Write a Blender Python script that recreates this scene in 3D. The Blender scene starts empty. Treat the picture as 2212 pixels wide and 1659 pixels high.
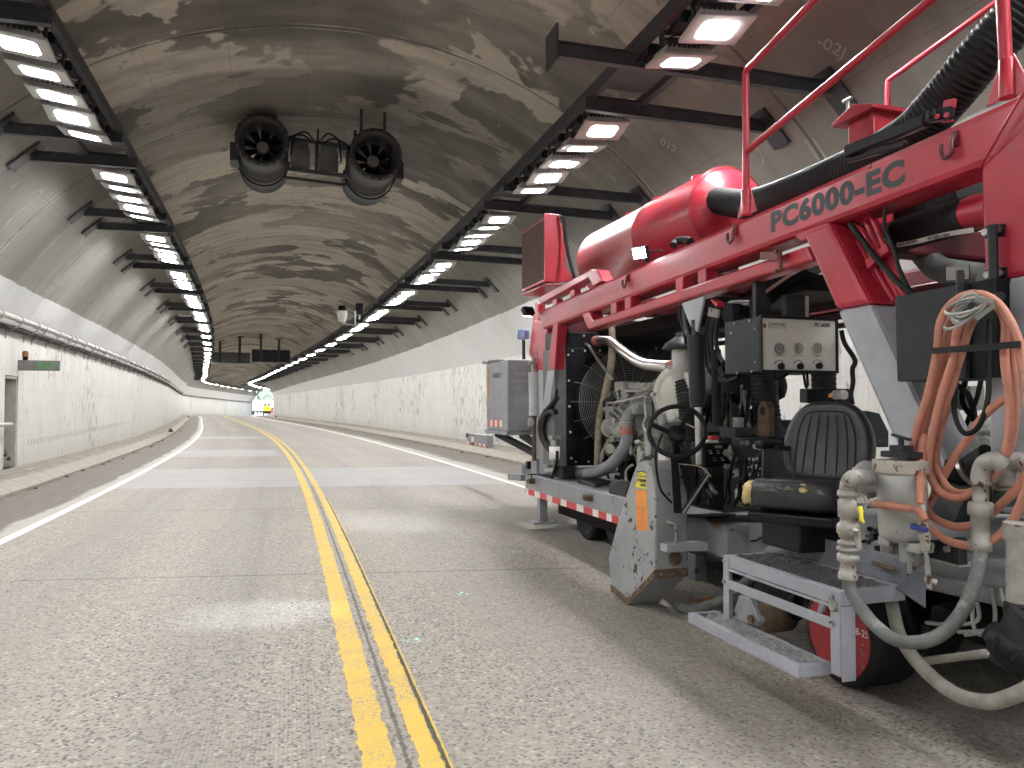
import bpy, bmesh, math, random
from mathutils import Vector, Matrix
random.seed(7)
sc = bpy.context.scene
COL = sc.collection
R = math.radians
# ------------------------------------------------------------------ camera model
F, CX, CY, YAW, PT, EYE = 1660.0, 1106.0, 829.5, R(17.58), R(1.817), 1.45
cam_d = bpy.data.cameras.new('camera'); cam = bpy.data.objects.new('camera', cam_d); COL.objects.link(cam)
cam.location = (0, 0, EYE); cam.rotation_euler = (R(90) + PT, 0, -YAW)
cam_d.sensor_width = 36.0; cam_d.lens = 36.0 * F / 2212.0; cam_d.clip_start = .05; cam_d.clip_end = 3000
sc.camera = cam
def ray(x, y):
    a = (x - CX) / F; b = -(y - CY) / F
    v = (a, math.cos(PT) - b * math.sin(PT), math.sin(PT) + b * math.cos(PT))
    c, s = math.cos(YAW), math.sin(YAW)
    return Vector((c * v[0] + s * v[1], -s * v[0] + c * v[1], v[2]))
def U(x, y, X=None, Y=None, Z=None):
    v = ray(x, y)
    t = X / v.x if X is not None else (Y / v.y if Y is not None else (Z - EYE) / v.z)
    return Vector((0, 0, EYE)) + v * t
ZN = dict(a=(1097.2, 384.0, .24803), b=(1097.2, 685.8, .24803), c=(1645.8, 384.0, .25595), d=(1591.0, 713.2, .28113),
          e=(1261.8, 1042.4, .19841), f=(1481.2, 1097.2, .33065), g=(1591.0, 0, .28113), h=(1014.9, 603.5, .2646),
          i=(1920.1, 932.6, .18184), j=(1426.4, 630.9, .17361), k=(1920.1, 384.0, .19841), l=(1261.8, 932.6, .12401), m=(0, 0, 1))
def q(zone, x, y, X=None, Y=None, Z=None):
    ox, oy, k = ZN[zone]
    return U(ox + k * x, oy + k * y, X, Y, Z)
# ------------------------------------------------------------------ object helpers
def tag(o, label=None, cat=None, group=None, kind=None):
    if label: o['label'] = label
    if cat: o['category'] = cat
    if group: o['group'] = group
    if kind: o['kind'] = kind
    return o
def empty(name, loc, label, cat, group=None):
    o = bpy.data.objects.new(name, None); COL.objects.link(o); o.location = loc; o.empty_display_size = .2
    return tag(o, label, cat, group)
def worldloc(o):
    v = Vector((0, 0, 0))
    while o is not None: v += o.location; o = o.parent
    return v
class MB:
    """collects shapes given in world metres into one mesh"""
    def __init__(s): s.v = []; s.f = []; s.mi = []; s.sm = []; s.m = 0
    def add(s, vs, fs, smooth=False):
        o = len(s.v); s.v += [Vector(v) for v in vs]
        for f in fs: s.f.append([i + o for i in f]); s.mi.append(s.m); s.sm.append(smooth)
        return s
    def box(s, c, d, rot=None):
        x, y, z = d[0] / 2, d[1] / 2, d[2] / 2
        vs = [Vector((i * x, j * y, k * z)) for i in (-1, 1) for j in (-1, 1) for k in (-1, 1)]
        if rot is not None: vs = [rot @ v for v in vs]
        c = Vector(c)
        return s.add([c + v for v in vs], [(0, 1, 3, 2), (4, 6, 7, 5), (0, 4, 5, 1), (2, 3, 7, 6), (0, 2, 6, 4), (1, 5, 7, 3)])
    def bb(s, a, b):
        a, b = Vector(a), Vector(b)
        return s.box((a + b) / 2, [abs(b[i] - a[i]) for i in range(3)])
    def prism(s, pts, ext):
        """polygon (list of points) extruded by vector ext"""
        pts = [Vector(p) for p in pts]; ext = Vector(ext); n = len(pts)
        nrm = Vector((0, 0, 0))
        for i in range(n): nrm += (pts[i] - pts[0]).cross(pts[(i + 1) % n] - pts[0])
        if nrm.dot(ext) > 0: pts = pts[::-1]
        vs = pts + [p + ext for p in pts]
        return s.add(vs, [list(range(n)), list(range(2 * n - 1, n - 1, -1))] + [[i, i + n, (i + 1) % n + n, (i + 1) % n] for i in range(n)])
    def bar(s, a, b, w, h, up=(0, 0, 1)):
        a, b = Vector(a), Vector(b); d = (b - a); L = d.length; d.normalize()
        u = Vector(up); u = (u - d * u.dot(d))
        if u.length < 1e-4: u = Vector((1, 0, 0)); u = (u - d * u.dot(d))
        u.normalize(); r = d.cross(u)
        rot = Matrix((r, d, u)).transposed()
        return s.box((a + b) / 2, (w, L, h), rot)
    def tube(s, pts, r, n=12, caps=True, rad=None, closed=False):
        pts = [Vector(p) for p in pts]; N = len(pts); vs = []; fs = []
        T = []
        for i in range(N):
            a = pts[(i - 1) % N] if (i > 0 or closed) else pts[i]; b = pts[(i + 1) % N] if (i < N - 1 or closed) else pts[i]
            t = (b - a); T.append(t.normalized() if t.length > 1e-9 else Vector((0, 0, 1)))
        u = T[0].orthogonal().normalized()
        for i in range(N):
            t = T[i]; u = (u - t * u.dot(t))
            u = u.normalized() if u.length > 1e-6 else t.orthogonal().normalized()
            w = t.cross(u); rr = rad[i] if rad else r
            for k in range(n):
                a = 2 * math.pi * k / n
                vs.append(pts[i] + (u * math.cos(a) + w * math.sin(a)) * rr)
        for i in range(N if closed else N - 1):
            for k in range(n):
                j = (i + 1) % N
                fs.append((i * n + k, i * n + (k + 1) % n, j * n + (k + 1) % n, j * n + k))
        s.add(vs, fs, True)
        if caps and not closed:
            s.add(vs[:n], [list(range(n - 1, -1, -1))]); s.add(vs[-n:], [list(range(n))])
        return s
    def lathe(s, o, ax, prof, n=24, smooth=True, caps=True):
        """prof = [(dist along axis, radius)...]"""
        o, ax = Vector(o), Vector(ax).normalized(); u = ax.orthogonal().normalized(); w = ax.cross(u)
        vs = []; fs = []
        for d, r in prof:
            for k in range(n):
                a = 2 * math.pi * k / n
                vs.append(o + ax * d + (u * math.cos(a) + w * math.sin(a)) * r)
        for i in range(len(prof) - 1):
            for k in range(n):
                fs.append((i * n + k, i * n + (k + 1) % n, (i + 1) * n + (k + 1) % n, (i + 1) * n + k))
        s.add(vs, fs, smooth)
        if caps:
            s.add(vs[:n], [list(range(n - 1, -1, -1))]); s.add(vs[-n:], [list(range(n))])
        return s
    def cyl(s, a, b, r, n=20):
        a, b = Vector(a), Vector(b)
        return s.lathe(a, b - a, [(0, r), ((b - a).length, r)], n)
    def bolt(s, p, ax, r=.012, h=.01):
        return s.lathe(p, ax, [(0, r), (h, r)], 6, False)
    def grid(s, rows, smooth=False):
        n = len(rows[0]); vs = [v for r in rows for v in r]
        return s.add(vs, [(i * n + k, i * n + k + 1, (i + 1) * n + k + 1, (i + 1) * n + k) for i in range(len(rows) - 1) for k in range(n - 1)], smooth)
    def build(s, name, mat, parent=None, bevel=0, sub=0, org=None):
        base = worldloc(parent) if parent is not None else (Vector(org) if org is not None else Vector((0, 0, 0)))
        me = bpy.data.meshes.new(name)
        me.from_pydata([v - base for v in s.v], [], s.f)
        for m in (mat if isinstance(mat, (list, tuple)) else [mat]): me.materials.append(m)
        me.polygons.foreach_set('material_index', s.mi); me.polygons.foreach_set('use_smooth', s.sm)
        me.validate(); me.update()
        o = bpy.data.objects.new(name, me); COL.objects.link(o)
        if parent is not None: o.parent = parent
        elif org is not None: o.location = base
        if bevel:
            b = o.modifiers.new('bevel', 'BEVEL'); b.width = bevel; b.segments = 2; b.limit_method = 'ANGLE'; b.angle_limit = R(40); b.harden_normals = False
        if sub:
            b = o.modifiers.new('sub', 'SUBSURF'); b.levels = sub; b.render_levels = sub
        return o
def comps(b):
    """split a collector into one collector per connected piece"""
    p = list(range(len(b.v)))
    def find(i):
        while p[i] != i: p[i] = p[p[i]]; i = p[i]
        return i
    key = {}
    for i, v in enumerate(b.v):
        k = (round(v.x, 5), round(v.y, 5), round(v.z, 5))
        if k in key: p[find(i)] = find(key[k])
        else: key[k] = i
    for f in b.f:
        r = find(f[0])
        for i in f[1:]: p[find(i)] = r
    out = {}
    for fi, f in enumerate(b.f):
        c = out.setdefault(find(f[0]), [MB(), {}])
        nf = []
        for i in f:
            if i not in c[1]: c[1][i] = len(c[0].v); c[0].v.append(b.v[i])
            nf.append(c[1][i])
        c[0].f.append(nf); c[0].mi.append(b.mi[fi]); c[0].sm.append(b.sm[fi])
    return [c[0] for c in out.values()]
def each(b, name, mat, parent, bevel=0.):
    return [c.build(name, mat, parent, bevel) for c in comps(b)]
def spline(pts, n=8, closed=False):
    """Catmull-Rom through points"""
    P = [Vector(p) for p in pts]; N = len(P); out = []
    for i in range(N if closed else N - 1):
        if closed: p0, p1, p2, p3 = P[(i - 1) % N], P[i], P[(i + 1) % N], P[(i + 2) % N]
        else: p0, p1, p2, p3 = P[max(i - 1, 0)], P[i], P[i + 1], P[min(i + 2, N - 1)]
        for k in range(n):
            t = k / n
            out.append(.5 * ((2 * p1) + (p2 - p0) * t + (2 * p0 - 5 * p1 + 4 * p2 - p3) * t * t + (3 * p1 - p0 - 3 * p2 + p3) * t ** 3))
    if not closed: out.append(P[-1])
    return out
def uvset(o, fn):
    me = o.data; uv = me.uv_layers.new(name='uv')
    for p in me.polygons:
        for li in p.loop_indices: uv.data[li].uv = fn(me.loops[li].vertex_index)
# ------------------------------------------------------------------ materials
class NT:
    def __init__(s, name):
        s.m = bpy.data.materials.new(name); s.m.use_nodes = True; s.t = s.m.node_tree; s.t.nodes.clear()
        s.out = s.t.nodes.new('ShaderNodeOutputMaterial')
    def n(s, typ, ins=None, **kw):
        nd = s.t.nodes.new('ShaderNode' + typ)
        for k, v in kw.items(): setattr(nd, k, v)
        for k, v in (ins or {}).items(): s.set(nd, k, v)
        return nd
    def set(s, nd, k, v):
        i = nd.inputs[k]
        if isinstance(v, bpy.types.NodeSocket): s.t.links.new(v, i)
        elif isinstance(v, bpy.types.Node): s.t.links.new(v.outputs[0], i)
        elif isinstance(v, (tuple, list)) and len(v) == 3 and i.type == 'RGBA': i.default_value = (*v, 1)
        else: i.default_value = v
    def math(s, op, a, b=0, c=0, clamp=False):
        return s.n('Math', {0: a, 1: b, 2: c}, operation=op, use_clamp=clamp).outputs[0]
    def noise(s, vec, scale, detail=3, rough=.55, dist=0):
        return s.n('TexNoise', {'Vector': vec, 'Scale': scale, 'Detail': detail, 'Roughness': rough, 'Distortion': dist}).outputs['Fac']
    def step(s, v, a, b):
        """smooth 0..1 as v runs a..b (a may exceed b)"""
        return s.n('MapRange', {0: v, 1: a, 2: b, 3: 0., 4: 1.}, interpolation_type='SMOOTHSTEP').outputs[0] if a < b else \
            s.n('MapRange', {0: v, 1: b, 2: a, 3: 1., 4: 0.}, interpolation_type='SMOOTHSTEP').outputs[0]
    def mix(s, f, a, b, mode='MIX'):
        nd = s.n('Mix', None, data_type='RGBA', blend_type=mode)
        for k, v in ((0, f), (6, a), (7, b)): s.set(nd, k, v)
        return nd.outputs[2]
    def scale(s, vec, sc_, loc=(0, 0, 0), rot=(0, 0, 0)):
        return s.n('Mapping', {'Vector': vec, 'Scale': sc_, 'Location': loc, 'Rotation': rot}).outputs[0]
    def bump(s, h, st=.3, d=.01):
        return s.n('Bump', {'Height': h, 'Strength': st, 'Distance': d}).outputs[0]
    def band(s, v, a, b, e=.01):
        return s.math('MULTIPLY', s.step(v, a - e, a + e), s.step(v, b + e, b - e))
    def done(s, col, rough=.6, metal=0., nrm=None, spec=.5, **kw):
        p = s.n('BsdfPrincipled', {'Base Color': col, 'Roughness': rough, 'Metallic': metal, 'Specular IOR Level': spec, **kw})
        if nrm is not None: s.set(p, 'Normal', nrm)
        s.t.links.new(p.outputs[0], s.out.inputs[0]); return s.m
def gm(name, col, rough=.5, metal=0., var=.25, vs=5., chips=None, dirt=None, bump=.15, bs=60., rv=.12, spec=.5, coat=0.):
    """general worn surface: tone variation, optional chips (colour, threshold, scale) and dirt (colour, amount, scale)"""
    t = NT(name); co = t.n('TexCoord').outputs['Object']
    n1 = t.noise(co, vs, 5, .6); n2 = t.noise(co, vs * 6, 3)
    lo = tuple(c * (1 - var) for c in col); hi = tuple(min(1, c * (1 + var * .7)) for c in col)
    c = t.mix(t.step(n1, .3, .7), lo, hi)
    c = t.mix(t.math('MULTIPLY', t.step(n2, .45, .75), .25), c, tuple(x * .72 for x in col))
    ro = t.math('ADD', rough - rv / 2, t.math('MULTIPLY', n1, rv))
    h = n2
    if dirt:
        d = t.math('MULTIPLY', t.step(t.noise(co, dirt[2], 6, .65), .66 - dirt[1] * .3, .74), min(.85, dirt[1] + .35))
        c = t.mix(d, c, dirt[0]); ro = t.math('MAXIMUM', ro, t.math('MULTIPLY', d, .85))
    if chips:
        big = t.noise(co, chips[2] * .22, 3); sm = t.noise(co, chips[2], 4, .6)
        cm = t.math('ADD', t.math('MULTIPLY', big, .45), t.math('MULTIPLY', sm, .55))
        k = t.step(cm, chips[1], chips[1] + .012)
        c = t.mix(k, c, t.mix(t.noise(co, chips[2] * 4), tuple(x * .5 for x in chips[0]), chips[0]))
        ro = t.math('MAXIMUM', ro, t.math('MULTIPLY', k, .8)); h = t.math('SUBTRACT', n2, t.math('MULTIPLY', k, 2.))
    nb = t.bump(h, bump, .004) if bump else None
    kw = {'Coat Weight': coat, 'Coat Roughness': .15} if coat else {}
    return t.done(c, ro, metal, nb, spec, **kw)
def emis(name, col, st):
    t = NT(name); e = t.n('Emission', {'Color': col, 'Strength': st}); t.t.links.new(e.outputs[0], t.out.inputs[0]); return t.m
RUST = (.11, .055, .035)
M = dict(
    red=gm('red_paint', (.43, .024, .048), .36, var=.18, vs=2.2, chips=((.08, .04, .03), .628, 26), dirt=((.27, .065, .075), .34, 3.5), bump=.06, spec=.38, coat=.2),
    gray=gm('gray_paint', (.26, .275, .30), .45, var=.16, vs=3, chips=(RUST, .66, 22), dirt=((.12, .12, .12), .22, 4), bump=.06),
    lgray=gm('light_gray_paint', (.36, .38, .42), .42, var=.12, vs=3, chips=(RUST, .69, 18), dirt=((.2, .2, .2), .12, 5), bump=.05),
    gchip=gm('chipped_gray_paint', (.30, .315, .33), .5, var=.14, vs=3, chips=((.085, .05, .04), .585, 20), dirt=((.16, .15, .14), .2, 4), bump=.15),
    dgray=gm('dark_gray_paint', (.022, .025, .031), .5, var=.3, vs=4, dirt=((.05, .05, .05), .2, 5), bump=.05, spec=.3),
    black=gm('black_paint', (.006, .007, .010), .42, var=.4, vs=5, dirt=((.022, .022, .022), .2, 6), bump=.05, spec=.22),
    rubber=gm('black_rubber', (.010, .011, .0125), .6, var=.4, vs=9, dirt=((.04, .038, .036), .22, 9), bump=.1, spec=.3),
    vinyl=gm('black_vinyl', (.016, .018, .023), .40, var=.3, vs=9, dirt=((.045, .045, .05), .18, 8), bump=.2, bs=160),
    gmesh=gm('dark_step_grating', (.13, .135, .14), .45, .5, var=.3, vs=18, dirt=((.05, .05, .05), .25, 20), bump=.1),  # upper bars toned dark to stand in for the shade beneath the step
    steel=gm('worn_steel', (.42, .41, .39), .34, .85, var=.25, vs=9, dirt=((.14, .12, .1), .25, 9), bump=.1),
    chrome=gm('polished_steel', (.60, .59, .57), .30, 1., var=.12, vs=9, dirt=((.25, .2, .15), .16, 7), bump=.03),
    galv=gm('galvanised_pipe', (.33, .325, .305), .52, .3, var=.28, vs=9, chips=((.15, .07, .04), .595, 30), dirt=((.19, .145, .10), .42, 9), bump=.15),
    cast=gm('cast_engine_gray', (.31, .32, .30), .55, var=.25, vs=8, dirt=((.05, .05, .045), .38, 11), bump=.25),
    cream=gm('off_white_paint', (.56, .545, .49), .42, var=.1, vs=5, dirt=((.33, .3, .25), .16, 7), bump=.05),
    tank=gm('pale_gray_tank_paint', (.35, .36, .345), .45, var=.12, vs=5, chips=((.15, .07, .04), .645, 22), dirt=((.26, .25, .22), .3, 5), bump=.08),
    white=gm('white_plastic', (.72, .72, .70), .45, var=.06, vs=8, dirt=((.4, .38, .35), .2, 9), bump=.05),
    hose=gm('salmon_rubber_hose', (.50, .215, .155), .6, var=.18, vs=9, dirt=((.22, .12, .1), .32, 14), bump=.12),
    ghose=gm('gray_dusty_hose', (.115, .12, .12), .7, var=.3, vs=8, dirt=((.33, .32, .30), .42, 11), bump=.2),
    dhose=gm('pale_dusty_hose', (.24, .235, .21), .75, var=.3, vs=8, dirt=((.36, .34, .30), .4, 11), bump=.2),
    tan=gm('tan_exhaust_wrap', (.33, .29, .22), .8, var=.25, vs=14, dirt=((.16, .13, .1), .25, 9), bump=.5),
    rsil=gm('red_silicone_sleeve', (.42, .14, .10), .6, var=.2, vs=9, bump=.1),
    rust=gm('rusty_steel', (.13, .085, .055), .8, var=.4, vs=14, dirt=((.24, .17, .11), .4, 9), bump=.4),
    foam=gm('yellow_foam', (.50, .40, .19), .9, var=.15, vs=20, bump=.5),
    dred=gm('grimy_shaded_red_paint', (.10, .010, .018), .5, var=.4, vs=4, dirt=((.02, .012, .012), .45, 5), bump=.05),  # darker copy of the red: grime plus the inner frame's shade in the colour
    hdark=gm('oily_shaded_steel', (.010, .010, .0105), .6, var=.5, vs=9, dirt=((.03, .026, .022), .3, 9), bump=.2, spec=.15),  # oily steel; its near black also carries the shade inside the machine
    galum=gm('step_gray_paint', (.30, .315, .36), .42, var=.1, vs=4, chips=((.16, .15, .14), .665, 30), dirt=((.2, .2, .2), .22, 6), bump=.05),
    mesh=gm('worn_step_grating', (.42, .425, .43), .42, .4, var=.2, vs=18, dirt=((.15, .15, .15), .25, 20), bump=.1),
    rail=gm('dark_rail_steel', (.045, .047, .055), .55, var=.3, vs=3, dirt=((.12, .115, .11), .3, 5), bump=.08),
    lampbody=gm('lamp_body_gray', (.45, .45, .44), .5, var=.12, vs=6, bump=.03),
    fan=gm('sooty_fan_steel', (.036, .037, .040), .6, var=.3, vs=3, dirt=((.07, .068, .065), .25, 4), bump=.08),
    pipe=gm('conduit_gray', (.42, .40, .39), .45, var=.12, vs=4, dirt=((.25, .23, .2), .3, 6), bump=.05),
    ink=gm('black_lettering', (.020, .023, .030), .5, var=.1, bump=0),
    ghost=gm('faded_lettering', (.40, .026, .05), .4, var=.2, vs=8, bump=0),
    tred=gm('red_reflective_tape', (.62, .04, .05), .3, var=.12, vs=8, dirt=((.25, .05, .05), .25, 12), bump=0),
    twhite=gm('white_reflective_tape', (.78, .78, .76), .3, var=.08, vs=8, dirt=((.35, .33, .3), .3, 12), bump=0),
    yel=gm('yellow_sticker', (.80, .72, .05), .5, var=.08, vs=9, bump=0),
    ora=gm('orange_sticker', (.80, .30, .06), .5, var=.08, vs=9, chips=((.35, .36, .38), .645, 26), bump=0),
    blue=gm('blue_handle', (.02, .04, .20), .45, bump=0),
    lens=emis('lit_lamp_lens', (1, .99, .975), 112.0),
    lensd=emis('dimmer_lamp_lens', (1, .985, .96), 13.0),
    lens2=emis('lit_far_lamp_lens', (1, .985, .96), 52.0),
    led=emis('lit_led_panel', (.93, .96, 1), 30.0),
)
EXPO = 1.55
# ------------------------------------------------------------------ tunnel centre line
def interp(x, xs, ys):
    if x <= xs[0]: return ys[0]
    for i in range(len(xs) - 1):
        if x <= xs[i + 1]:
            t = (x - xs[i]) / (xs[i + 1] - xs[i]); return ys[i] + (ys[i + 1] - ys[i]) * t
    return ys[-1]
SK = [0, 12, 24, 36, 50, 68, 84, 102, 124, 150]
CU = [-.00028, -.00264, -.001985, -.002324, -.001037, -.000563, .001208, -.003087, .010148, .006494]
GK = [0, 15, 30, 50, 80, 120, 160]; GR = [0, .00094, .00069, .00405, .0008, .00577, -.0258]
DS = .25; S0 = -60.0
PATH = []
def build_path():
    n = int(320 / DS); i0 = int(-S0 / DS); th = [0.] * n
    for i in range(i0 + 1, n):
        s = S0 + i * DS; th[i] = th[i - 1] + interp(s - DS, SK, CU if s < 170 else CU) * DS * (1 if s < 176 else 0)
    x, y, e = .4835, 0., 0.; fw = []
    yaw0 = -.27752
    for i in range(i0, n):
        s = S0 + i * DS
        fw.append((x, y, e, th[i] + yaw0)); x += math.sin(th[i] + yaw0) * DS; y += math.cos(th[i] + yaw0) * DS
        e += (interp(s, GK, GR) if s < 168 else 0) * DS
    bw = [(.4835 - math.sin(yaw0) * k * DS, -math.cos(yaw0) * k * DS, 0., yaw0) for k in range(i0, 0, -1)]
    c, sn = math.cos(YAW), math.sin(YAW)
    for (x, y, e, t) in bw + fw: PATH.append((c * x + sn * y, -sn * x + c * y, e, t + YAW))
build_path()
def fr(s):
    f = (s - S0) / DS; i = max(0, min(len(PATH) - 2, int(f))); t = f - i; a, b = PATH[i], PATH[i + 1]
    return [a[k] + (b[k] - a[k]) * t for k in range(4)]
def P(s, l, z):
    x, y, e, t = fr(s); return Vector((x + l * math.cos(t), y - l * math.sin(t), e + z))
def rotz(s): return Matrix.Rotation(-fr(s)[3], 3, 'Z')
def frange(a, b, d):
    n = max(1, int(math.ceil((b - a) / d))); return [a + (b - a) * i / n for i in range(n + 1)]
SB, SE = -30.0, 171.0                      # tunnel start (behind the camera) and portal
CEN, HW, SPR, ZC, RAD = .465, 6.32, 3.1, .25, 6.93
def strip(name, mat, prof, s0, s1, ds, uvl=None):
    """prof: list of (lat, z); swept along the tunnel"""
    ss = frange(s0, s1, ds); mb = MB(); mb.grid([[P(s, l, z) for (l, z) in prof] for s in ss])
    o = mb.build(name, mat); n = len(prof)
    ac = [0.]
    for i in range(1, n): ac.append(ac[-1] + math.hypot(prof[i][0] - prof[i - 1][0], prof[i][1] - prof[i - 1][1]))
    uvset(o, (lambda vi: (ss[vi // n], uvl[vi % n] if uvl else ac[vi % n])))
    return o
# ---------------------------------------------------------------- setting materials
def road_mat():
    t = NT('exposed_aggregate_concrete'); uv = t.n('UVMap', uv_map='uv').outputs[0]
    sp = t.n('SeparateXYZ', {0: uv}); s, l = sp.outputs[0], sp.outputs[1]
    vo = t.n('TexVoronoi', {'Vector': t.scale(uv, (1, .75, 1)), 'Scale': 58., 'Randomness': 1.}, voronoi_dimensions='2D')
    rnd = t.n('SeparateXYZ', {0: vo.outputs['Color']})
    stone = t.n('ValToRGB', {0: rnd.outputs[0]}); cr = stone.color_ramp
    cols = [(0, (.055, .055, .067)), (.20, (.135, .132, .135)), (.4, (.19, .175, .16)), (.58, (.30, .27, .235)), (.72, (.366, .311, .268)), (.88, (.439, .403, .354)), (1, (.54, .51, .46))]
    cr.elements[0].position = 0; cr.elements[0].color = (*cols[0][1], 1); cr.elements[1].position = 1; cr.elements[1].color = (*cols[-1][1], 1)
    for p_, c_ in cols[1:-1]: e = cr.elements.new(p_); e.color = (*c_, 1)
    ed = t.step(vo.outputs['Distance'], .36, .50)
    sel = t.step(rnd.outputs[1], .24, .28)
    big = t.noise(t.scale(uv, (.10, .5, 1)), 1.6, 4); mid = t.noise(t.scale(uv, (.4, 1, 1)), 3.2, 5, .6); fine = t.noise(uv, 190, 3)
    cem = t.mix(fine, (.244, .226, .201), (.403, .378, .342))
    wear = t.math('ADD', .62, t.math('MULTIPLY', .38, t.step(t.noise(t.scale(uv, (.22, .7, 1)), 1.3, 4, .6), .36, .62)))
    c = t.mix(t.math('MULTIPLY', t.math('MULTIPLY', sel, wear), t.math('SUBTRACT', 1., ed)), cem, stone.outputs[0])
    c = t.mix(1., c, t.mix(big, (.80, .80, .80), (1.14, 1.14, 1.14)), 'MULTIPLY')
    c = t.mix(1., c, t.mix(mid, (.86, .85, .85), (1.10, 1.09, 1.08)), 'MULTIPLY')
    # wheel-path polish
    wp = t.math('ADD', t.band(l, -2.75, -2.05, .3), t.math('ADD', t.band(l, -1.25, -.6, .3), t.math('ADD', t.band(l, .75, 1.4, .3), t.band(l, 2.3, 3.0, .3))))
    c = t.mix(t.math('MULTIPLY', wp, .24), c, (.165, .157, .152))
    ty = t.noise(t.scale(uv, (.035, 3.2, 1)), 1.6, 5, .6); c = t.mix(t.math('MULTIPLY', t.step(ty, .52, .72), .22), c, (.12, .115, .11)); c = t.mix(t.math('MULTIPLY', t.step(ty, .44, .30), .16), c, (.42, .41, .395))
    oil = t.math('MULTIPLY', t.step(t.noise(t.scale(uv, (.8, 1.6, 1)), 2.1, 3), .69, .76), t.step(t.math('ABSOLUTE', t.math('SUBTRACT', t.math('ABSOLUTE', l), 1.75)), .7, .3)); c = t.mix(t.math('MULTIPLY', oil, .35), c, (.08, .075, .07))
    # longitudinal grinding grooves along the centre line and along the right lane
    gr = t.math('SINE', t.math('MULTIPLY', l, 2 * math.pi / .019))
    gm_ = t.math('MULTIPLY', t.math('MAXIMUM', t.band(l, -1.0, -.28, .12), t.band(l, 1.5, 2.4, .2)), t.step(t.noise(t.scale(uv, (.25, .6, 1)), 1.5, 2), .45, .6))
    c = t.mix(t.math('MULTIPLY', t.math('MULTIPLY', t.step(gr, .1, .9), gm_), .30), c, (.146, .140, .134))
    # smooth replacement slabs
    ws = t.math('ADD', s, t.math('MULTIPLY', l, .18)); wn = t.math('ADD', ws, t.math('MULTIPLY', t.noise(uv, 2.6, 5, .7), .34))
    sl = t.math('ADD', t.band(wn, 15.05, 19.65, .02), t.math('ADD', t.math('MULTIPLY', t.band(wn, 24.5, 28.3, .03), t.step(l, -.3, -.5)), t.math('MULTIPLY', t.band(wn, 38., 41.5, .05), t.step(l, -.2, -.8))))
    sl = t.math('MULTIPLY', sl, t.step(l, -3.7, -3.55), clamp=True)
    patch = t.mix(t.noise(t.scale(uv, (2, .3, 1)), 2.2, 5), (.30, .30, .31), (.375, .375, .39))
    c = t.mix(t.math('MULTIPLY', sl, t.math('ADD', .42, t.math('MULTIPLY', .5, t.noise(t.scale(uv, (.5, 1.2, 1)), 1.4, 5, .6)))), c, patch)
    # transverse joints
    jm = t.math('ABSOLUTE', t.math('SUBTRACT', t.math('MODULO', t.math('ADD', ws, 300.05), 4.55), 2.275))
    jt = t.step(jm, .014, .005)
    ct = t.step(t.math('ABSOLUTE', t.math('ADD', t.math('SUBTRACT', l, .005), t.math('MULTIPLY', t.math('SUBTRACT', t.noise(uv, 9, 3), .5), .02))), .013, .005)
    jj = t.math('MAXIMUM', jt, t.math('MULTIPLY', ct, .8))
    c = t.mix(t.math('MULTIPLY', jj, .85), c, (.061, .055, .049))
    # gutter dust and mud
    dn = t.math('ADD', l, t.math('MULTIPLY', t.math('SUBTRACT', t.noise(t.scale(uv, (.35, 1, 1)), 1.6, 6, .65), .5), .55))
    edge = t.math('MAXIMUM', t.step(dn, -3.66, -3.78), t.step(dn, 4.0, 4.35))
    smooth = t.math('MAXIMUM', t.step(l, -3.47, -3.50), t.step(l, 3.75, 3.78))
    c = t.mix(t.math('MULTIPLY', smooth, .8), c, t.mix(t.noise(t.scale(uv, (.4, 2, 1)), 2, 5), (.354, .336, .305), (.488, .470, .433)))
    mud = t.mix(t.noise(t.scale(uv, (.3, 1.5, 1)), 5, 6, .7), (.060, .050, .040), (.20, .175, .145))
    c = t.mix(t.math('MULTIPLY', edge, .88), c, mud)
    dk = t.math('MAXIMUM', t.step(t.math('ADD', dn, t.math('MULTIPLY', fine, .1)), -4.62, -4.8), t.step(dn, 5.25, 5.5))
    c = t.mix(t.math('MULTIPLY', dk, t.step(t.noise(t.scale(uv, (.5, 1, 1)), 4, 6, .7), .42, .6)), c, (.091, .071, .051))
    # oil drips and turquoise survey paint
    tq = t.step(t.noise(uv, 34, 3), .55, .62)
    spots = None
    for (a, b) in TURQ:
        d = t.n('VectorMath', {0: t.n('VectorMath', {0: uv, 1: (a, b, 0)}, operation='SUBTRACT').outputs[0]}, operation='LENGTH').outputs['Value']
        k = t.step(d, .085, .05); spots = k if spots is None else t.math('MAXIMUM', spots, k)
    c = t.mix(t.math('MULTIPLY', spots, tq), c, (.342, .756, .732))
    h = t.math('ADD', t.math('MULTIPLY', ed, -.6), t.math('ADD', t.math('MULTIPLY', fine, .3), t.math('MULTIPLY', jj, -2.)))
    h = t.math('MULTIPLY', h, t.math('SUBTRACT', 1., t.math('MULTIPLY', sl, .8)))
    return t.done(c, t.math('ADD', .62, t.math('MULTIPLY', mid, .2)), 0, t.bump(h, .35, .006), .35)
def paint_mat(name, col, wear):
    t = NT(name); co = t.n('TexCoord').outputs['Object']
    c = t.mix(t.noise(co, 8, 5, .6), tuple(x * .78 for x in col), col)
    k = t.step(t.noise(co, 70, 4, .7), wear, wear + .05)
    big = t.step(t.noise(co, 2.2, 4), .38, .62)
    c = t.mix(t.math('MULTIPLY', k, big), c, (.25, .235, .2))
    return t.done(c, .55, 0, t.bump(t.noise(co, 120, 3), .25, .004), .4)
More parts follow.
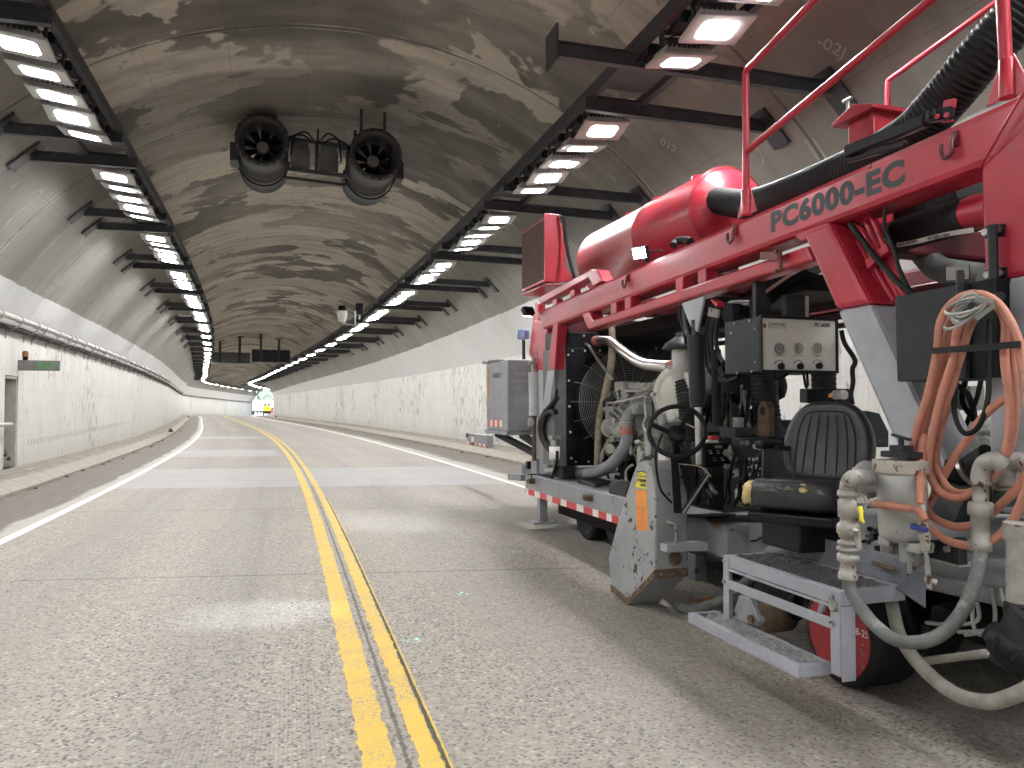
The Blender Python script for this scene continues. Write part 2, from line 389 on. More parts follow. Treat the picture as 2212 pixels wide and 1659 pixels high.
def kerb_mat():
    t = NT('dusty_sidewalk_concrete'); uv = t.n('UVMap', uv_map='uv').outputs[0]; sp = t.n('SeparateXYZ', {0: uv}); s, l = sp.outputs[0], sp.outputs[1]
    n = t.noise(t.scale(uv, (.6, 1.5, 1)), 3, 6, .65); f = t.noise(uv, 60, 4)
    c = t.mix(n, (.26, .24, .205), (.40, .375, .335))
    c = t.mix(t.math('MULTIPLY', t.step(f, .5, .7), .3), c, (.17, .15, .12))
    du = t.math('MULTIPLY', t.step(l, .22, .34), t.step(t.noise(t.scale(uv, (.35, 2.2, 1)), 3.3, 6, .7), .36, .6))
    c = t.mix(t.math('MULTIPLY', du, .62), c, (.15, .125, .095))
    jm = t.math('ABSOLUTE', t.math('SUBTRACT', t.math('MODULO', t.math('ADD', s, 300), .92), .46))
    j = t.math('MULTIPLY', t.step(jm, .018, .006), t.step(l, .36, .3))
    c = t.mix(t.math('MULTIPLY', j, .75), c, (.09, .08, .065))
    return t.done(c, .85, 0, t.bump(t.math('SUBTRACT', f, t.math('MULTIPLY', j, 3)), .3, .008), .3)
def wall_mat(name, peel, seed):
    t = NT(name); uv = t.n('UVMap', uv_map='uv').outputs[0]; uv0 = uv
    uv = t.scale(uv, (1, 1, 1), (seed, seed * .37, 0)); sp = t.n('SeparateXYZ', {0: uv0}); s, z = sp.outputs[0], sp.outputs[1]
    st = t.noise(t.scale(uv, (2.2, .22, 1)), 2.2, 6, .65); bl = t.noise(uv, .8, 5); fi = t.noise(uv, 22, 4)
    c = t.mix(bl, (.52, .515, .495), (.65, .645, .625))
    c = t.mix(t.math('MULTIPLY', t.step(st, .44, .72), .5), c, (.37, .355, .30))
    c = t.mix(t.math('MULTIPLY', t.step(fi, .5, .75), .12), c, (.40, .385, .34))
    c = t.mix(t.math('MULTIPLY', t.step(t.math('ADD', z, t.math('MULTIPLY', st, .9)), 1.25, .35), .42), c, (.36, .32, .235))
    # peeled paint
    a = t.noise(t.scale(uv, (1.15, .42, 1)), 5.8, 5, .62); m = t.noise(t.scale(uv, (.55, .35, 1)), .55, 3, .5); m2 = t.noise(t.scale(uv, (1.2, .5, 1)), 2.4, 2)
    v = t.math('ADD', t.math('MULTIPLY', a, .52), t.math('ADD', t.math('MULTIPLY', m, .34), t.math('MULTIPLY', m2, .14)))
    k = t.math('MULTIPLY', t.step(v, peel, peel + .012), t.step(z, .05, .35))
    c = t.mix(k, c, t.mix(fi, (.25, .25, .248), (.37, .365, .355)))
    # scrape marks along the left wall
    if seed < 5:
        w = t.math('SINE', t.math('MULTIPLY', t.math('SUBTRACT', s, t.math('MULTIPLY', z, 1.1)), 2 * math.pi / .26))
        zz = t.math('SUBTRACT', z, t.math('MULTIPLY', t.math('SUBTRACT', s, 19.), .012))
        b = t.math('MULTIPLY', t.band(zz, .60, .735, .03), t.math('MULTIPLY', t.step(s, 19.4, 20), t.step(s, 36, 31)))
        k2 = t.math('MULTIPLY', t.math('MULTIPLY', t.step(t.math('ADD', w, fi), .75, 1.0), b), .75)
        c = t.mix(k2, c, (.24, .24, .23))
    # board joints
    jv = t.step(t.math('ABSOLUTE', t.math('SUBTRACT', t.math('MODULO', t.math('ADD', s, 301.3), 6.1), 3.05)), .022, .008)
    jh = t.step(t.math('ABSOLUTE', t.math('SUBTRACT', t.math('MODULO', t.math('ADD', z, t.math('MULTIPLY', t.noise(t.scale(uv, (.3, .3, 1)), 1), .12)), 1.02), .9)), .016, .004)
    j = t.math('MULTIPLY', t.math('MAXIMUM', jv, t.math('MULTIPLY', jh, .5)), .4)
    c = t.mix(j, c, (.30, .28, .23))
    h = t.math('SUBTRACT', t.math('MULTIPLY', fi, .5), t.math('ADD', k, t.math('MULTIPLY', j, 2)))
    return t.done(c, .55, 0, t.bump(h, .25, .006), .4)
def vault_mat():
    t = NT('patched_vault_concrete'); uv = t.n('UVMap', uv_map='uv').outputs[0]; sp = t.n('SeparateXYZ', {0: uv}); s, a = sp.outputs[0], sp.outputs[1]
    pd = t.n('Attribute', attribute_name='paint').outputs['Fac']          # signed distance above the paint line
    ac = t.n('Attribute', attribute_name='crown').outputs['Fac']          # distance from the crown
    band = t.noise(t.scale(uv, (1, .12, 1)), .55, 3)
    st = t.noise(t.scale(uv, (1.9, .45, 1)), 1.5, 6, .65); bl = t.noise(uv, .35, 5, .6); fi = t.noise(uv, 14, 5, .65)
    c = t.mix(bl, (.278, .264, .243), (.497, .475, .434))
    c = t.mix(t.math('MULTIPLY', t.step(st, .42, .66), .55), c, (.183, .177, .165))
    c = t.mix(t.math('MULTIPLY', t.step(fi, .48, .75), .28), c, (.520, .520, .520))
    c = t.mix(t.math('MULTIPLY', t.step(t.noise(t.scale(uv, (2.2, .5, 1)), 2.2, 5, .7), .60, .72), .35), c, (.483, .412, .363))
    # dark sealed patches with hard outlines, crown only
    pa = t.noise(t.scale(uv, (.62, .5, 1), (3.1, .4, 0)), .85, 4, .6, .35); pb = t.noise(t.scale(uv, (1.2, .3, 1)), .3, 2)
    pk = t.math('ADD', t.math('MULTIPLY', pa, .7), t.math('MULTIPLY', pb, .3))
    cm = t.step(ac, 4.9, 4.2)
    rg = t.n('TexWhiteNoise', {'W': t.math('FLOOR', t.math('DIVIDE', t.math('ADD', s, 299.27), 3.66))}, noise_dimensions='1D').outputs['Value']
    c = t.mix(1., c, t.mix(rg, (.95, .91, .85), (1.42, 1.37, 1.27)), 'MULTIPLY')
    pkf = t.math('ADD', pk, t.math('ADD', t.math('MULTIPLY', t.math('SUBTRACT', fi, .5), .035), t.math('MULTIPLY', t.math('SUBTRACT', rg, .5), .09)))
    k = t.math('MULTIPLY', t.step(pkf, .508, .526), cm); kv = t.math('ADD', .40, t.math('MULTIPLY', .5, t.step(t.noise(t.scale(uv, (.5, .3, 1)), .6, 4), .38, .62)))
    so = t.math('MULTIPLY', t.step(t.noise(t.scale(uv, (1.4, .22, 1), (7, 2, 0)), .9, 5, .6), .50, .70), cm); c = t.mix(t.math('MULTIPLY', so, .30), c, (.085, .078, .07))
    c = t.mix(t.math('MULTIPLY', k, kv), c, t.mix(bl, (.060, .057, .053), (.094, .090, .083)))
    # sooty dark section round the fans
    bk = t.band(t.math('ADD', s, t.math('MULTIPLY', t.noise(t.scale(uv, (.5, .5, 1)), 1.2, 4), .8)), 13.7, 17.6, .12)
    c = t.mix(t.math('MULTIPLY', bk, .5), c, (.077, .073, .065))
    # lower haunch: plain greyer concrete
    ha = t.step(ac, 4.0, 5.0)
    c = t.mix(t.math('MULTIPLY', ha, .72), c, t.mix(t.noise(t.scale(uv, (1.8, .3, 1)), 1.3, 5, .6), (.095, .095, .092), (.205, .205, .198)))
    # joints: rings every 3.6 m, pale efflorescence
    wob = t.math('MULTIPLY', t.math('SUBTRACT', t.noise(uv, .9, 3), .5), .06)
    rj = t.math('ABSOLUTE', t.math('SUBTRACT', t.math('MODULO', t.math('ADD', t.math('ADD', s, 301.1), wob), 3.66), 1.83))
    r1 = t.step(rj, .035, .012)
    c = t.mix(t.math('MULTIPLY', r1, .6), c, (.062, .059, .050))
    r2 = t.math('MULTIPLY', t.step(t.math('ABSOLUTE', t.math('SUBTRACT', rj, .06)), .022, .006), t.step(t.noise(t.scale(uv, (.5, 1, 1)), 1.3, 4), .46, .6))
    c = t.mix(t.math('MULTIPLY', r2, .55), c, (.575, .562, .512))
    cr = t.math('ABSOLUTE', t.math('SUBTRACT', t.noise(t.scale(uv, (1, .45, 1)), .75, 4, .5), .5))
    ck = t.math('MULTIPLY', t.step(cr, .0045, .0015), t.step(t.noise(uv, .7, 2), .60, .68))
    c = t.mix(t.math('MULTIPLY', ck, .42), c, (.600, .587, .537))
    fr_ = t.step(t.math('ABSOLUTE', t.math('SUBTRACT', t.math('MODULO', t.math('ADD', ac, 100), 1.22), .61)), .012, .004)
    c = t.mix(t.math('MULTIPLY', fr_, .25), c, (.069, .062, .056))
    # white painted band near the springing
    wv = t.math('ADD', pd, t.math('MULTIPLY', t.math('SUBTRACT', t.noise(t.scale(uv, (.8, 1, 1)), 1.6, 4), .5), .10))
    wk = t.step(wv, .012, -.012)
    wc = t.mix(t.noise(t.scale(uv, (1.8, .4, 1)), 1.6, 5), (.50, .505, .50), (.62, .625, .62))
    pe = t.math('MULTIPLY', t.step(t.noise(t.scale(uv, (1, .6, 1)), 7, 4), .70, .715), 1.)
    wc = t.mix(pe, wc, (.3, .3, .29)); wc = t.mix(t.math('MULTIPLY', r1, .35), wc, (.3, .29, .27))
    c = t.mix(wk, c, wc)
    h = t.math('ADD', t.math('MULTIPLY', fi, .6), t.math('SUBTRACT', t.math('MULTIPLY', bl, 1.5), t.math('MULTIPLY', r1, 2)))
    return t.done(c, .72, 0, t.bump(h, .3, .02), .3)
def sl(x, y):       # pixel -> (s, lat) on the road
    g = U(x, y, Z=0.0); best = min(range(len(PATH)), key=lambda i: (PATH[i][0] - g.x) ** 2 + (PATH[i][1] - g.y) ** 2)
    a = PATH[best]; dx, dy = g.x - a[0], g.y - a[1]
    return (S0 + best * DS + dx * math.sin(a[3]) + dy * math.cos(a[3]), dx * math.cos(a[3]) - dy * math.sin(a[3]))
TURQ = [sl(1000, 1283), sl(1113, 1192), sl(1173, 1138), sl(890, 1384)]
MR, MK = road_mat(), kerb_mat()
lats = [-4.9, -4.2, -3.6, -3, -2, -1, 0, 1, 2, 3, 3.8, 4.6, 5.62]
road = strip('road', MR, [(l, 0) for l in lats], SB - 25, 235, 1.0, lats); tag(road, kind='structure')
def sidewalk(name, k0, k1, w, sgn):
    prof = [(k0, 0), (k0, .03), (k0 + sgn * .04, .055), (k1, .165), (k1 + sgn * .05, .175), (w, .19)]
    if sgn < 0: prof = prof[::-1]
    ul = [abs(p[0] - k0) for p in prof]
    return tag(strip(name, MK, prof, SB - 10, SE + 4, .92, ul), kind='structure')
sidewalk('left_sidewalk', -4.88, -5.14, -5.87, -1); sidewalk('right_sidewalk', 5.6, 5.86, 6.80, 1)
def marking(name, mat, l0, l1, s0, s1, jit, z=.004):
    mb = MB(); rows = []; s = s0
    while s < s1:
        rows.append([P(s, l0 + random.gauss(0, jit), z), P(s, l1 + random.gauss(0, jit), z)]); s += .035 if s < 14 else (.15 if s < 30 else .8)
    mb.grid(rows); return tag(mb.build(name, mat), kind='structure')
MY, MW = paint_mat('yellow_road_paint', (.70, .47, .075), .52), paint_mat('white_road_paint', (.76, .76, .73), .64)
marking('left_yellow_line', MY, -.178, -.045, .8, 200, .005)
marking('right_yellow_line', MY, .048, .142, .8, 200, .006)
marking('thin_yellow_line', MY, .163, .173, .8, 13, .0012)
gv = gm('dark_eradicated_stripe', (.085, .075, .05), .8, var=.35, vs=30, bump=.3)
marking('eradicated_line', gv, .143, .162, .8, 13, .0015)
marking('left_edge_line', MW, -3.515, -3.39, SB, 200, .003); marking('right_edge_line', MW, 3.665, 3.785, SB, 200, .003)
# ---------------------------------------------------------------- walls and vault
def wall(name, mat, lat, sgn, label):
    ss = frange(SB, SE, 1.0); mb = MB(); hole = sgn < 0
    if hole: ss = sorted([x for x in ss if abs(x - 18.5) > .75] + [18.1, 18.99])
    zs = [.02, .2, 1.0, 2.12, 2.6, SPR]
    n = len(zs)
    vs = [P(s, lat, z) for s in ss for z in zs]; fs = []
    for i in range(len(ss) - 1):
        for j in range(n - 1):
            if hole and abs(ss[i] - 18.1) < 1e-6 and j in (1, 2): continue
            fs.append((i * n + j, i * n + j + 1, (i + 1) * n + j + 1, (i + 1) * n + j))
    mb.add(vs, fs)
    mb.grid([[P(s, lat + sgn * .4, z) for z in zs[::-1]] for s in ss])
    mb.grid([[P(s, lat, SPR), P(s, lat + sgn * .4, SPR)] for s in ss])
    mb.grid([[P(s, lat + sgn * .4, .02), P(s, lat, .02)] for s in ss])
    if hole:
        for (a, b, za, zb) in ((18.1, 18.1, .2, 2.12), (18.99, 18.99, .2, 2.12), (18.1, 18.99, 2.12, 2.12)):
            mb.add([P(a, lat, za), P(b, lat, zb), P(b, lat - .39, zb), P(a, lat - .39, za)], [(0, 1, 2, 3)])
    if sgn > 0: mb.f = [f[::-1] for f in mb.f]
    o = mb.build(name, mat)
    me = o.data; uv = me.uv_layers.new(name='uv')
    vz = []
    for s in ss: vz += [(s, z) for z in zs]
    for s in ss: vz += [(s, z) for z in zs[::-1]]
    for s in ss: vz += [(s, SPR), (s, SPR + .4)]
    for s in ss: vz += [(s, -.3), (s, 0)]
    if hole: vz += [(18.1, .2), (18.1, 2.1), (18.4, 2.1), (18.4, .2), (18.99, .2), (18.99, 2.1), (18.6, 2.1), (18.6, .2), (18.1, 2.1), (18.99, 2.1), (18.99, 2.4), (18.1, 2.4)]
    for p in me.polygons:
        for li in p.loop_indices: uv.data[li].uv = vz[me.loops[li].vertex_index]
    return tag(o, label, 'wall')
wall('tunnel_wall', wall_mat('peeling_white_paint_light', .570, 1.0), -5.86, -1, 'white painted left-hand tunnel wall with exit door, scrape marks and a pipe along its top')
wall('tunnel_wall', wall_mat('peeling_white_paint_heavy', .556, 17.0), 6.79, 1, 'right-hand tunnel wall behind the red machine, badly peeling white paint')
def paintz(s, side):
    return interp(s, [20, 65, 112, 140], [3.86, 3.95, 4.35, 4.45]) if side < 0 else interp(s, [20, 52, 95, 122], [4.37, 4.11, 3.95, 3.55])
def vault():
    ss = frange(SB, SE, 1.0); NA = 56
    a0 = math.asin((SPR - ZC) / RAD); xs = RAD * math.cos(a0)
    angs = [math.pi - a0 - (math.pi - 2 * a0) * k / NA for k in range(NA + 1)]
    kx = HW / xs
    def ring(s, r, dz): return [P(s, CEN + math.cos(a) * r * kx, ZC + math.sin(a) * r + dz) for a in angs]
    mb = MB(); mb.grid([ring(s, RAD, 0) for s in ss], True)
    n1 = len(mb.v); mb.grid([ring(s, RAD + .45, 0)[::-1] for s in ss])
    mb.grid([[ring(s, RAD, 0)[j], ring(s, RAD + .45, 0)[j]] for j in range(NA + 1) for s in (SE,)])
    o = mb.build('tunnel_vault', vault_mat()); me = o.data
    pa = me.attributes.new('paint', 'FLOAT', 'POINT'); ca = me.attributes.new('crown', 'FLOAT', 'POINT')
    uvv = []
    for i in range(len(me.vertices)):
        if i < n1: s = ss[i // (NA + 1)]; k = i % (NA + 1)
        else: s = SE; k = 0
        a = angs[k]; al = RAD * (math.pi - a0 - a); z = ZC + RAD * math.sin(a); side = -1 if a > math.pi / 2 else 1
        uvv.append((s, al)); pa.data[i].value = z - paintz(s, side); ca.data[i].value = RAD * abs(a - math.pi / 2)
    uv = me.uv_layers.new(name='uv')
    for p in me.polygons:
        for li in p.loop_indices: uv.data[li].uv = uvv[me.loops[li].vertex_index]
    tag(o, 'arched gray concrete tunnel ceiling with dark patches and white lower edges', 'tunnel ceiling')
vault()
# ------------------------------------------------------------------ light rows
ORD = ['first', 'second', 'third', 'fourth', 'fifth', 'sixth', 'seventh', 'eighth', 'ninth', 'tenth', 'eleventh', 'twelfth']
PITCH = 4.75
def bay_s(k): return 9.0 + PITCH * k
RZ = {-1: 5.16, 1: 4.94}; RL = {-1: -3.16, 1: 3.29}
def lamp_mesh(w, l, lw, ll, tilt, side):
    """housing in local coordinates: x lateral, y along the tunnel, z up"""
    b = MB(); b.prism([(-w / 2, -l / 2, 0), (w / 2, -l / 2, 0), (w / 2, l / 2, 0), (-w / 2, l / 2, 0)], (0, 0, .035))
    b.prism([(-w * .4, -l * .42, .035), (w * .4, -l * .42, .035), (w * .4, l * .42, .035), (-w * .4, l * .42, .035)], (0, 0, .05))
    for i in range(9): b.bb((-w * .36 + i * w * .09 - .006, -l * .38, .085), (-w * .36 + i * w * .09 + .006, l * .38, .12))
    return b
def lens_mesh(lw, ll):
    b = MB(); c = .035
    pts = [(-lw / 2 + c, -ll / 2, -.004), (lw / 2 - c, -ll / 2, -.004), (lw / 2, -ll / 2 + c, -.004), (lw / 2, ll / 2 - c, -.004), (lw / 2 - c, ll / 2, -.004), (-lw / 2 + c, ll / 2, -.004), (-lw / 2, ll / 2 - c, -.004), (-lw / 2, -ll / 2 + c, -.004)]
    b.prism(pts, (0, 0, .006)); return b
def near_lamp(name, hot):
    o = lamp_mesh(.60, .40, 0, 0, 0, 1).build(name, M['lampbody'], bevel=.006)
    lens_mesh(.36, .235).build('lens', M['lens'] if hot else M['lensd'], o)
    a = MB(); a.bb((-.22, -.02, .10), (-.19, .02, .30)); a.bb((.19, -.02, .10), (.22, .02, .30)); a.bb((-.26, -.035, .28), (.26, .035, .31)); a.bb((-.2, -.12, .12), (.16, .12, .2)); a.build('mounting_bracket', M['rail'], o)
    return o
def copy_tree(o, parent=None):
    c = o.copy(); COL.objects.link(c)
    if parent is not None: c.parent = parent
    for ch in list(o.children): copy_tree(ch, c)
    return c
LP = {}; FARM = {}
def far_mesh(ll):
    b = MB(); b.prism([(-.3, -ll / 2 - .08, 0), (.3, -ll / 2 - .08, 0), (.3, ll / 2 + .08, 0), (-.3, ll / 2 + .08, 0)], (0, 0, .09)); b.m = 1
    b.prism([(-.18, -ll / 2, -.006), (.18, -ll / 2, -.006), (.18, ll / 2, -.006), (-.18, ll / 2, -.006)], (0, 0, .005))
    o = b.build('tunnel_lamp', [M['lampbody'], M['lens2']]); return o
SN = {-1: 'left', 1: 'right'}
for side in (-1, 1):
    for k in range(-5, 34):
        if k <= 6: n, st, fl = 5, .69, None
        elif k <= 22: n, st, fl = 2, .95, .50
        else: n, st, fl = 1, 0, 1.25
        for j in range(n):
            s = bay_s(k) + (j * st if n > 1 else 1.3) + (.9 if n == 2 else 0)
            if s > SE - .5: continue
            if fl is None:
                hot = j in (2, 3)
                if hot not in LP: LP[hot] = near_lamp('tunnel_lamp', hot); o = LP[hot]
                else: o = copy_tree(LP[hot])
                tx = R(-11 if j in (0, 3) else 1.5) + R(random.uniform(-4, 4))
            else:
                if fl not in FARM: FARM[fl] = far_mesh(fl); o = FARM[fl]
                else: o = FARM[fl].copy(); COL.objects.link(o)
                tx = 0
            o.location = P(s, RL[side], RZ[side]); o.rotation_euler = (tx, R(random.uniform(-2, 2)) - R(side * 6), -fr(s)[3])
            o['category'] = 'lamp'
            first = 1 if side < 0 else 0
            bi = k + (0 if side < 0 else 1)
            if k < first - 1: o['label'] = 'lit tunnel lamp of the %s row, overhead behind the viewer' % SN[side]; o['group'] = 'lamps behind the viewer, %s row' % SN[side]
            elif 0 <= bi <= 9 and k <= 6:
                o['label'] = '%s lit lamp in the %s five-lamp cluster of the %s-hand ceiling row' % (ORD[j], ORD[bi], SN[side]); o['group'] = 'lamps of the %s ceiling row' % SN[side]
            else: o['label'] = 'small distant lit lamp merging into the %s-hand row of lights' % SN[side]; o['group'] = 'distant lamps of the %s row' % SN[side]
# rails: two channels and rungs (one long thing per side)
for side in (-1, 1):
    zt = RZ[side] + .20; inn = RL[side] - side * .36; out = RL[side] + side * .30
    t = empty('light_rail', P(6, RL[side], zt), 'dark steel channel rail carrying the %s-hand row of lamps' % SN[side], 'light rail')
    for nm, l, hh in (('inner_channel', inn, .15), ('outer_channel', out, .10)):
        ss = frange(SB, SE - 1, .95); mb = MB()
        for (za, zb, la, lb) in ((0, hh, 0, .02), (0, .012, .02, .075), (hh - .012, hh, .02, .075)):
            rows = [[P(s, l + la * side, zt + za), P(s, l + lb * side, zt + za), P(s, l + lb * side, zt + zb), P(s, l + la * side, zt + zb), P(s, l + la * side, zt + za)] for s in ss]
            mb.grid(rows)
        mb.build(nm, M['rail'], t)
    ru = MB(); cb = MB(); cw = MB()
    for k in range(-1, 33):
        for d in ((-.33,) if k > 9 else (-.36, .35, 1.04, 1.73, 2.42, 3.1)):
            s = bay_s(k) + d
            if s < SE - 2: ru.bar(P(s, inn, zt + .05), P(s, out, zt + .05), .05, .05)
        if -1 <= k < 7:
            # closing plate between clusters and small driver boxes
            a, b = bay_s(k) + 3.2, bay_s(k) + 4.25
            ru.box(P((a + b) / 2, RL[side], zt + .06), (.52, .75, .02), rotz(a))
            for j in range(5):
                s = bay_s(k) + .69 * j + .3
                cb.box(P(s, inn + side * .17, zt + .0), (.16, .22, .12), rotz(s))
                cw.tube(spline([P(s, inn + side * .1, zt + .0), P(s + .1, inn + side * .02, zt - .1), P(s + .22, inn + side * .12, zt - .06), P(s + .3, inn + side * .26, zt + .03)], 5), .009, 6)
    each(ru, 'rung', M['rail'], t); each(cb, 'driver_box', M['dgray'], t); each(cw, 'lamp_cable', M['dgray'], t)
# bracket arms
def vault_lat(z, side): return CEN + side * math.sqrt(RAD ** 2 - (z - ZC) ** 2) * HW / (RAD * math.cos(math.asin((SPR - ZC) / RAD)))
for side in (-1, 1):
    for k in range(-2, 24):
        for d, e in ((3.12, 0), (4.33, 1)):
            s = bay_s(k) + d
            if s > 118: continue
            zt = RZ[side] + .10 + .0; inn = RL[side] - side * .40
            if side > 0 and k == -1 and e == 0: inn = RL[side] - side * 1.25
            outl = vault_lat(zt + .05, side) - side * .04
            big = side > 0 and k == -1 and e == 0
            if k < 9:
                b = MB(); a_, c_ = P(s, inn, zt + .04), P(s, outl, zt + .02); up = (0, 0, 1)
                b.bar(a_, c_, .012, .14); b.bar(a_ + Vector((0, 0, .075)), c_ + Vector((0, 0, .075)), .085, .012); b.bar(a_ - Vector((0, 0, .075)), c_ - Vector((0, 0, .075)), .085, .012)
                o = b.build('support_bracket', M['rail'], org=P(s, outl, zt))
                pl = MB(); o1 = vault_lat(zt - .20, side); o2 = vault_lat(zt + .20, side)
                pl.bar(P(s, o1 - side * .035, zt - .20), P(s, o2 - side * .035, zt + .20), .30, .03, up=(-side, 0, -.6))
                for q_ in (-.12, .12): pl.bolt(P(s + q_, o1 - side * .03, zt - .16), (-side, 0, -.6), .022, .05)
                if big: pl.box(P(s, inn, zt + .05), (.02, .34, .36), rotz(s))
                each(pl, 'base_plate', M['rail'], o)
            else:
                b = MB(); b.bar(P(s, inn, zt + .04), P(s, outl, zt + .02), .08, .15); o = b.build('support_bracket', M['rail'], org=P(s, outl, zt))
            bi = k + (1 if side < 0 else 2)
            if k < (-1): lab = 'steel bracket arm of the %s lamp row, above the viewer' % SN[side]
            elif k < 9: lab = 'steel bracket arm at the %s end of the %s lamp cluster, %s side' % ('far' if e == 0 else 'near', ORD[min(11, (k if e == 0 else k + 1) + (0 if side < 0 else 1))] if (k if e == 0 else k + 1) + (0 if side < 0 else 1) >= 0 else 'first', SN[side])
            else: lab = 'small distant bracket arm under the %s-hand row of lights' % SN[side]
            tag(o, lab, 'bracket', 'bracket arms of the %s lamp row' % SN[side])
# ------------------------------------------------------------------ jet fans
def jet_fan(px, py, depth, side, label):
    c = Vector((0, 0, EYE)) + ray(px, py) * depth; s = 13.6
    hd = fr(14)[3]; ax = Vector((math.sin(hd), math.cos(hd), 0)); rt = Vector((math.cos(hd), -math.sin(hd), 0)); up = Vector((0, 0, 1))
    t = empty('jet_fan', c, label, 'jet fan', 'pair of jet fans under the crown')
    Ln = 1.95
    b = MB(); b.lathe(c, ax, [(.10, .36), (.0, .40), (-.02, .44), (0, .485), (.05, .485), (.06, .465), (.85, .465), (.86, .48), (.90, .48), (.91, .43), (1.18, .43), (1.19, .47), (1.22, .47), (1.23, .455), (Ln - .05, .455), (Ln, .47), (Ln + .01, .43), (Ln - .08, .38), (.10, .36)], 40, caps=False)
    b.build('casing', M['fan'], t)
    r = MB()
    for i in range(20):
        a = 2 * math.pi * i / 20; r.bolt(c + (rt * math.cos(a) + up * math.sin(a)) * .462 - ax * .012, -ax, .009, .008)
    each(r, 'rim_bolt', M['steel'], t)
    h = MB(); h.lathe(c + ax * .42, ax, [(0, .105), (.02, .115), (.35, .115), (.36, .1)], 24); h.build('hub', gm('fan_hub_' + SN[side], (.24, .24, .23), .5), t)
    bl = MB()
    for i in range(9):
        a = 2 * math.pi * i / 9; d = rt * math.cos(a) + up * math.sin(a); w = rt * -math.sin(a) + up * math.cos(a)
        p = c + ax * .55
        bl.add([p + d * .1 + w * .05 - ax * .05, p + d * .1 - w * .05 + ax * .05, p + d * .355 - w * .09 + ax * .035, p + d * .355 + w * .09 - ax * .035, p + d * .1 + w * .05 - ax * .04, p + d * .1 - w * .05 + ax * .06, p + d * .355 - w * .09 + ax * .045, p + d * .355 + w * .09 - ax * .025],
               [(0, 1, 2, 3), (7, 6, 5, 4), (0, 4, 5, 1), (1, 5, 6, 2), (2, 6, 7, 3), (3, 7, 4, 0)])
    each(bl, 'blade', M['black'], t)
    g = MB()
    for d in (.28, 1.45):
        for e in (-1, 1): g.bar(c + ax * (d + .25) + rt * e * .22 + up * .38, c + ax * (d + .25) + rt * e * .22 + up * 1.0, .09, .05)
    each(g, 'hanger', M['rail'], t)
    bx = MB(); bx.box(c + ax * .75 - rt * .52 * side * -1 + up * -.1, (.14, .5, .34), rotz(14)); bx.box(c + ax * .55 + rt * .53 * -side + up * .22, (.1, .22, .1), rotz(14)); bx.box(c + ax * .8 + rt * .5 * side - up * .05, (.12, .3, .26), rotz(14))
    each(bx, 'terminal_box', M['rail'], t)
    st = MB(); pts = [c + ax * 1.06 + (rt * math.cos(a) * .50 + up * math.sin(a) * .50) + up * (-.06 * abs(math.sin(a))) for a in [math.pi * (1.02 + .96 * i / 16) for i in range(17)]]
    st.tube(pts, .016, 6); st.build('safety_cable', M['black'], t)
    return c, ax, rt, up
cL, ax, rt, up = jet_fan(566.6, 302, 14.2, -1, 'left jet fan, round black barrel hanging under the ceiling crown')
cR, ax2, rt2, up2 = jet_fan(812.5, 333, 14.2, 1, 'right jet fan, lower and tilted black barrel beside the control cabinets')
mid = (cL + cR) / 2
hd = fr(14)[3]
cab = empty('cabinet_rack', mid + ax * .7, 'pair of gray control cabinets in a rack between the two jet fans', 'cabinet')
b = MB()
dv = (cR - cL).normalized()
for zz in (-.30, .28): b.bar(mid + ax * .6 - dv * .62 + up * zz, mid + ax * .6 + dv * .62 + up * zz, .06, .07)
b.bar(mid + ax * 1.2 - dv * .62 + up * -.30, mid + ax * 1.2 + dv * .62 + up * -.30, .06, .05)
for e in (-.60, -.02, .58): b.bar(mid + ax * .6 + dv * e + up * -.3, mid + ax * .6 + dv * e + up * .3, .05, .06)
pass
b.build('rack_frame', M['rail'], cab)
for e in (-.33, .22):
    b = MB(); cc = mid + ax * .78 + dv * e + up * -.05; b.box(cc, (.36, .3, .38), rotz(14)); b.box(cc + up * .26, (.30, .26, .13), rotz(14)); b.build('cabinet_box', gm('cabinet_gray', (.12, .122, .126), .5), cab, bevel=.008)
    b = MB(); b.box(cc - up * .215 - ax * .1, (.34, .1, .04), rotz(14)); b.build('cable_gland_strip', M['lampbody'], cab)
b = MB()
for e, f in ((-.5, .36), (-.4, .42), (.5, .36), (.35, .45), (0, .5)):
    b.tube(spline([mid + ax * .55 + dv * e * 1.3 + up * -.05, mid + ax * .5 + dv * e * 1.15 + up * f * .7, mid + ax * .5 + dv * e * .6 + up * f, mid + ax * .6 + dv * e * .2 + up * (f - .1)], 6), .018, 6)
each(b, 'cable_loop', M['black'], cab)
# ------------------------------------------------------------------ left wall pipe tray
tr = empty('cable_conduit', P(18, -5.7, 3.19), 'gray conduit pipe with cables on small brackets along the left wall top', 'conduit')
ss = frange(8, SE, .5)
b = MB(); b.tube([P(s, -5.60, 3.24) for s in ss], .06, 10); b.build('pipe', M['pipe'], tr)
b = MB(); b.tube([P(s, -5.74, 3.10 + .015 * math.sin(s * 2.1)) for s in ss], .022, 6); b.tube([P(s, -5.78, 3.04) for s in ss], .03, 6); b.tube([P(s, -5.69, 3.07 + .02 * math.sin(s * 3.3 + 1)) for s in ss], .014, 6); b.build('cables', M['dgray'], tr)
b = MB(); b.tube([P(s, -5.80, 3.12) for s in ss], .045, 8); b.build('lower_pipe', M['pipe'], tr)
cp = MB(); s = 16.2; i = 0; bmesh_b = MB()
while s < 60:
    bmesh_b.bar(P(s, -5.84, 2.96), P(s, -5.56, 3.16), .035, .02); bmesh_b.bar(P(s, -5.84, 2.86), P(s, -5.84, 3.2), .045, .02, up=(1, 0, 0))
    cp.tube([P(s, -5.60 + .068 * math.cos(a), 3.24 + .068 * math.sin(a)) for a in [2 * math.pi * k / 12 for k in range(13)]], .012, 5)
    s += 1.22 if i % 3 else .62; i += 1
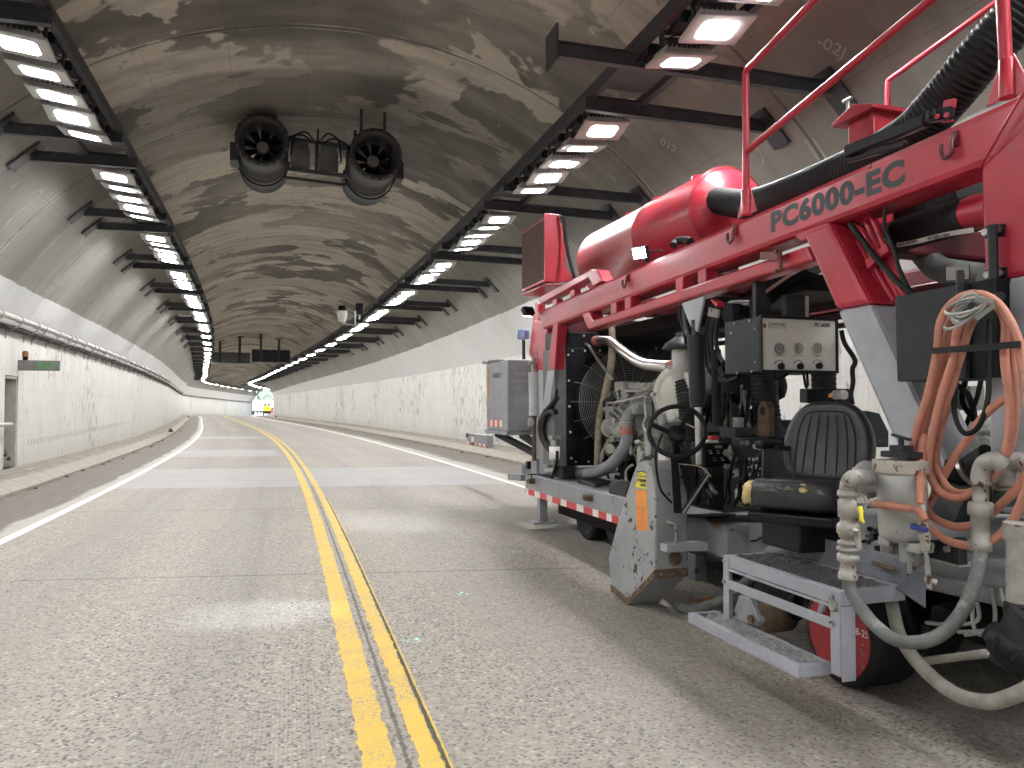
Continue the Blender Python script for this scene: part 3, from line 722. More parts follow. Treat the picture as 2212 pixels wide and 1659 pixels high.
each(bmesh_b, 'stay', M['pipe'], tr); each(cp, 'pipe_clamp', M['pipe'], tr)
b = MB(); b.tube([P(s, -5.60, 3.24) for s in (28.9, 29.3)], .075, 10); b.build('coupling', M['pipe'], tr)
# ------------------------------------------------------------------ exit door, sign, beacon
o = empty('emergency_door', P(18.54, -6.0, .2), 'gray recessed emergency exit door with peeling paint in the left wall', 'door')
MD = gm('peeling_gray_door_paint', (.36, .355, .34), .5, var=.1, chips=((.05, .045, .04), .60, 9), dirt=((.2, .19, .17), .25, 4))
b = MB(); b.box(P(18.54, -6.20, 1.15), (.05, .86, 1.89), rotz(18.5)); b.build('door_leaf', MD, o)
b = MB(); rr = rotz(18.5)
b.box(P(18.955, -6.03, 1.15), (.3, .05, 1.90), rr); b.box(P(18.135, -6.03, 1.15), (.3, .05, 1.90), rr); b.box(P(18.545, -6.03, 2.085), (.3, .86, .06), rr); b.build('door_frame', MD, o, bevel=.006)
b = MB(); b.bar(P(18.14, -6.14, 1.05), P(18.3, -6.02, 1.05), .04, .04); b.build('door_handle', M['steel'], o)
rl = empty('handrail_stub', P(17.9, -5.75, 1.1), 'short gray pipe rail end beside the exit door', 'rail')
b = MB(); b.tube([P(17.2, -5.72, 1.12), P(18.05, -5.72, 1.12)], .045, 10); b.build('rail_pipe', M['pipe'], rl)
b = MB(); b.tube([P(17.6, -5.86, 1.12), P(17.6, -5.72, 1.12)], .025, 8); b.build('wall_stay', M['pipe'], rl)
ex = empty('exit_sign', P(19.1, -5.7, 2.4), 'EXIT sign box with dull green letters on a gray panel above the door', 'sign')
hx = P(19.0, -5.86, 2.36); hd = fr(19)[3]; RX = Vector((math.cos(hd), -math.sin(hd), 0)); AX = Vector((math.sin(hd), math.cos(hd), 0))
SG = gm('sign_housing_gray', (.19, .185, .175), .5)
b = MB(); b.box(hx + RX * .13, (.26, .14, .22), rotz(19)); b.build('mounting_box', SG, ex, bevel=.006)
b = MB(); b.box(hx + RX * .52 + AX * .0, (.52, .09, .22), rotz(19)); b.build('sign_box', SG, ex, bevel=.006)
def text_mesh(body, size, mat, parent, origin, xdir, ydir, name='lettering', bold=0., shear=0., stretch=1., align='LEFT', depth=.0015, space=1.0):
    cu = bpy.data.curves.new('tmp_text', 'FONT'); cu.body = body; cu.size = size; cu.offset = bold; cu.extrude = depth; cu.shear = shear; cu.align_x = align; cu.space_character = space; cu.resolution_u = 4
    ob = bpy.data.objects.new('tmp_text', cu); COL.objects.link(ob)
    bpy.context.view_layer.update()
    me = bpy.data.meshes.new_from_object(ob.evaluated_get(bpy.context.evaluated_depsgraph_get()))
    bpy.data.objects.remove(ob); bpy.data.curves.remove(cu)
    x = Vector(xdir).normalized(); y = Vector(ydir); y = (y - x * y.dot(x)).normalized(); z = x.cross(y); base = worldloc(parent)
    for v in me.vertices: v.co = Vector(origin) + x * v.co.x * stretch + y * v.co.y + z * v.co.z - base
    me.materials.clear(); me.materials.append(mat); me.name = name
    o = bpy.data.objects.new(name, me); COL.objects.link(o); o.parent = parent; return o
text_mesh('EXIT', .185, gm('dull_green_letters', (.09, .30, .12), .5), ex, hx + RX * .36 - AX * .047 + Vector((0, 0, -.065)), RX, (0, 0, 1), bold=.006)
be = empty('warning_beacon', hx + RX * .12 + Vector((0, 0, .11)), 'small amber beacon on top of the exit sign box', 'beacon')
b = MB(); b.lathe(hx + RX * .12 + Vector((0, 0, .11)), (0, 0, 1), [(0, .05), (.06, .05), (.06, .06), (.075, .06)], 14); b.build('beacon_base', M['black'], be)
b = MB(); b.lathe(hx + RX * .12 + Vector((0, 0, .185)), (0, 0, 1), [(0, .058), (.05, .062), (.11, .056), (.125, .03)], 14); b.build('beacon_dome', gm('amber_dome', (.30, .12, .05), .25), be)
# ------------------------------------------------------------------ hanging message signs, camera, junction box, markers
def msg_sign(x0, x1, y0, y1, s0, name, label, mat, posts, back):
    g = .36166; X0, X1, Y0, Y1 = [(v * g + o_) / 1.8228 for v, o_ in ((x0, 600), (x1, 600), (y0, 1150), (y1, 1150))]
    D = 61.0
    hd = fr(58)[3]; ax = Vector((math.sin(hd), math.cos(hd), 0)); rt = Vector((math.cos(hd), -math.sin(hd), 0))
    A = [Vector((0, 0, EYE)) + ray(x, y) * D for x, y in ((X0, Y1), (X1, Y1), (X1, Y0), (X0, Y0))]
    c = sum(A, Vector()) / 4; w = (A[1] - A[0]).length; h = (A[3] - A[0]).length
    t = empty(name, c, label, 'sign')
    b = MB(); b.box(c, (w, .3, h), rotz(58)); b.build('cabinet', mat, t, bevel=.02)
    b = MB()
    for p in posts:
        pc = c + rt * ((p - .5) * w); b.bar(pc + Vector((0, 0, -h * .45)) - ax * .2, pc + Vector((0, 0, 1.75 if abs(p - (.73 if back else .23)) < .1 else 1.4)) - ax * .2, .18, .18); b.box(pc + Vector((0, 0, 1.72 if abs(p - (.73 if back else .23)) < .1 else 1.37)) - ax * .2, (.6, .3, .06), rotz(58))
    each(b, 'hanger_post', M['rail'], t)
    return t, c, w, h, rt, ax
t, c, w, h, rt, ax = msg_sign(655, 1050, 655, 780, 48, 'overhead_sign', 'left hanging sign seen from behind, plain gray back on two posts', gm('sign_back_gray', (.10, .10, .10), .5), (.22, .73), True)
b = MB(); b.box(c - ax * .17 + rt * -.02 * w, (w * .42, .02, h * .8), rotz(58)); b.build('access_panel', gm('sign_panel_gray', (.13, .13, .13), .5), t)
b = MB()
for e in (-.5, .5): b.bar(c - ax * .17 + Vector((0, 0, e * h)) - rt * w * .5, c - ax * .17 + Vector((0, 0, e * h)) + rt * w * .5, .05, .06)
each(b, 'edge_trim', M['lampbody'], t)
t, c, w, h, rt, ax = msg_sign(1095, 1490, 630, 765, 48, 'message_board', 'right hanging message board with unlit dark blue display', gm('dark_display', (.012, .014, .028), .35), (.23, .70), False)
cc = P(24.3, 2.75, 5.0)
k = empty('surveillance_camera', cc, 'white cylindrical camera hanging from an arm on the right lamp rail', 'camera')
def zc(x, y, D): return Vector((0, 0, EYE)) + ray((1300 + .4069 * x) / 1.8228, (700 + .4069 * y) / 1.8228) * D
D = 24.5
b = MB(); a1, a2 = zc(117, 1285, D), zc(117, 1395, D); b.lathe(a2, a1 - a2, [(0, .11), (.2, .16), (.33, .16), (.36, .12)], 16); b.build('camera_body', M['white'], k)
b = MB(); b.lathe(a1, a1 - a2, [(-.05, .13), (.12, .13), (.16, .09)], 16); b.build('sun_shield', M['black'], k)
b = MB(); b.tube([a2 + Vector((0, 0, -.02)), zc(140, 1415, D), zc(240, 1425, D), zc(240, 1290, D)], .035, 8); b.build('arm', M['lampbody'], k)
bx = empty('antenna_box', zc(282, 1270, D + .3), 'black box on a short mast beside the hanging camera', 'box')
b = MB(); b.box(zc(282, 1270, D + .3), (.24, .2, .36), rotz(24)); b.build('housing', M['black'], bx, bevel=.02)
b = MB(); b.tube([zc(282, 1300, D + .3), zc(282, 1370, D + .3)], .03, 8); b.build('mast', M['lampbody'], bx)
def zl(x, y, D): return Vector((0, 0, EYE)) + ray((500 + .2411 * x) / 1.8228, (900 + .2411 * y) / 1.8228) * D
jb = empty('junction_box', zl(935, 1345, 30.5), 'square light gray junction box on the left lamp bracket arms', 'box')
b = MB(); b.box(zl(935, 1345, 30.5), (.46, .25, .42), rotz(30)); b.build('housing', gm('junction_gray', (.40, .39, .36), .5), jb, bevel=.012)
b = MB(); b.box(zl(935, 1345, 30.35), (.40, .02, .36), rotz(30)); b.build('lid', gm('junction_lid_gray', (.44, .43, .40), .5), jb, bevel=.006)
def marker(pt, label):
    t = empty('kerb_marker', pt, label, 'marker', 'red markers on the kerbs')
    b = MB(); b.box(pt + Vector((0, 0, .05)), (.24, .2, .07), rotz(60)); b.build('base', M['black'], t, bevel=.02)
    b = MB(); b.lathe(pt + Vector((0, 0, .075)), (0, 0, 1), [(0, .09), (.08, .075), (.13, .03)], 10); b.build('red_cap', gm('red_cap', (.20, .02, .02), .4), t)
def gpx(x, y, zz): g = .36166; return U((600 + g * x) / 1.8228, (1150 + g * y) / 1.8228, Z=zz)
marker(P(46.5, -4.95, .1), 'red marker at the left kerb where the road begins to bend')
marker(P(106, -4.95, .15), 'smaller red marker further along the left kerb')
marker(P(104, 5.5, .1), 'red marker at the right kerb by the far wall corner')
random.seed(11)
db = MB()
for i in range(46):
    side = random.choice((-1, 1)); s = random.uniform(15, 60) if side < 0 else random.uniform(14, 70); l = random.uniform(-5.0, -4.6) if side < 0 else random.uniform(5.2, 5.6)
    p = P(s, l, .0); r = random.uniform(.02, .055); n0 = len(db.v)
    db.lathe(p, (random.uniform(-.3, .3), random.uniform(-.3, .3), 1), [(-.005, r * .8), (r * .4, r), (r * .7, r * .5)], 6, False)
tag(db.build('gutter_debris', gm('debris_brown', (.085, .07, .05), .9, var=.4, vs=20)), 'small dirt clods and litter lying in the gutters', 'debris', kind='stuff')

# chalk marks left on the vault
vault_o = bpy.data.objects['tunnel_vault']
def vault_text(body, px, py, hgt, ang):
    v = ray(px, py); t = 3.0
    while t < 60:
        p = Vector((0, 0, EYE)) + v * t; i = min(range(200, 420), key=lambda k: (PATH[k][0] - p.x) ** 2 + (PATH[k][1] - p.y) ** 2); a = PATH[i]
        dx, dy = p.x - a[0], p.y - a[1]; l = dx * math.cos(a[3]) - dy * math.sin(a[3]); z = p.z - a[2]; xx = (l - CEN) * RAD * math.cos(math.asin((SPR - ZC) / RAD)) / HW
        if z > SPR and xx * xx + (z - ZC) ** 2 > (RAD - .012) ** 2: break
        t += .01
    rt = Vector((math.cos(a[3]), -math.sin(a[3]), 0)); al = Vector((math.sin(a[3]), math.cos(a[3]), 0)); nrm = (rt * -xx + UP3 * -(z - ZC)).normalized(); u = al.cross(nrm).normalized()
    x = al * math.cos(ang) + u * math.sin(ang); y = nrm.cross(x)
    text_mesh(body, hgt, M['lampbody'], vault_o, p, x, y, name='chalk_mark', depth=.001)
UP3 = Vector((0, 0, 1))
vault_text('-02J', 1762, 96, .22, 4.24); vault_text('012', 1425, 310, .20, 4.24); vault_text('MR', 1310, 380, .16, 4.3)
# ------------------------------------------------------------------ the grinding machine
mach = empty('grinding_machine', (4.0, 5.5, .0), 'large red and gray diesel grinding machine with open engine, operator seat and steps', 'road machine')
XF = 3.0
def pl(zone, pts, X=None, Y=None): return [q(zone, x, y, X, Y) for x, y in pts]
def part(b, name, mat, bevel=0., parent=None, sub=0, label=None):
    o = b.build(name, mat, parent or mach, bevel, sub)
    if label: o['label'] = label
    return o
def depth(x, y, X=None, Y=None):
    p = U(x, y, X, Y) - Vector((0, 0, EYE)); return p.dot(ray(CX, CY))
def at(x, y, d):
    v = ray(x, y); return Vector((0, 0, EYE)) + v * (d / v.dot(ray(CX, CY)))
def zat(zone, x, y, d):
    ox, oy, k = ZN[zone]; return at(ox + k * x, oy + k * y, d)
VW = ray(CX, CY); VR = Vector((VW.y, -VW.x, 0)).normalized(); UP = Vector((0, 0, 1)); XX = Vector((1, 0, 0)); YY = Vector((0, 1, 0))
# --- upper side beam, legs, panel
b = MB(); b.prism([U(1159, 673, X=XF), U(2330, 144, X=XF), U(2330, 283, X=XF), U(1171, 714, X=XF)], (.22, 0, 0))
beam = part(b, 'side_beam', M['red'], .035)
# far-side beam and cross members
b = MB(); yb0, yb1 = U(1159, 673, X=XF).y, 1.9; zb = U(1400, 560, X=XF).z
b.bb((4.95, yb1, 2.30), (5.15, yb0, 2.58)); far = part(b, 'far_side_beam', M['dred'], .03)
b = MB()
for yy in (yb0 - .12, 6.6, 5.2, 3.55, 2.4): b.bb((XF + .21, yy - .08, 2.33), (4.96, yy + .08, 2.5))
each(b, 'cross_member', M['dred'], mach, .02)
b = MB(); b.prism([U(1279.5, 691.6, X=2.99), U(1743, 530, X=2.99), U(1756, 563, X=2.99), U(1269.6, 712.6, X=2.99), U(1254.7, 677.5, X=2.99), U(1272, 671, X=2.99)], (.14, 0, 0)); part(b, 'lower_guard_rail', M['red'], .018)
b = MB()
for xa, xc in ((1319, 1331), (1349, 1362), (1459, 1475), (1507, 1525)):
    f1 = lambda x: 714 - .3717 * (x - 1171.6) - 3
    f2 = lambda x: 691.6 - .3488 * (x - 1279.5) + 3
    b.prism([U(xa, f1(xa), X=3.0), U(xc, f1(xc), X=3.0), U(xc, f2(xc), X=3.0), U(xa, f2(xa), X=3.0)], (.10, 0, 0))
each(b, 'guard_rail_post', M['red'], mach, .006)
b = MB(); b.prism(pl('a', [(260, 1050), (705, 802), (775, 800), (828, 900), (742, 948), (700, 868), (275, 1105)], 3.03), (.13, 0, 0))
for xa in (385, 540): b.prism(pl('a', [(xa, 1060 if xa < 400 else 985), (xa + 38, 1050 if xa < 400 else 965), (xa + 38, 1112 if xa < 400 else 1030), (xa, 1125 if xa < 400 else 1045)], 3.05), (.08, 0, 0))
part(b, 'upper_guard_rail', M['red'], .012)
# diagonal leg, red above and gray below
def leg(pts_red, pts_gray, X, ext, name='diagonal_leg', bev=.03):
    b = MB(); b.prism([U(x, y, X=X) for x, y in pts_red], (ext, 0, 0)); o = part(b, name, M['red'], bev)
    b = MB(); b.prism([U(x, y, X=X) for x, y in pts_gray], (ext, 0, 0)); part(b, 'gray_lower_end', M['lgray'], bev, o)
    return o
leg([(1730, 500), (1789, 478), (1878.7, 656.6), (1804.5, 669.4)], [(1804.5, 669.4), (1878.7, 656.6), (2049, 1015), (1957, 1015)], 2.985, .26)
b = MB(); b.prism([U(1711, 507, X=2.99), U(1789, 478, X=2.99), U(1789, 500, X=2.99), U(1730, 522, X=2.99)], (.2, 0, 0)); part(b, 'leg_gusset', M['red'], .01)
b = MB(); b.prism([U(2117, 363, X=2.97), U(2340, 130, X=2.97), U(2340, 571, X=2.97), U(2125.7, 610.5, X=2.97)], (.26, 0, 0)); o = part(b, 'corner_panel', M['red'], .02)
b = MB(); b.prism([U(2125.7, 610.5, X=2.97), U(2340, 571, X=2.97), U(2340, 1150, X=2.97), U(2139, 1100, X=2.97)], (.26, 0, 0)); part(b, 'gray_lower_end', M['lgray'], .02, o)
b = MB(); b.tube([U(2117, 362, X=2.968), U(2212, 197, X=2.968)], .006, 6); part(b, 'weld_seam', M['red'], 0, o)
# rear leg and brace
leg([(1152, 692), (1182, 700), (1182, 800), (1161, 800)], [(1161, 800), (1182, 800), (1182, 925), (1164, 925)], 3.02, .22, 'rear_leg', .015)
leg([(1194, 700), (1205, 697), (1198, 799), (1182, 799)], [(1182, 799), (1198, 799), (1186, 884), (1171, 884)], 3.0, .12, 'rear_brace', .012)
b = MB(); b.prism(pl('h', [(528, 190), (560, 200), (545, 760), (484, 600)], 3.3), (.1, 0, 0)); part(b, 'rear_gusset', M['red'], .01)
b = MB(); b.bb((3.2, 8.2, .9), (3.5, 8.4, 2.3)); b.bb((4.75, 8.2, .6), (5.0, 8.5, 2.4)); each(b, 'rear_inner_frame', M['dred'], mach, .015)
b = MB(); b.bb((4.7, 3.0, .5), (5.0, 3.25, 2.35)); part(b, 'far_leg', M['lgray'], .02)
# hooks
def hook(zone, x, y, X):
    c = q(zone, x, y, X); k = .05
    pts = [c + Vector((-.01, 0, .05)), c + Vector((-.03, -.005, .0)), c + Vector((-.035, -.015, -.03)), c + Vector((-.035, .02, -.05)), c + Vector((-.035, .045, -.025)), c + Vector((-.035, .045, .02))]
    b = MB(); b.tube(spline(pts, 5), .011, 8, rad=None); b.box(c + Vector((-.005, -.005, .03)), (.02, .035, .07)); part(b, 'chain_hook', gm('dark_red_hook', (.13, .02, .03), .5) if 'dark_red_hook' not in bpy.data.materials else bpy.data.materials['dark_red_hook'])
hook('a', 1050, 905, XF); hook('a', 1985, 500, XF); hook('g', 1680, 1125, XF)
# lettering on the beam
def lettering(body, x0, y0, x1, y1, ht_px, mat, name, X=XF - .0008, **kw):
    a = U(x0, y0, X=X); c = U(x1, y1, X=X); d = (c - a).normalized()
    hgt = (U(x0, y0, X=X) - U(x0, y0 - ht_px, X=X)).length / .70
    o = text_mesh(body, hgt, mat, mach, a, d, d.cross(Vector((0, 0, 1))).cross(d) if False else (0, 0, 1), name=name, depth=.0003, **kw)
    w = max((v.co + worldloc(mach) - a).dot(d) for v in o.data.vertices)
    L = (c - a).length; k = L / w
    base = worldloc(mach)
    for v in o.data.vertices:
        r = v.co + base - a; v.co += d * (r.dot(d) * (k - 1))
    return o
lettering('PC6000-EC', 1665, 500.5, 1955, 392, 39.5, M['ink'], 'model_lettering', bold=.009, space=1.10)
lettering('DIAMOND', 1259, 661, 1333, 631, 17, M['ghost'], 'faded_lettering', bold=.002)
lettering('PRODUCTS', 1412, 600, 1558, 542, 20, M['ghost'], 'faded_lettering', bold=.002)
b = MB(); c0 = q('a', 608, 1095, XF - .0006)
b.prism([c0 + v for v in (Vector((0, 0, .11)), Vector((0, -.045, 0)), Vector((0, 0, -.11)), Vector((0, .045, 0)))], (-.0004, 0, 0)); part(b, 'diamond_emblem', M['ghost'])
# --- handrails
def rail_post(zone, base, top, X):
    b = MB(); p = q(zone, *base, X); t_ = q(zone, *top, X)
    return p, t_
hr = MB(); Xh = 3.10
A = q('g', 75, 1600, Xh); B = q('g', 70, 600, Xh); Cc = q('g', 95, 520, Xh); D_ = q('g', 640, -40, Xh); E_ = q('g', 1500, -640, Xh)
hr.tube([A] + spline([B, q('g', 72, 555, Xh), Cc, q('g', 140, 480, Xh)], 5) + [D_, E_], .024, 12)
hr.tube([q('g', 75, 1165, Xh), q('g', 1500, -8, Xh), q('g', 1900, -330, Xh)], .023, 12)
hr.tube([q('g', 2080, 700, Xh), q('g', 2045, 0, Xh), q('g', 2040, -300, Xh)], .028, 12)
part(hr, 'handrail', M['red'])
b = MB()
for (x, y, w) in ((78, 1650, 55), (2085, 750, 75)):
    b = MB(); c = q('g', x, y, Xh); b.lathe(c, UP, [(0, .036), (.17, .034), (.17, .026)], 14)
    for sy in (-1, 1): b.prism([c + Vector((.0, .03 * sy, .0)), c + Vector((.0, .11 * sy, 0)), c + Vector((0, .03 * sy, .19))], (.01, 0, 0))
    part(b, 'handrail_socket', M['red'], .003)
b = MB(); Xk = 4.9
b.tube([q('g', 1160, 900, Xk)] + spline([q('g', 1162, 660, Xk), q('g', 1168, 620, Xk), q('g', 1205, 590, Xk)], 5) + [q('g', 2000, 15, Xk), q('g', 2500, -350, Xk)], .024, 10); part(b, 'far_handrail', M['red'])
# --- vacuum tank
tx, tz, tr_ = 4.11, 3.305, .42
yn = U(1600, 420, X=tx).y; yf = U(1262, 572, X=3.8).y
dome = [(-.19, .02), (-.175, .12), (-.13, .22), (-.07, .30), (0, .35), (.02, .365)]
b = MB(); Lt = yf - yn - .19
b.lathe((tx, yn + .19, tz), YY, [(d, r * tr_ / .365) for d, r in dome] + [(.03, tr_), (Lt * .42, tr_), (Lt * .425, tr_ + .008), (Lt * .435, tr_ + .008), (Lt * .44, tr_), (Lt - .02, tr_)] + [(Lt - d, r * tr_ / .365) for d, r in dome[::-1]], 48)
tank = part(b, 'vacuum_tank', M['red'])
b = MB(); b.lathe((tx, yn + .175, tz), YY, [(0, tr_ + .002), (.008, tr_ + .006), (.016, tr_ + .002)], 48, caps=False); part(b, 'weld_ring', M['red'], 0, tank)
b = MB()
for f in (.25, .55, .8): b.cyl((tx - .03, yn + Lt * f, tz + tr_ - .01), (tx - .03, yn + Lt * f, tz + tr_ + .05), .06, 14)
each(b, 'tank_port', M['red'], tank, .004)
b = MB(); pp = q('a', 637, 740, 3.79); b.box(pp, (.004, .09, .055)); part(b, 'rating_plate', M['white'], 0, tank)
b = MB()
for yy in (yn + .5, yf - .5): b.bb((tx - .28, yy - .05, 2.58), (tx + .28, yy + .05, tz - .2))
each(b, 'tank_saddle', M['dred'], tank, .01)
# hose from the tank
hp = [at(1545, 433, depth(1545, 433, X=3.95))] + [U(x, y, X=X) for x, y, X in ((1575, 437, 3.86), (1610, 441, 3.75), (1650, 436, 3.6), (1700, 421, 3.47), (1760, 398, 3.42), (1810, 377, 3.40), (1862, 354, 3.38), (1925, 319, 3.38), (1982, 279, 3.38), (2045, 210, 3.38), (2103, 140, 3.38), (2165, 72, 3.42), (2250, -20, 3.5))]
def corr(pts, r, amp, pitch, n=18, sub=14):
    sp_ = spline(pts, sub); L = 0; out = [sp_[0]]; acc = 0
    # resample evenly
    seg = [0]
    for i in range(1, len(sp_)): seg.append(seg[-1] + (sp_[i] - sp_[i - 1]).length)
    total = seg[-1]; st = pitch / 4; res = []; d = 0; i = 0
    while d <= total:
        while i < len(seg) - 2 and seg[i + 1] < d: i += 1
        t = (d - seg[i]) / max(1e-9, seg[i + 1] - seg[i]); res.append(sp_[i].lerp(sp_[i + 1], t)); d += st
    b = MB(); b.tube(res, r, n, rad=[r + amp * (1, .35, -1, .35)[k % 4] for k in range(len(res))]); return b
part(corr(hp, .118, .0055, .028, 20), 'suction_hose', M['rubber'])
b = MB(); d0 = (hp[1] - hp[0]).normalized(); b.lathe(hp[0] - d0 * .12, d0, [(0, .128), (.12, .128), (.121, .12)], 24); part(b, 'hose_spigot', M['red'])
# hopper on top
hx0, hx1 = 3.62, 4.12; hy0 = q('g', 1055, 1000, hx0).y; hy1 = q('g', 855, 1000, hx0).y; hz1 = q('g', 1055, 815, hx0).z
b = MB(); b.bb((hx0, hy0, 2.5), (hx1, hy1, hz1)); hop = part(b, 'dust_hopper', M['red'], .008)
b = MB(); b.prism([(hx0 - .06, hy0 - .06, hz1 - .01), (hx0 - .06, (hy0 + hy1) / 2, hz1 + .05), (hx0 - .06, hy1 + .08, hz1 - .01), (hx0 - .06, hy1 + .08, hz1 - .035), (hx0 - .06, hy0 - .06, hz1 - .035)], (hx1 - hx0 + .12, 0, 0)); part(b, 'hopper_lid', M['red'], .004, hop)
b = MB(); c = Vector((hx0 + .02, hy1 + .02, hz1 + .02)); b.cyl(c, c + UP * .12, .012, 10); b.cyl(c + UP * .12 - YY * .04, c + UP * .12 + YY * .04, .012, 10); b.box(c, (.07, .07, .02)); part(b, 'clamp_handle', M['steel'], 0, hop)
b = MB(); b.cyl((hx0 + .1, hy0 + .0, hz1 - .22), (hx0 + .1, hy0 - .06, hz1 - .22), .09, 18); part(b, 'hopper_spout', M['red'], .004, hop)
# work-light bar on the beam
b = MB(); b.bar(q('g', 850, 1165, 2.94), q('g', 1465, 925, 2.94), .05, .06); b.bar(q('g', 850, 1165, 2.97) - UP * .05, q('g', 1300, 1010, 2.97) - UP * .06, .03, .03)
part(b, 'light_bar', M['black'], .008)
b = MB(); b.bar(q('g', 1465, 900, 2.93), q('g', 1660, 865, 2.95), .04, .055); b.tube([q('g', 1500, 900, 2.9), q('g', 1500, 850, 2.9)], .018, 8); part(b, 'light_bar_bracket', M['black'], .005)
b = MB(); b.bolt(q('g', 1545, 895, 2.91), (-1, 0, 0), .012, .01); b.bolt(q('g', 1620, 885, 2.91), (-1, 0, 0), .012, .01); b.bar(q('g', 1590, 860, 2.97), q('g', 1670, 845, 2.97), .02, .1); part(b, 'bracket_plate', M['red'], .003)
def work_lamp(c, nrm, w, h, lit, label=None):
    n = Vector(nrm).normalized(); r = UP.cross(n).normalized(); u = n.cross(r)
    rot = Matrix((r, n, u)).transposed()
    b = MB(); b.box(c - n * .03, (w, .06, h), rot)
    for i in range(6): b.box(c - n * .065 + r * ((i - 2.5) * w / 6.5), (.006, .03, h * .85), rot)
    o = part(b, 'work_lamp', M['black'], .008, label=label)
    b = MB(); b.box(c + n * .003, (w * .88, .008, h * .86), rot); part(b, 'lens', M['led'] if lit else bpy.data.materials.get('unlit_led') or gm('unlit_led', (.50, .49, .44), .25, var=.1), .0, o)
    if not lit:
        b = MB()
        for i in range(4): b.box(c + n * .009 + r * ((i / 3 - .5) * w * .86), (.006, .01, h * .86), rot)
        for i in range(3): b.box(c + n * .009 + u * ((i / 2 - .5) * h * .84), (w * .88, .01, .006), rot)
        part(b, 'lens_grid', M['lampbody'], 0, o)
    return o
work_lamp(q('a', 1145, 655, 2.93), (-.75, -.45, -.3), .125, .10, True, 'lit white work lamp on the tank side')
b = MB(); b.tube(spline([q('a', 1200, 640, 3.0), q('a', 1260, 645, 3.05), q('a', 1310, 630, 3.1), q('a', 1350, 640, 3.12)], 5), .008, 6); b.box(q('a', 1205, 690, 3.02), (.04, .04, .1)); part(b, 'lamp_cable', M['black'])
work_lamp(q('a', 165, 1180, 2.93), (-.2, .75, -.6), .14, .10, True, 'work lamp on the rear corner, seen from its back')
b = MB(); b.tube(spline([q('a', 1440, 590, 3.25), q('a', 1480, 550, 3.3), q('a', 1550, 545, 3.3), q('a', 1590, 560, 3.3)], 5), .035, 10); part(b, 'black_loop_hose', M['rubber'])
work_lamp(at(2068, 590, 3.55), -ray(2068, 590) + UP * .1, .10, .066, False, 'unlit work lamp with six cells')
# --- oil cooler on the rear corner
cx0 = 2.97
c4 = pl('a', [(120, 490), (325, 320), (335, 880), (135, 1000)], cx0); y0c, y1c = c4[1].y, c4[0].y; zlo, zhi = (c4[2].z + c4[3].z) / 2, (c4[0].z + c4[1].z) / 2
b = MB(); b.bb((cx0, y0c, zlo), (cx0 + .16, y1c, zhi)); o = part(b, 'oil_cooler', M['red'], .006)
t_ = NT('cooler_fins'); co = t_.n('TexCoord').outputs['Object']; sp_ = t_.n('SeparateXYZ', {0: co})
w1 = t_.math('SINE', t_.math('MULTIPLY', sp_.outputs[2], 700.)); n1 = t_.noise(co, 7, 5, .65)
cf = t_.mix(n1, (.045, .022, .022), (.15, .085, .08)); cf = t_.mix(t_.math('MULTIPLY', t_.step(w1, -.3, .8), .3), cf, (.03, .02, .02))
FINS = t_.done(cf, .75, .2, t_.bump(w1, .3, .004))
b = MB(); b.bb((cx0 - .004, y0c + .025, zlo + .03), (cx0 + .01, y1c - .02, zhi - .03)); part(b, 'cooler_core', FINS, 0, o)
b = MB(); b.bb((cx0 - .01, y0c - .012, zlo - .01), (cx0 + .18, y0c + .022, zhi + .03)); b.bb((cx0 + .16, y0c + .03, zlo + .2), (cx0 + .26, y1c - .03, zhi - .06)); b.prism([(cx0 + .05, y0c - .005, zlo + .12), (cx0 + .05, y0c - .005, zlo + .0), (cx0 + .40, y0c - .005, zlo + .0), (cx0 + .2, y0c - .005, zlo + .22)], (0, .02, 0)); b.bb((cx0, y0c, zlo - .05), (cx0 + .5, y1c, zlo - .03)); part(b, 'cooler_shroud', M['red'], .005, o)
b = MB(); b.tube(spline([q('a', 400, 330, 3.12), q('a', 470, 345, 3.14), q('a', 488, 400, 3.16), q('a', 505, 560, 3.18), q('a', 545, 750, 3.18), q('a', 580, 880, 3.18)], 6), .02, 10); part(b, 'cooler_hose', M['rubber'], 0, o)
b = MB(); b.tube([q('a', 400, 330, 3.12), q('a', 460, 340, 3.13)], .016, 10); b.tube([q('a', 480, 360, 3.155), q('a', 486, 420, 3.16)], .023, 10); part(b, 'hose_fitting', M['galv'], 0, o)
# --- lower frame
Xr = 3.0
b = MB(); y_r0 = U(1134.5, 1020, X=Xr).y; y_r1 = 4.6; zt_ = U(1345, 1075, X=Xr).z; zb_ = .385
b.prism([(Xr, y_r0, zt_ - .0), (Xr, y_r1, zt_), (Xr, y_r1, zb_ + .03), (Xr, y_r0 - .02, zb_ + .03), (Xr, y_r0, zb_ + .06)], (.30, 0, 0)); fr_o = part(b, 'lower_frame_rail', M['gray'], .012)
b = MB(); b.bb((Xr + .3, y_r1, zb_ + .02), (5.1, y_r0 - .05, zt_ - .03)); part(b, 'engine_deck', M['dgray'], .01)
zta, ztb = U(1140, 1055.5, X=Xr).z, U(1141, 1068, X=Xr).z
bk = [162, 180, 235, 280, 341, 387, 462, 512, 600, 660, 740, 790, 860, 905, 970, 1020]
for i in range(len(bk) - 1):
    ya, yb_ = q('b', bk[i], 1520 + (bk[i] - 160) * .25, Xr).y, q('b', bk[i + 1], 1520 + (bk[i + 1] - 160) * .25, Xr).y
    b = MB(); b.bb((Xr - .003, yb_, ztb), (Xr - .0005, ya, zta)); part(b, 'reflective_tape', M['tred'] if i % 2 else M['twhite'], 0, fr_o)
b = MB()
for zx, zy in ((205, 1425), (700, 1570)):
    c = q('b', zx, zy, Xr - .03); b.box(c, (.08, .09, .055)); b.box(c + Vector((-.045, 0, 0)), (.015, .055, .03))
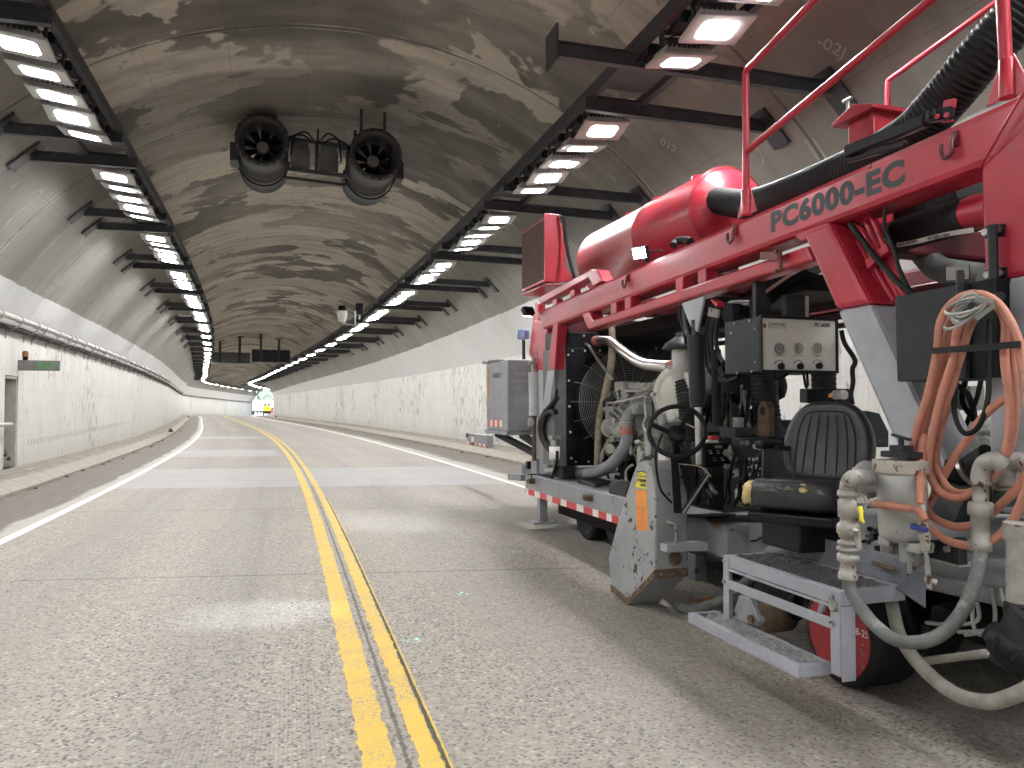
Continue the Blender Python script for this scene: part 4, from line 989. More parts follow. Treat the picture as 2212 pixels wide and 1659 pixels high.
b.tube([q('b', 205, 1365, Xr - .05), q('b', 205, 1410, Xr - .05)], .012, 8); b.box(q('b', 205, 1368, Xr - .05), (.1, .02, .015)); each(b, 'tie_bracket', M['rust'], mach, .005)
b = MB(); b.bb((3.1, 0, 0), (3.2, .1, .1)); b = MB()
jp = U(1163, 1090, X=3.08); b.bb((3.08, jp.y - .05, .10), (3.18, jp.y + .05, zt_ - .1)); b.bb((2.98, jp.y - .12, .085), (3.28, jp.y + .12, .105)); part(b, 'support_jack', M['gray'], .006)
b = MB(); b.bar(q('b', 35, 1385, 3.05), q('b', 150, 1395, 3.05), .12, .08); part(b, 'rear_step_bar', M['gray'], .008)
b = MB(); b.box(q('b', 178, 1285, 3.1), (.05, .09, .1)); part(b, 'tail_lamp', M['black'], .01)
dk = MB(); dk.prism([q('b', 600, 1400, 3.12), q('b', 760, 1385, 3.4), q('b', 900, 1420, 3.4), q('b', 760, 1455, 3.12)], (0, 0, -.09)); part(dk, 'deck_step', M['dgray'], .008)
b = MB(); fc = q('b', 960, 1490, 2.99); b.prism(pl('l', [(415, 930), (470, 880), (640, 830), (740, 860), (765, 950), (720, 1140), (430, 1075)], 2.99), (.02, 0, 0)); part(b, 'mud_flap', M['dgray'], .008)
# things below the frame
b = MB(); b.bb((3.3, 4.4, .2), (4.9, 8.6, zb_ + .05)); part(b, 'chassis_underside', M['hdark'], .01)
def wheel(c, r, w, hub, name='support_wheel'):
    b = MB(); b.lathe(c, XX, [(0, r * .80), (.0, r * .93), (.015, r * .985), (.05, r), (w - .05, r), (w - .015, r * .98), (w, r * .9), (w, r * .3)], 48); o = part(b, name, M['rubber'])
    b = MB(); b.lathe(c - XX * .004, XX, [(.0, r * .80), (-.004, r * .83), (.012, r * .84), (.02, r * .80), (.03, r * .74), (.07, r * .66), (.08, r * .3), (.06, r * .22), (.05, r * .1)], 40); part(b, 'rim', hub, 0, o)
    return o
MHUB = gm('scuffed_red_hub', (.30, .02, .03), .5, var=.25, vs=5, chips=((.32, .27, .24), .62, 12), dirt=((.12, .03, .03), .3, 6))
wc = U(1812, 1392, X=2.86); wr = .268
wheel(Vector((2.86, wc.y, wr + .0)), wr, .30, MHUB)
for yy in (7.1, 7.9): wheel(Vector((3.35, yy, .30)), .30, .22, M['dgray'])
wch = Vector((2.86, wc.y, wr))
for body, dy, dz, sz in (('OIL', -.055, .10, .045), ('2-18-25', -.02, .035, .05)):
    text_mesh(body, sz, M['white'], mach, wch + Vector((-.004 - (-.0), .02 - dy - .1, dz)), (0, -1, 0), (0, 0, 1), name='chalk_marks', depth=.001, align='LEFT')
# --- blade guard with stickers
XG = 2.55
gp = [(1387, 995.2), (1378.5, 999), (1373.4, 1007), (1366, 1026.8), (1351, 1072.7), (1331, 1138.3), (1313.4, 1207), (1321.3, 1276.5), (1359, 1307), (1414.6, 1249.7), (1415.6, 1075), (1412.5, 1038), (1406.9, 1014.4), (1398, 1001)]
G3 = [U(x, y, X=XG) for x, y in gp]
yr = G3[9].y; xr_ = U(1484, 1150, Y=yr).x
b = MB(); b.prism(G3, (xr_ - XG, 0, 0)); guard = part(b, 'blade_guard', M['gchip'], .012)
b = MB()
def lift(i, dz): return G3[i] + Vector((-.004, 0, dz))
b.prism([lift(7, 0), lift(8, 0), lift(8, .05), lift(7, .05)], (-.006, 0, 0)); b.prism([lift(8, 0), lift(9, 0), lift(9, .05), lift(8, .05)], (-.006, 0, 0))
b.prism([G3[9] + Vector((0, -.004, .0)), G3[9] + Vector((xr_ - XG, -.004, 0)), G3[9] + Vector((xr_ - XG, -.004, .06)), G3[9] + Vector((0, -.004, .06))], (0, -.006, 0))
part(b, 'rubber_skirt_strip', M['rust'], 0, guard)
b = MB()
for f in (.15, .5, .85): b.bolt(G3[9] + Vector(((xr_ - XG) * f, -.01, .03)), (0, -1, 0), .011, .01)
for f in (.2, .5, .8): b.bolt(G3[8].lerp(G3[9], f) + Vector((-.01, 0, .028)), (-1, 0, 0), .010, .01)
each(b, 'skirt_bolt', M['steel'], guard)
def sticker(pts, mat, name): 
    b = MB(); b.prism([U(x, y, X=XG - .0012) for x, y in pts], (-.001, 0, 0)); return part(b, name, mat, 0, guard)
st_ = sticker([(1374, 1030), (1396.5, 1033), (1397.3, 1056.6), (1372.5, 1051.6), (1373, 1042), (1378, 1040), (1377, 1034)], M['yel'], 'caution_sticker')
sticker([(1376, 1016.5), (1395.5, 1018.8), (1396.3, 1031), (1376.5, 1028.5)], M['ink'], 'caution_sticker_header')
sticker([(1373, 1056.6), (1398, 1060), (1398.3, 1078), (1396, 1082), (1396.6, 1090), (1399, 1094), (1399.7, 1147.6), (1394, 1145.5), (1388, 1146.5), (1375, 1143.5)], M['ora'], 'orange_sticker')
def glet(body, x0, y0, x1, y1, hp_, mat, X=XG - .0035):
    a = U(x0, y0, X=X); c = U(x1, y1, X=X); d = (c - a).normalized(); hgt = (a - U(x0, y0 - hp_, X=X)).length / .7
    o = text_mesh(body, hgt, mat, guard, a, d, (0, 0, 1), name='sticker_lettering', bold=.002, depth=.0006); base = worldloc(guard)
    w = max((v.co + base - a).dot(d) for v in o.data.vertices); k = (c - a).length / w
    for v in o.data.vertices: v.co += d * ((v.co + base - a).dot(d) * (k - 1))
glet('AUTION', 1377, 1027, 1395.3, 1029.4, 8, M['yel']); glet('P GUARD', 1378, 1039.6, 1396, 1042.2, 6, M['ink']); glet('LACE', 1384, 1049.5, 1394.5, 1051, 5.5, M['ink'])
ln = MB()
for i in range(9):
    yy = 1096 + i * 5.4
    a, c = U(1376.5, yy, X=XG - .003), U(1396 - (i % 3) * 3, yy + 2.6, X=XG - .003); ln.bar(a, c, .001, .003)
part(ln, 'sticker_print', gm('sticker_print_brown', (.45, .14, .03), .5, bump=0), 0, guard)
b = MB(); yb2 = yr - .06; a = U(1433, 1183, Y=yb2)
b.bb((a.x, yb2 - .05, a.z - .028), (U(1522, 1180, Y=yb2).x, yb2 + .05, a.z + .028)); part(b, 'foot_bar', M['lgray'], .006)
b = MB(); h0 = q('e', 900, 430, Y=yr - .01); b.tube(spline([h0, q('e', 940, 435, Y=yr - .05), q('e', 990, 450, Y=yr - .06), q('e', 1000, 480, Y=yr - .06)], 4) + [q('e', 1002, 650, Y=yr - .06)], .012, 8); part(b, 'guard_handle', M['galv'], 0, guard)
b = MB(); b.lathe((XG + .15, yr - .015, q('e', 1030, 820, Y=yr).z), (0, -1, 0), [(0, .05), (.02, .04), (.025, .01)], 14); part(b, 'guard_boss', M['rust'], 0, guard)
# --- central chassis behind the steps
Xc = 3.18
b = MB(); b.prism([U(1484, 1112, X=Xc), U(1720, 1098, X=Xc), U(2250, 1120, X=Xc), U(2250, 1290, X=Xc), U(1960, 1262, X=Xc), U(1820, 1205, X=Xc), U(1560, 1212, X=Xc), U(1525, 1212, X=Xc), U(1484, 1185, X=Xc)], (.25, 0, 0)); part(b, 'main_chassis_plate', M['gray'], .02)
b = MB(); c = q('e', 1375, 580, 3.12); b.box(c, (.14, .10, .19)); part(b, 'chassis_lug', M['gray'], .008)
b = MB(); b.bolt(q('e', 1392, 565, 3.05), (-1, 0, 0), .016, .02); b.bolt(q('e', 1235, 960, 3.05), (-1, 0, 0), .02, .02); each(b, 'lug_bolt', M['rust'], mach)
b = MB(); b.box(q('e', 1230, 910, 3.13), (.1, .12, .2)); part(b, 'hanger_plate', M['gray'], .008)
b = MB(); b.tube([q('e', 1360, 395, 2.98), q('e', 1700, 395, 2.95), q('f', 860, 85, 2.85)], .022, 10); part(b, 'footrest_tube', M['black'])
b = MB(); b.prism([q('e', 1360, 430, 2.98), q('e', 1545, 460, 2.98), q('e', 1410, 490, 2.9)], (0, 0, .012)); part(b, 'footrest_plate', M['rust'])
b = MB(); b.prism([q('e', 1000, 345, 2.9), q('e', 1520, 330, 2.9), q('e', 1700, 345, 3.3), q('e', 1110, 375, 3.3)], (0, 0, -.02)); part(b, 'operator_floor', M['dgray'], .004)
# underside darkness: axle, arms, linkages
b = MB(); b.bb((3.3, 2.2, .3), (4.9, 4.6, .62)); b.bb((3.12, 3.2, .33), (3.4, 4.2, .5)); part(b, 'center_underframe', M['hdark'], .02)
b = MB(); b.prism(pl('f', [(345, 570), (415, 590), (480, 740), (460, 775), (300, 720)], 2.75), (.05, 0, 0)); part(b, 'roller_arm', M['gray'], .008)
b = MB(); c = q('f', 440, 715, 2.78); b.lathe(c, XX, [(0, .085), (.02, .098), (.24, .098), (.26, .085)], 28); part(b, 'steel_roller', M['rust'])
b = MB(); b.bolt(q('f', 310, 685, 2.74), (-1, 0, 0), .022, .015); b.bolt(q('f', 430, 725, 2.74), (-1, 0, 0), .026, .015); each(b, 'arm_bolt', M['rust'], mach, 0.)
b = MB(); b.tube(spline([q('e', 1000, 1310, 2.8), q('e', 1100, 1380, 2.8), q('e', 1250, 1370, 2.85), q('e', 1450, 1300, 2.9), q('e', 1650, 1180, 2.95), q('f', 440, 440, 3.0)], 6), .034, 10); part(b, 'vacuum_drain_hose', M['ghose'])
b = MB(); b.bar(q('e', 1100, 1350, 3.1), q('e', 1420, 1300, 3.1), .08, .08); part(b, 'orange_cutter_bar', gm('faded_orange', (.35, .13, .04), .6, dirt=((.1, .06, .04), .4, 6)), .006)
for pts, r in (([(460, 420), (560, 520), (700, 560)], .03), ([(480, 500), (600, 600), (740, 600)], .04), ([(640, 500), (690, 640), (740, 690)], .05)):
    b = MB(); b.tube(spline([q('f', x, y, 3.0) for x, y in pts], 5), r, 10); part(b, 'linkage_rod', M['hdark'])
b = MB(); b.prism(pl('f', [(880, 600), (915, 590), (890, 680), (855, 690)], 2.82), (.02, 0, 0)); part(b, 'step_back_plate', M['lgray'])
# --- steps
XS = 2.12
z_lo = q('f', 15, 683, XS).z
PA = q('f', 15, 683, XS); PB = q('f', 735, 1037, XS); XB = q('f', 250, 690, Z=z_lo).x
ya, yb_ = PA.y, PB.y
zl0 = q('f', 735, 1120, XS).z
def rim(b, x0, x1, y0, y1, z, w, h, t=.012):
    """angle-iron frame round a grating"""
    b.bb((x0, y0, z - h), (x0 + t, y1, z)); b.bb((x1 - t, y0, z - h), (x1, y1, z)); b.bb((x0 + t, y0, z - h), (x1 - t, y0 + t, z)); b.bb((x0 + t, y1 - t, z - h), (x1 - t, y1, z))
    b.bb((x0 + t, y0 + t, z - .006), (x0 + w, y1 - t, z)); b.bb((x1 - w, y0 + t, z - .006), (x1 - t, y1 - t, z)); b.bb((x0 + w, y0 + t, z - .006), (x1 - w, y0 + w, z)); b.bb((x0 + w, y1 - w, z - .006), (x1 - w, y1 - t, z))
steps = MB(); rim(steps, XS, XB, yb_, ya, z_lo, .035, .052); so = part(steps, 'step_frame', M['galum'], .003)
def grating(x0, x1, y0, y1, z, name):
    b = MB(); nx = max(3, int((x1 - x0) / .036)); ny = int((y1 - y0) / .066); w = .0055
    dx = (x1 - x0) / nx; dy = (y1 - y0) / ny
    for i in range(nx):
        for j in range(ny):
            cx_, cy_ = x0 + dx * (i + .5), y0 + dy * (j + .5 + (.5 if i % 2 else 0))
            if cy_ + dy / 2 > y1: continue
            p = [(cx_ - dx / 2, cy_), (cx_, cy_ + dy / 2), (cx_ + dx / 2, cy_), (cx_, cy_ - dy / 2)]
            for k in range(4):
                a_, c_ = p[k], p[(k + 1) % 4]; tilt = .004
                b.bar((a_[0], a_[1], z - .004 + (tilt if k < 2 else 0)), (c_[0], c_[1], z - .004 + (tilt if k < 2 else 0)), w, .012)
    return part(b, name, M['gmesh' if name[0] == 'u' else 'mesh'], 0, so)
grating(XS + .035, XB - .035, yb_ + .035, ya - .035, z_lo, 'lower_step_grating')
XU = XB - .03
q1, q2 = q('f', 250, 305, XU), q('f', 1010, 545, XU); zu = q1.z; yu0, yu1 = q2.y, q1.y
XU2 = q('f', 610, 277, Y=yu1).x
b = MB(); rim(b, XU, XU2, yu0, yu1, zu, .04, .06); part(b, 'upper_step_frame', M['galum'], .003, so)
grating(XU + .04, XU2 - .05, yu0 + .05, yu1 - .04, zu, 'upper_step_grating')
b = MB(); zm = q('f', 280, 465, XU).z; zm2 = q('f', 280, 525, XU).z
b.bb((XU - .006, yu0, z_lo - .03), (XU, yu0 + .055, zu - .001)); b.bb((XU - .006, yu1 - .05, z_lo), (XU, yu1, zu - .001))
b.bb((XU - .0055, yu0 + .055, zm2), (XU - .0005, yu1 - .05, zm)); b.bb((XU - .005, yu0 + .055, zu - .075), (XU, yu1 - .05, zu - .0615))
b.bb((XU, yu0 - .005, z_lo - .05), (XU + .07, yu0, zu - .061)); b.bb((XU, yu1, z_lo - .0), (XU + .05, yu1 + .005, zu - .061))
each(b, 'step_upright', M['galum'], so, .002)
b = MB()
for zx, zy in ((960, 580), (962, 755)): b.bolt(q('f', zx, zy, XU - .007), (-1, 0, 0), .012, .012)
for zx, zy in ((253, 345), (253, 480)): b.bolt(q('f', zx, zy, XU - .007), (-1, 0, 0), .009, .01)
b.lathe(q('f', 968, 640, XU - .007), (-1, 0, 0), [(0, .022), (.01, .022), (.012, .018)], 20)
each(b, 'step_bolt', M['galv'], so)
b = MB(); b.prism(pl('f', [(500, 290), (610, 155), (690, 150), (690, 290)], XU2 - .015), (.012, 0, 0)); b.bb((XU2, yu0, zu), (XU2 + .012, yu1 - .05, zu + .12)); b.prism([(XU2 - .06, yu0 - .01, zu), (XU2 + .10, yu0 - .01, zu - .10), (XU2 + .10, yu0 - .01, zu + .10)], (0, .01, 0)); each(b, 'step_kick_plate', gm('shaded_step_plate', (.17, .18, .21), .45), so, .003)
b = MB(); b.bolt(q('f', 632, 185, XU2 - .03), (-1, 0, 0), .012, .012); b.bolt(q('f', 632, 238, XU2 - .03), (-1, 0, 0), .014, .012); each(b, 'kick_plate_bolt', M['rust'], so, 0)
# --- control panel box
YP = 4.22
c4 = [q('j', 1222, 318, Y=YP), q('j', 2172, 322, Y=YP), q('j', 2178, 992, Y=YP), q('j', 1236, 1005, Y=YP)]
xp0 = (c4[0].x + c4[3].x) / 2; xp1 = (c4[1].x + c4[2].x) / 2; zp1 = (c4[0].z + c4[1].z) / 2; zp0 = (c4[2].z + c4[3].z) / 2
ybk = U(1565.3, 755, X=xp0).y
b = MB(); b.bb((xp0, YP, zp0), (xp1, ybk, zp1)); pb = part(b, 'control_box', M['dgray'], .006)
b = MB(); fw = .012
for a, c in (((xp0 - .004, zp1 - fw), (xp1 + .004, zp1 + .006)), ((xp0 - .004, zp0 - .004), (xp1 + .004, zp0 + fw)), ((xp0 - .004, zp0 + fw), (xp0 + fw * .6, zp1 - fw)), ((xp1 - fw * .6, zp0 + fw), (xp1 + .004, zp1 - fw))):
    b.bb((a[0], YP - .03, a[1]), (c[0], YP, c[1]))
part(b, 'panel_flange', M['black'], .003, pb)
t_ = NT('scuffed_panel_plate'); co = t_.n('TexCoord').outputs['Object']; n1 = t_.noise(co, 6, 5, .6); n2 = t_.noise(t_.scale(co, (1, 1, 3)), 14, 4)
cp_ = t_.mix(n1, (.60, .59, .555), (.70, .69, .66)); cp_ = t_.mix(t_.math('MULTIPLY', t_.step(n2, .6, .75), .4), cp_, (.42, .39, .33))
PLATE = t_.done(cp_, .38, 0, None, .5)
b = MB(); b.bb((xp0 + .008, YP - .012, zp0 + .013), (xp1 - .008, YP - .006, zp1 - .013)); part(b, 'panel_plate', PLATE, 0, pb)
yf_ = YP - .0125
def pp(x, y): return q('j', x, y, Y=yf_)
pxm = (pp(1500, 700) - pp(1400, 700)).length / 100
gz = MB(); gd = MB(); gn = MB(); kn = MB(); tk = MB()
for i, (x, y, a) in enumerate(((1473, 705, 135), (1712, 700, 140), (1945, 700, 90))):
    c = pp(x, y); gz.lathe(c, -YY, [(0, 58 * pxm), (.012, 58 * pxm), (.014, 50 * pxm), (.010, 48 * pxm)], 28, caps=False); gd.lathe(c, -YY, [(.009, 50 * pxm), (.0092, 2 * pxm)], 28, caps=False)
    d = Vector((math.cos(R(a)), 0, math.sin(R(a)))); gn.bar(c - YY * .011 - d * 14 * pxm, c - YY * .011 + d * 38 * pxm, .0012, .0035, up=(0, 1, 0))
    for k in range(11):
        e = R(225 - 27 * k); dd = Vector((math.cos(e), 0, math.sin(e))); gn.bar(c - YY * .0105 + dd * 36 * pxm, c - YY * .0105 + dd * 44 * pxm, .001, .0018, up=(0, 1, 0))
for x, y in ((1492, 925), (1730, 925), (1965, 920)):
    c = pp(x, y); kn.lathe(c, -YY, [(0, 33 * pxm), (.02, 34 * pxm), (.026, 30 * pxm), (.028, 10 * pxm)], 12)
    arc = [pp(x - 15 + 45 * math.cos(R(a)), y - 45 - 32 * math.sin(R(a))) - YY * .001 for a in range(10, 171, 16)]
    tk.tube(arc, .0018, 5)
    for e in (0, -1):
        p = arc[e]; tk.prism([p + Vector((-.006, 0, .003)), p + Vector((.006, 0, .003)), p + Vector((0, 0, -.009))], (0, -.0008, 0))
each(gz, 'gauge_bezel', M['steel'], pb); each(gd, 'gauge_dial', gm('gauge_dial', (.36, .35, .32), .35, bump=0), pb); part(gn, 'gauge_needles', M['ink'], 0, pb); each(kn, 'knob', M['black'], pb); part(tk, 'knob_arrows', M['ink'], 0, pb)
def ptext(body, x, y, hpx, mat, wpx=None, **kw):
    o = text_mesh(body, hpx * pxm / .7, mat, pb, pp(x, y) - YY * .0008, XX, UP, name='panel_lettering', depth=.0005, **kw)
    if wpx:
        bs = worldloc(pb); x0 = pp(x, y).x; w = max(v.co.x + bs.x - x0 for v in o.data.vertices); k = wpx * pxm / w
        for v in o.data.vertices: v.co.x = x0 - bs.x + (v.co.x + bs.x - x0) * k
INK2 = gm('faded_panel_ink', (.22, .22, .22), .5, bump=0)
ptext('DIAMOND', 1340, 418, 36, M['ink'], 222); ptext('PRODUCTS', 1340, 450, 20, INK2, 222); ptext('PC-6000', 1913, 428, 40, M['ink'], 208, bold=.0015, shear=.25)
for x, l1, l2 in ((1405, 'DOWN FRAME PRESSURE', 'LEFT'), (1650, 'CONTROL PRESSURE', ''), (1887, 'DOWN FRAME PRESSURE', 'RIGHT')):
    ptext(l1, x, 790, 9, INK2, 125)
    if l2: ptext(l2, x + 50, 804, 9, INK2)
for x in (1408, 1650, 1887): ptext('LESS', x, 890, 8, INK2); ptext('MORE', x + 95, 888, 8, INK2)
b = MB(); lg = [(1297, 375), (1325, 418), (1300, 460), (1270, 418)]; b.prism([pp(x, y) - YY * .0006 for x, y in lg], (0, -.0006, 0)); part(b, 'diamond_emblem', gm('emblem_gray', (.10, .10, .105), .4, bump=0), 0, pb)
b = MB()
for zx, zy in ((1118, 357), (1187, 457), (932, 395), (885, 512), (1190, 870), (1146, 988), (960, 1010)): b.bolt(q('j', zx, zy, X=xp0), (-1, 0, 0), .009, .008)
each(b, 'box_bolt', M['steel'], pb)
b = MB(); b.bb((xp0 + .05, YP + .1, zp1), (xp0 + .13, YP + .14, zp1 + .33)); b.bb((xp0 + .25, YP + .05, zp1), (xp0 + .40, YP + .1, zp1 + .16)); part(b, 'box_hanger', M['dgray'], .005, pb)
b = MB(); c = q('j', 1785, 225, Y=YP + .1); b.cyl(c - UP * .06, c + UP * .09, .032, 16); part(b, 'paper_cup', M['lampbody'], 0, None, label=None)
b = MB(); b.prism(pl('j', [(1155, 65), (1375, 70), (1380, 300), (1160, 300)], Y=4.6), (0, .05, 0)); part(b, 'square_motor_plate', M['dgray'], .006)
b = MB(); b.cyl(q('j', 890, 230, Y=4.9), q('j', 1155, 230, Y=4.7), .075, 20); part(b, 'drive_motor', M['black'])
b = MB(); b.cyl(q('j', 895, 170, Y=4.85), q('j', 1130, 168, Y=4.65), .014, 10); part(b, 'motor_rod', M['chrome'])
b = MB(); b.prism(pl('j', [(790, 140), (895, 135), (905, 390), (795, 400)], X=3.12), (.06, 0, 0)); part(b, 'hanger_tab', M['dgray'], .006)
# hanging hydraulic cylinder and plate
b = MB(); b.prism(pl('j', [(262, 140), (545, 48), (455, 500), (370, 420)], X=3.0), (.02, 0, 0)); part(b, 'cylinder_bracket', M['lgray'], .004)
cy0, cy1 = q('j', 440, 545, X=3.02), q('j', 468, 1400, X=3.02)
b = MB(); b.cyl(cy0, cy1, .062, 24); b.cyl(cy1 - UP * .0, cy1 - UP * .02, .055, 24); cyl = part(b, 'lift_cylinder', M['dgray'], .004)
b = MB(); b.cyl(cy1, q('b', 1668, 1280, X=3.02), .026, 16); part(b, 'piston_rod', M['chrome'], 0, cyl)
b = MB(); b.prism([cy0 + Vector((-.02, -.03, 0)), cy0 + Vector((-.02, .03, 0)), cy0 + Vector((-.02, .025, .12)), cy0 + Vector((-.02, -.025, .12))], (.03, 0, 0)); b.bolt(q('j', 365, 450, X=2.98), (-1, 0, 0), .016, .02); part(b, 'clevis', M['dgray'], 0, cyl)
# bundles of hoses beside the box
for pts, r, mt in (([(650, 180), (625, 290), (570, 480), (555, 700), (580, 900), (680, 1060), (830, 1110), (980, 1050)], .016, 'rubber'), ([(672, 200), (655, 320), (610, 520), (600, 720), (640, 900), (740, 1050), (850, 1090)], .016, 'rubber'), ([(690, 210), (680, 330), (640, 520), (640, 700), (690, 880), (800, 1060)], .015, 'rubber'), ([(725, 220), (720, 340), (690, 560), (720, 760), (790, 880)], .016, 'rubber'), ([(250, 200), (262, 330), (300, 480), (325, 640)], .017, 'rubber'), ([(290, 200), (310, 400), (340, 540)], .016, 'ghose'), ([(690, 720), (700, 1000), (700, 1300), (720, 1659)], .036, 'hdark')):
    b = MB(); b.tube(spline([q('j', x, y, X=3.06) for x, y in pts], 6), r, 10); part(b, 'hydraulic_hose', M[mt])
b = MB()
for x in (630, 660, 685, 722): b.tube([q('j', x, 190 + (x - 630) * .3, X=3.05), q('j', x - 14, 300 + (x - 630) * .2, X=3.05)], .017, 8)
each(b, 'hose_ferrule', M['galv'], mach, 0.)
b = MB(); b.prism(pl('j', [(620, 85), (715, 130), (700, 190), (640, 130)], X=3.02), (.06, 0, 0)); part(b, 'hose_clip', M['red'], .003)
# loops below the box
b = MB(); b.tube(spline([q('j', 1440, 1010, Y=4.3), q('j', 1425, 1060, Y=4.3), q('j', 1470, 1085, Y=4.3), q('j', 1530, 1055, Y=4.3), q('j', 1590, 1015, Y=4.3)], 6), .009, 8); b.tube([q('j', 1780, 1000, Y=4.3), q('j', 1800, 1140, Y=4.3), q('j', 1815, 1190, Y=4.3)], .009, 8); b.tube([q('j', 1825, 1000, Y=4.3), q('j', 1835, 1150, Y=4.3), q('j', 1815, 1200, Y=4.3)], .009, 8); each(b, 'hanging_cable', M['black'], mach, 0.)
# corrugated risers in the middle of the machine
part(corr([q('j', 1285, 1000, X=3.75), q('j', 1290, 1150, X=3.75), q('j', 1300, 1350, X=3.75), q('j', 1330, 1600, X=3.75), q('j', 1350, 1800, X=3.75)], .105, .004, .035, 18, 8), 'vertical_duct', M['rubber'])
part(corr([q('j', 2030, 850, X=3.85), q('j', 2030, 1000, X=3.85), q('j', 2035, 1200, X=3.85), q('j', 2040, 1500, X=3.85)], .085, .003, .035, 16, 8), 'vertical_duct', M['rubber'])
b = MB(); c = q('j', 760, 1180, X=3.75); b.lathe(c - XX * .1, (.85, -.5, 0), [(0, .19), (.02, .21), (.30, .21), (.32, .18), (.34, .115), (.55, .115), (.56, .118), (.60, .095), (.62, .03)], 28); part(b, 'blower_housing', M['dgray'])
b = MB(); c = q('j', 1275, 1530, X=3.5); b.prism([c + Vector((0, -.07, -.16)), c + Vector((0, .07, -.16)), c + Vector((0, .065, .05)), c + Vector((0, .03, .1)), c + Vector((0, -.03, .1)), c + Vector((0, -.065, .05))], (.06, 0, 0)); lug = part(b, 'lifting_lug', M['rust'], .006)
b = MB(); b.lathe(c + Vector((-.003, 0, .03)), (-1, 0, 0), [(0, .035), (.002, .03)], 16); part(b, 'lug_hole', M['black'], 0, lug)
b = MB(); b.prism(pl('d', [(90, 760), (150, 690), (330, 690), (420, 830), (380, 900), (80, 900)], X=3.55), (.3, 0, 0)); b.prism(pl('b', [(1720, 860), (1800, 790), (1900, 800), (2000, 890), (2140, 950), (2140, 1100), (1720, 1100)], X=3.6), (.3, 0, 0)); part(b, 'transfer_case', M['dgray'], .03)
b = MB(); c = q('j', 925, 1560, X=3.3); b.cyl(c - UP * .08, c + UP * .07, .035, 14); b.cyl(c + UP * .07, c + UP * .1, .028, 14); part(b, 'black_filter_knob', M['black'])
b = MB(); c = q('b', 1985, 1000, X=3.2); b.box(c, (.14, .2, .07)); part(b, 'valve_block', M['dgray'], .006)
b = MB(); c = q('b', 2005, 930, X=3.3); b.cyl(c - UP * .05, c + UP * .05, .04, 14); part(b, 'gray_fitting', M['cast'])
# cabinets below the engine area next to the seat
b = MB(); b.prism(pl('b', [(1945, 1040), (2140, 1060), (2240, 1180), (2240, 1410), (1960, 1400)], X=3.3), (.35, 0, 0)); part(b, 'battery_box', M['dgray'], .01)
b = MB(); b.prism(pl('b', [(1870, 1310), (2240, 1400), (2240, 1700), (1880, 1700)], X=3.36), (.3, 0, 0)); part(b, 'lower_cabinet', M['hdark'], .01)
b = MB(); b.box(q('b', 2080, 1560, X=3.3), (.05, .18, .16)); b.tube([q('b', 2010, 1480, X=3.28), q('b', 2010, 1620, X=3.28)], .008, 6); b.tube([q('b', 2070, 1570, X=3.25), q('b', 2140, 1580, X=3.25)], .012, 6); part(b, 'hydraulic_valve', gm('oily_bronze', (.07, .055, .035), .5), .004)
b = MB(); b.bb((3.5, 5.0, .6), (4.6, 6.2, 1.25)); part(b, 'gearbox', M['hdark'], .05)
# steering wheel
sd = 5.15
hc = zat('b', 1472, 988, sd); n_ = (-ray(1097 + .248 * 1472, 686 + .248 * 988) + UP * .5).normalized(); su = n_.cross(UP.cross(n_)).normalized(); sr = su.cross(n_).normalized()
RS = (zat('b', 1720, 988, sd) - zat('b', 1225, 988, sd)).length / 2 * .97
b = MB(); b.tube([hc + (sr * math.cos(a) + su * math.sin(a)) * RS for a in [2 * math.pi * k / 48 for k in range(48)]], .0165, 12, closed=True)
sw = part(b, 'steering_wheel', M['black'])
hub = hc - n_ * .06
b = MB(); b.lathe(hub - n_ * .03, n_, [(0, .05), (.02, .062), (.05, .066), (.065, .05), (.07, .02)], 24); part(b, 'wheel_hub', M['black'], 0, sw)
b = MB()
for x, y in ((1270, 935), (1585, 800), (1545, 1180)):
    e = zat('b', x, y, sd); d = (e - hc).normalized(); b.bar(hub + d * .04, hc + d * RS, .034, .012, up=n_)
each(b, 'wheel_spoke', M['black'], sw, .004)
b = MB(); kc = zat('b', 1425, 870, sd - .08); b.lathe(kc - n_ * .03, n_, [(0, .028), (.02, .034), (.05, .034), (.058, .025), (.055, .01)], 20); part(b, 'spinner_knob', M['lampbody'], 0, sw)
b = MB(); b.tube([hub - n_ * .03, hub - n_ * .2 + UP * -.1], .04, 14); part(b, 'steering_column', M['black'], 0, sw)
b = MB(); b.tube([zat('b', 1470, 890, sd + .05), zat('b', 1560, 930, sd + .05), zat('b', 1650, 968, sd + .05)], .006, 6); part(b, 'column_lever', M['chrome'], 0, sw)
b = MB(); b.prism([zat('l', x, y, 5.2) for x, y in ((1505, 400), (1640, 400), (1705, 1420), (1560, 1420))], (ray(1460, 1050) * .08)); part(b, 'column_post', M['black'], .004)
b = MB(); b.bar(zat('l', 2160, 745, 5.15), zat('l', 1720, 1405, 5.15), .03, .03); part(b, 'column_brace', M['black'], .004)
b = MB(); b.bar(zat('l', 2168, 752, 5.12), zat('l', 1728, 1412, 5.12), .008, .012); part(b, 'worn_brace_edge', M['steel'])
b = MB(); b.prism(pl('l', [(1050, 505), (1500, 505), (1500, 1200), (1240, 1150), (1215, 850)], Y=yr + .25), (0, .05, 0)); part(b, 'guard_back_drum', M['gray'], .01)
b = MB(); b.tube(spline([zat('l', x, y, 5.0) for x, y in ((1360, 40), (1270, 260), (1250, 500), (1280, 800), (1340, 1020), (1440, 1150), (1530, 1240))], 6), .0085, 8); part(b, 'control_cable', M['black'])
for dx, r in ((0, .018), (45, .016), (90, .018), (140, .02)):
    b = MB(); b.tube(spline([zat('l', x + dx, y, 5.35) for x, y in ((1650, 400), (1720, 650), (1780, 900), (1850, 1060))], 5), r, 8); part(b, 'hydraulic_hose', M['rubber'])
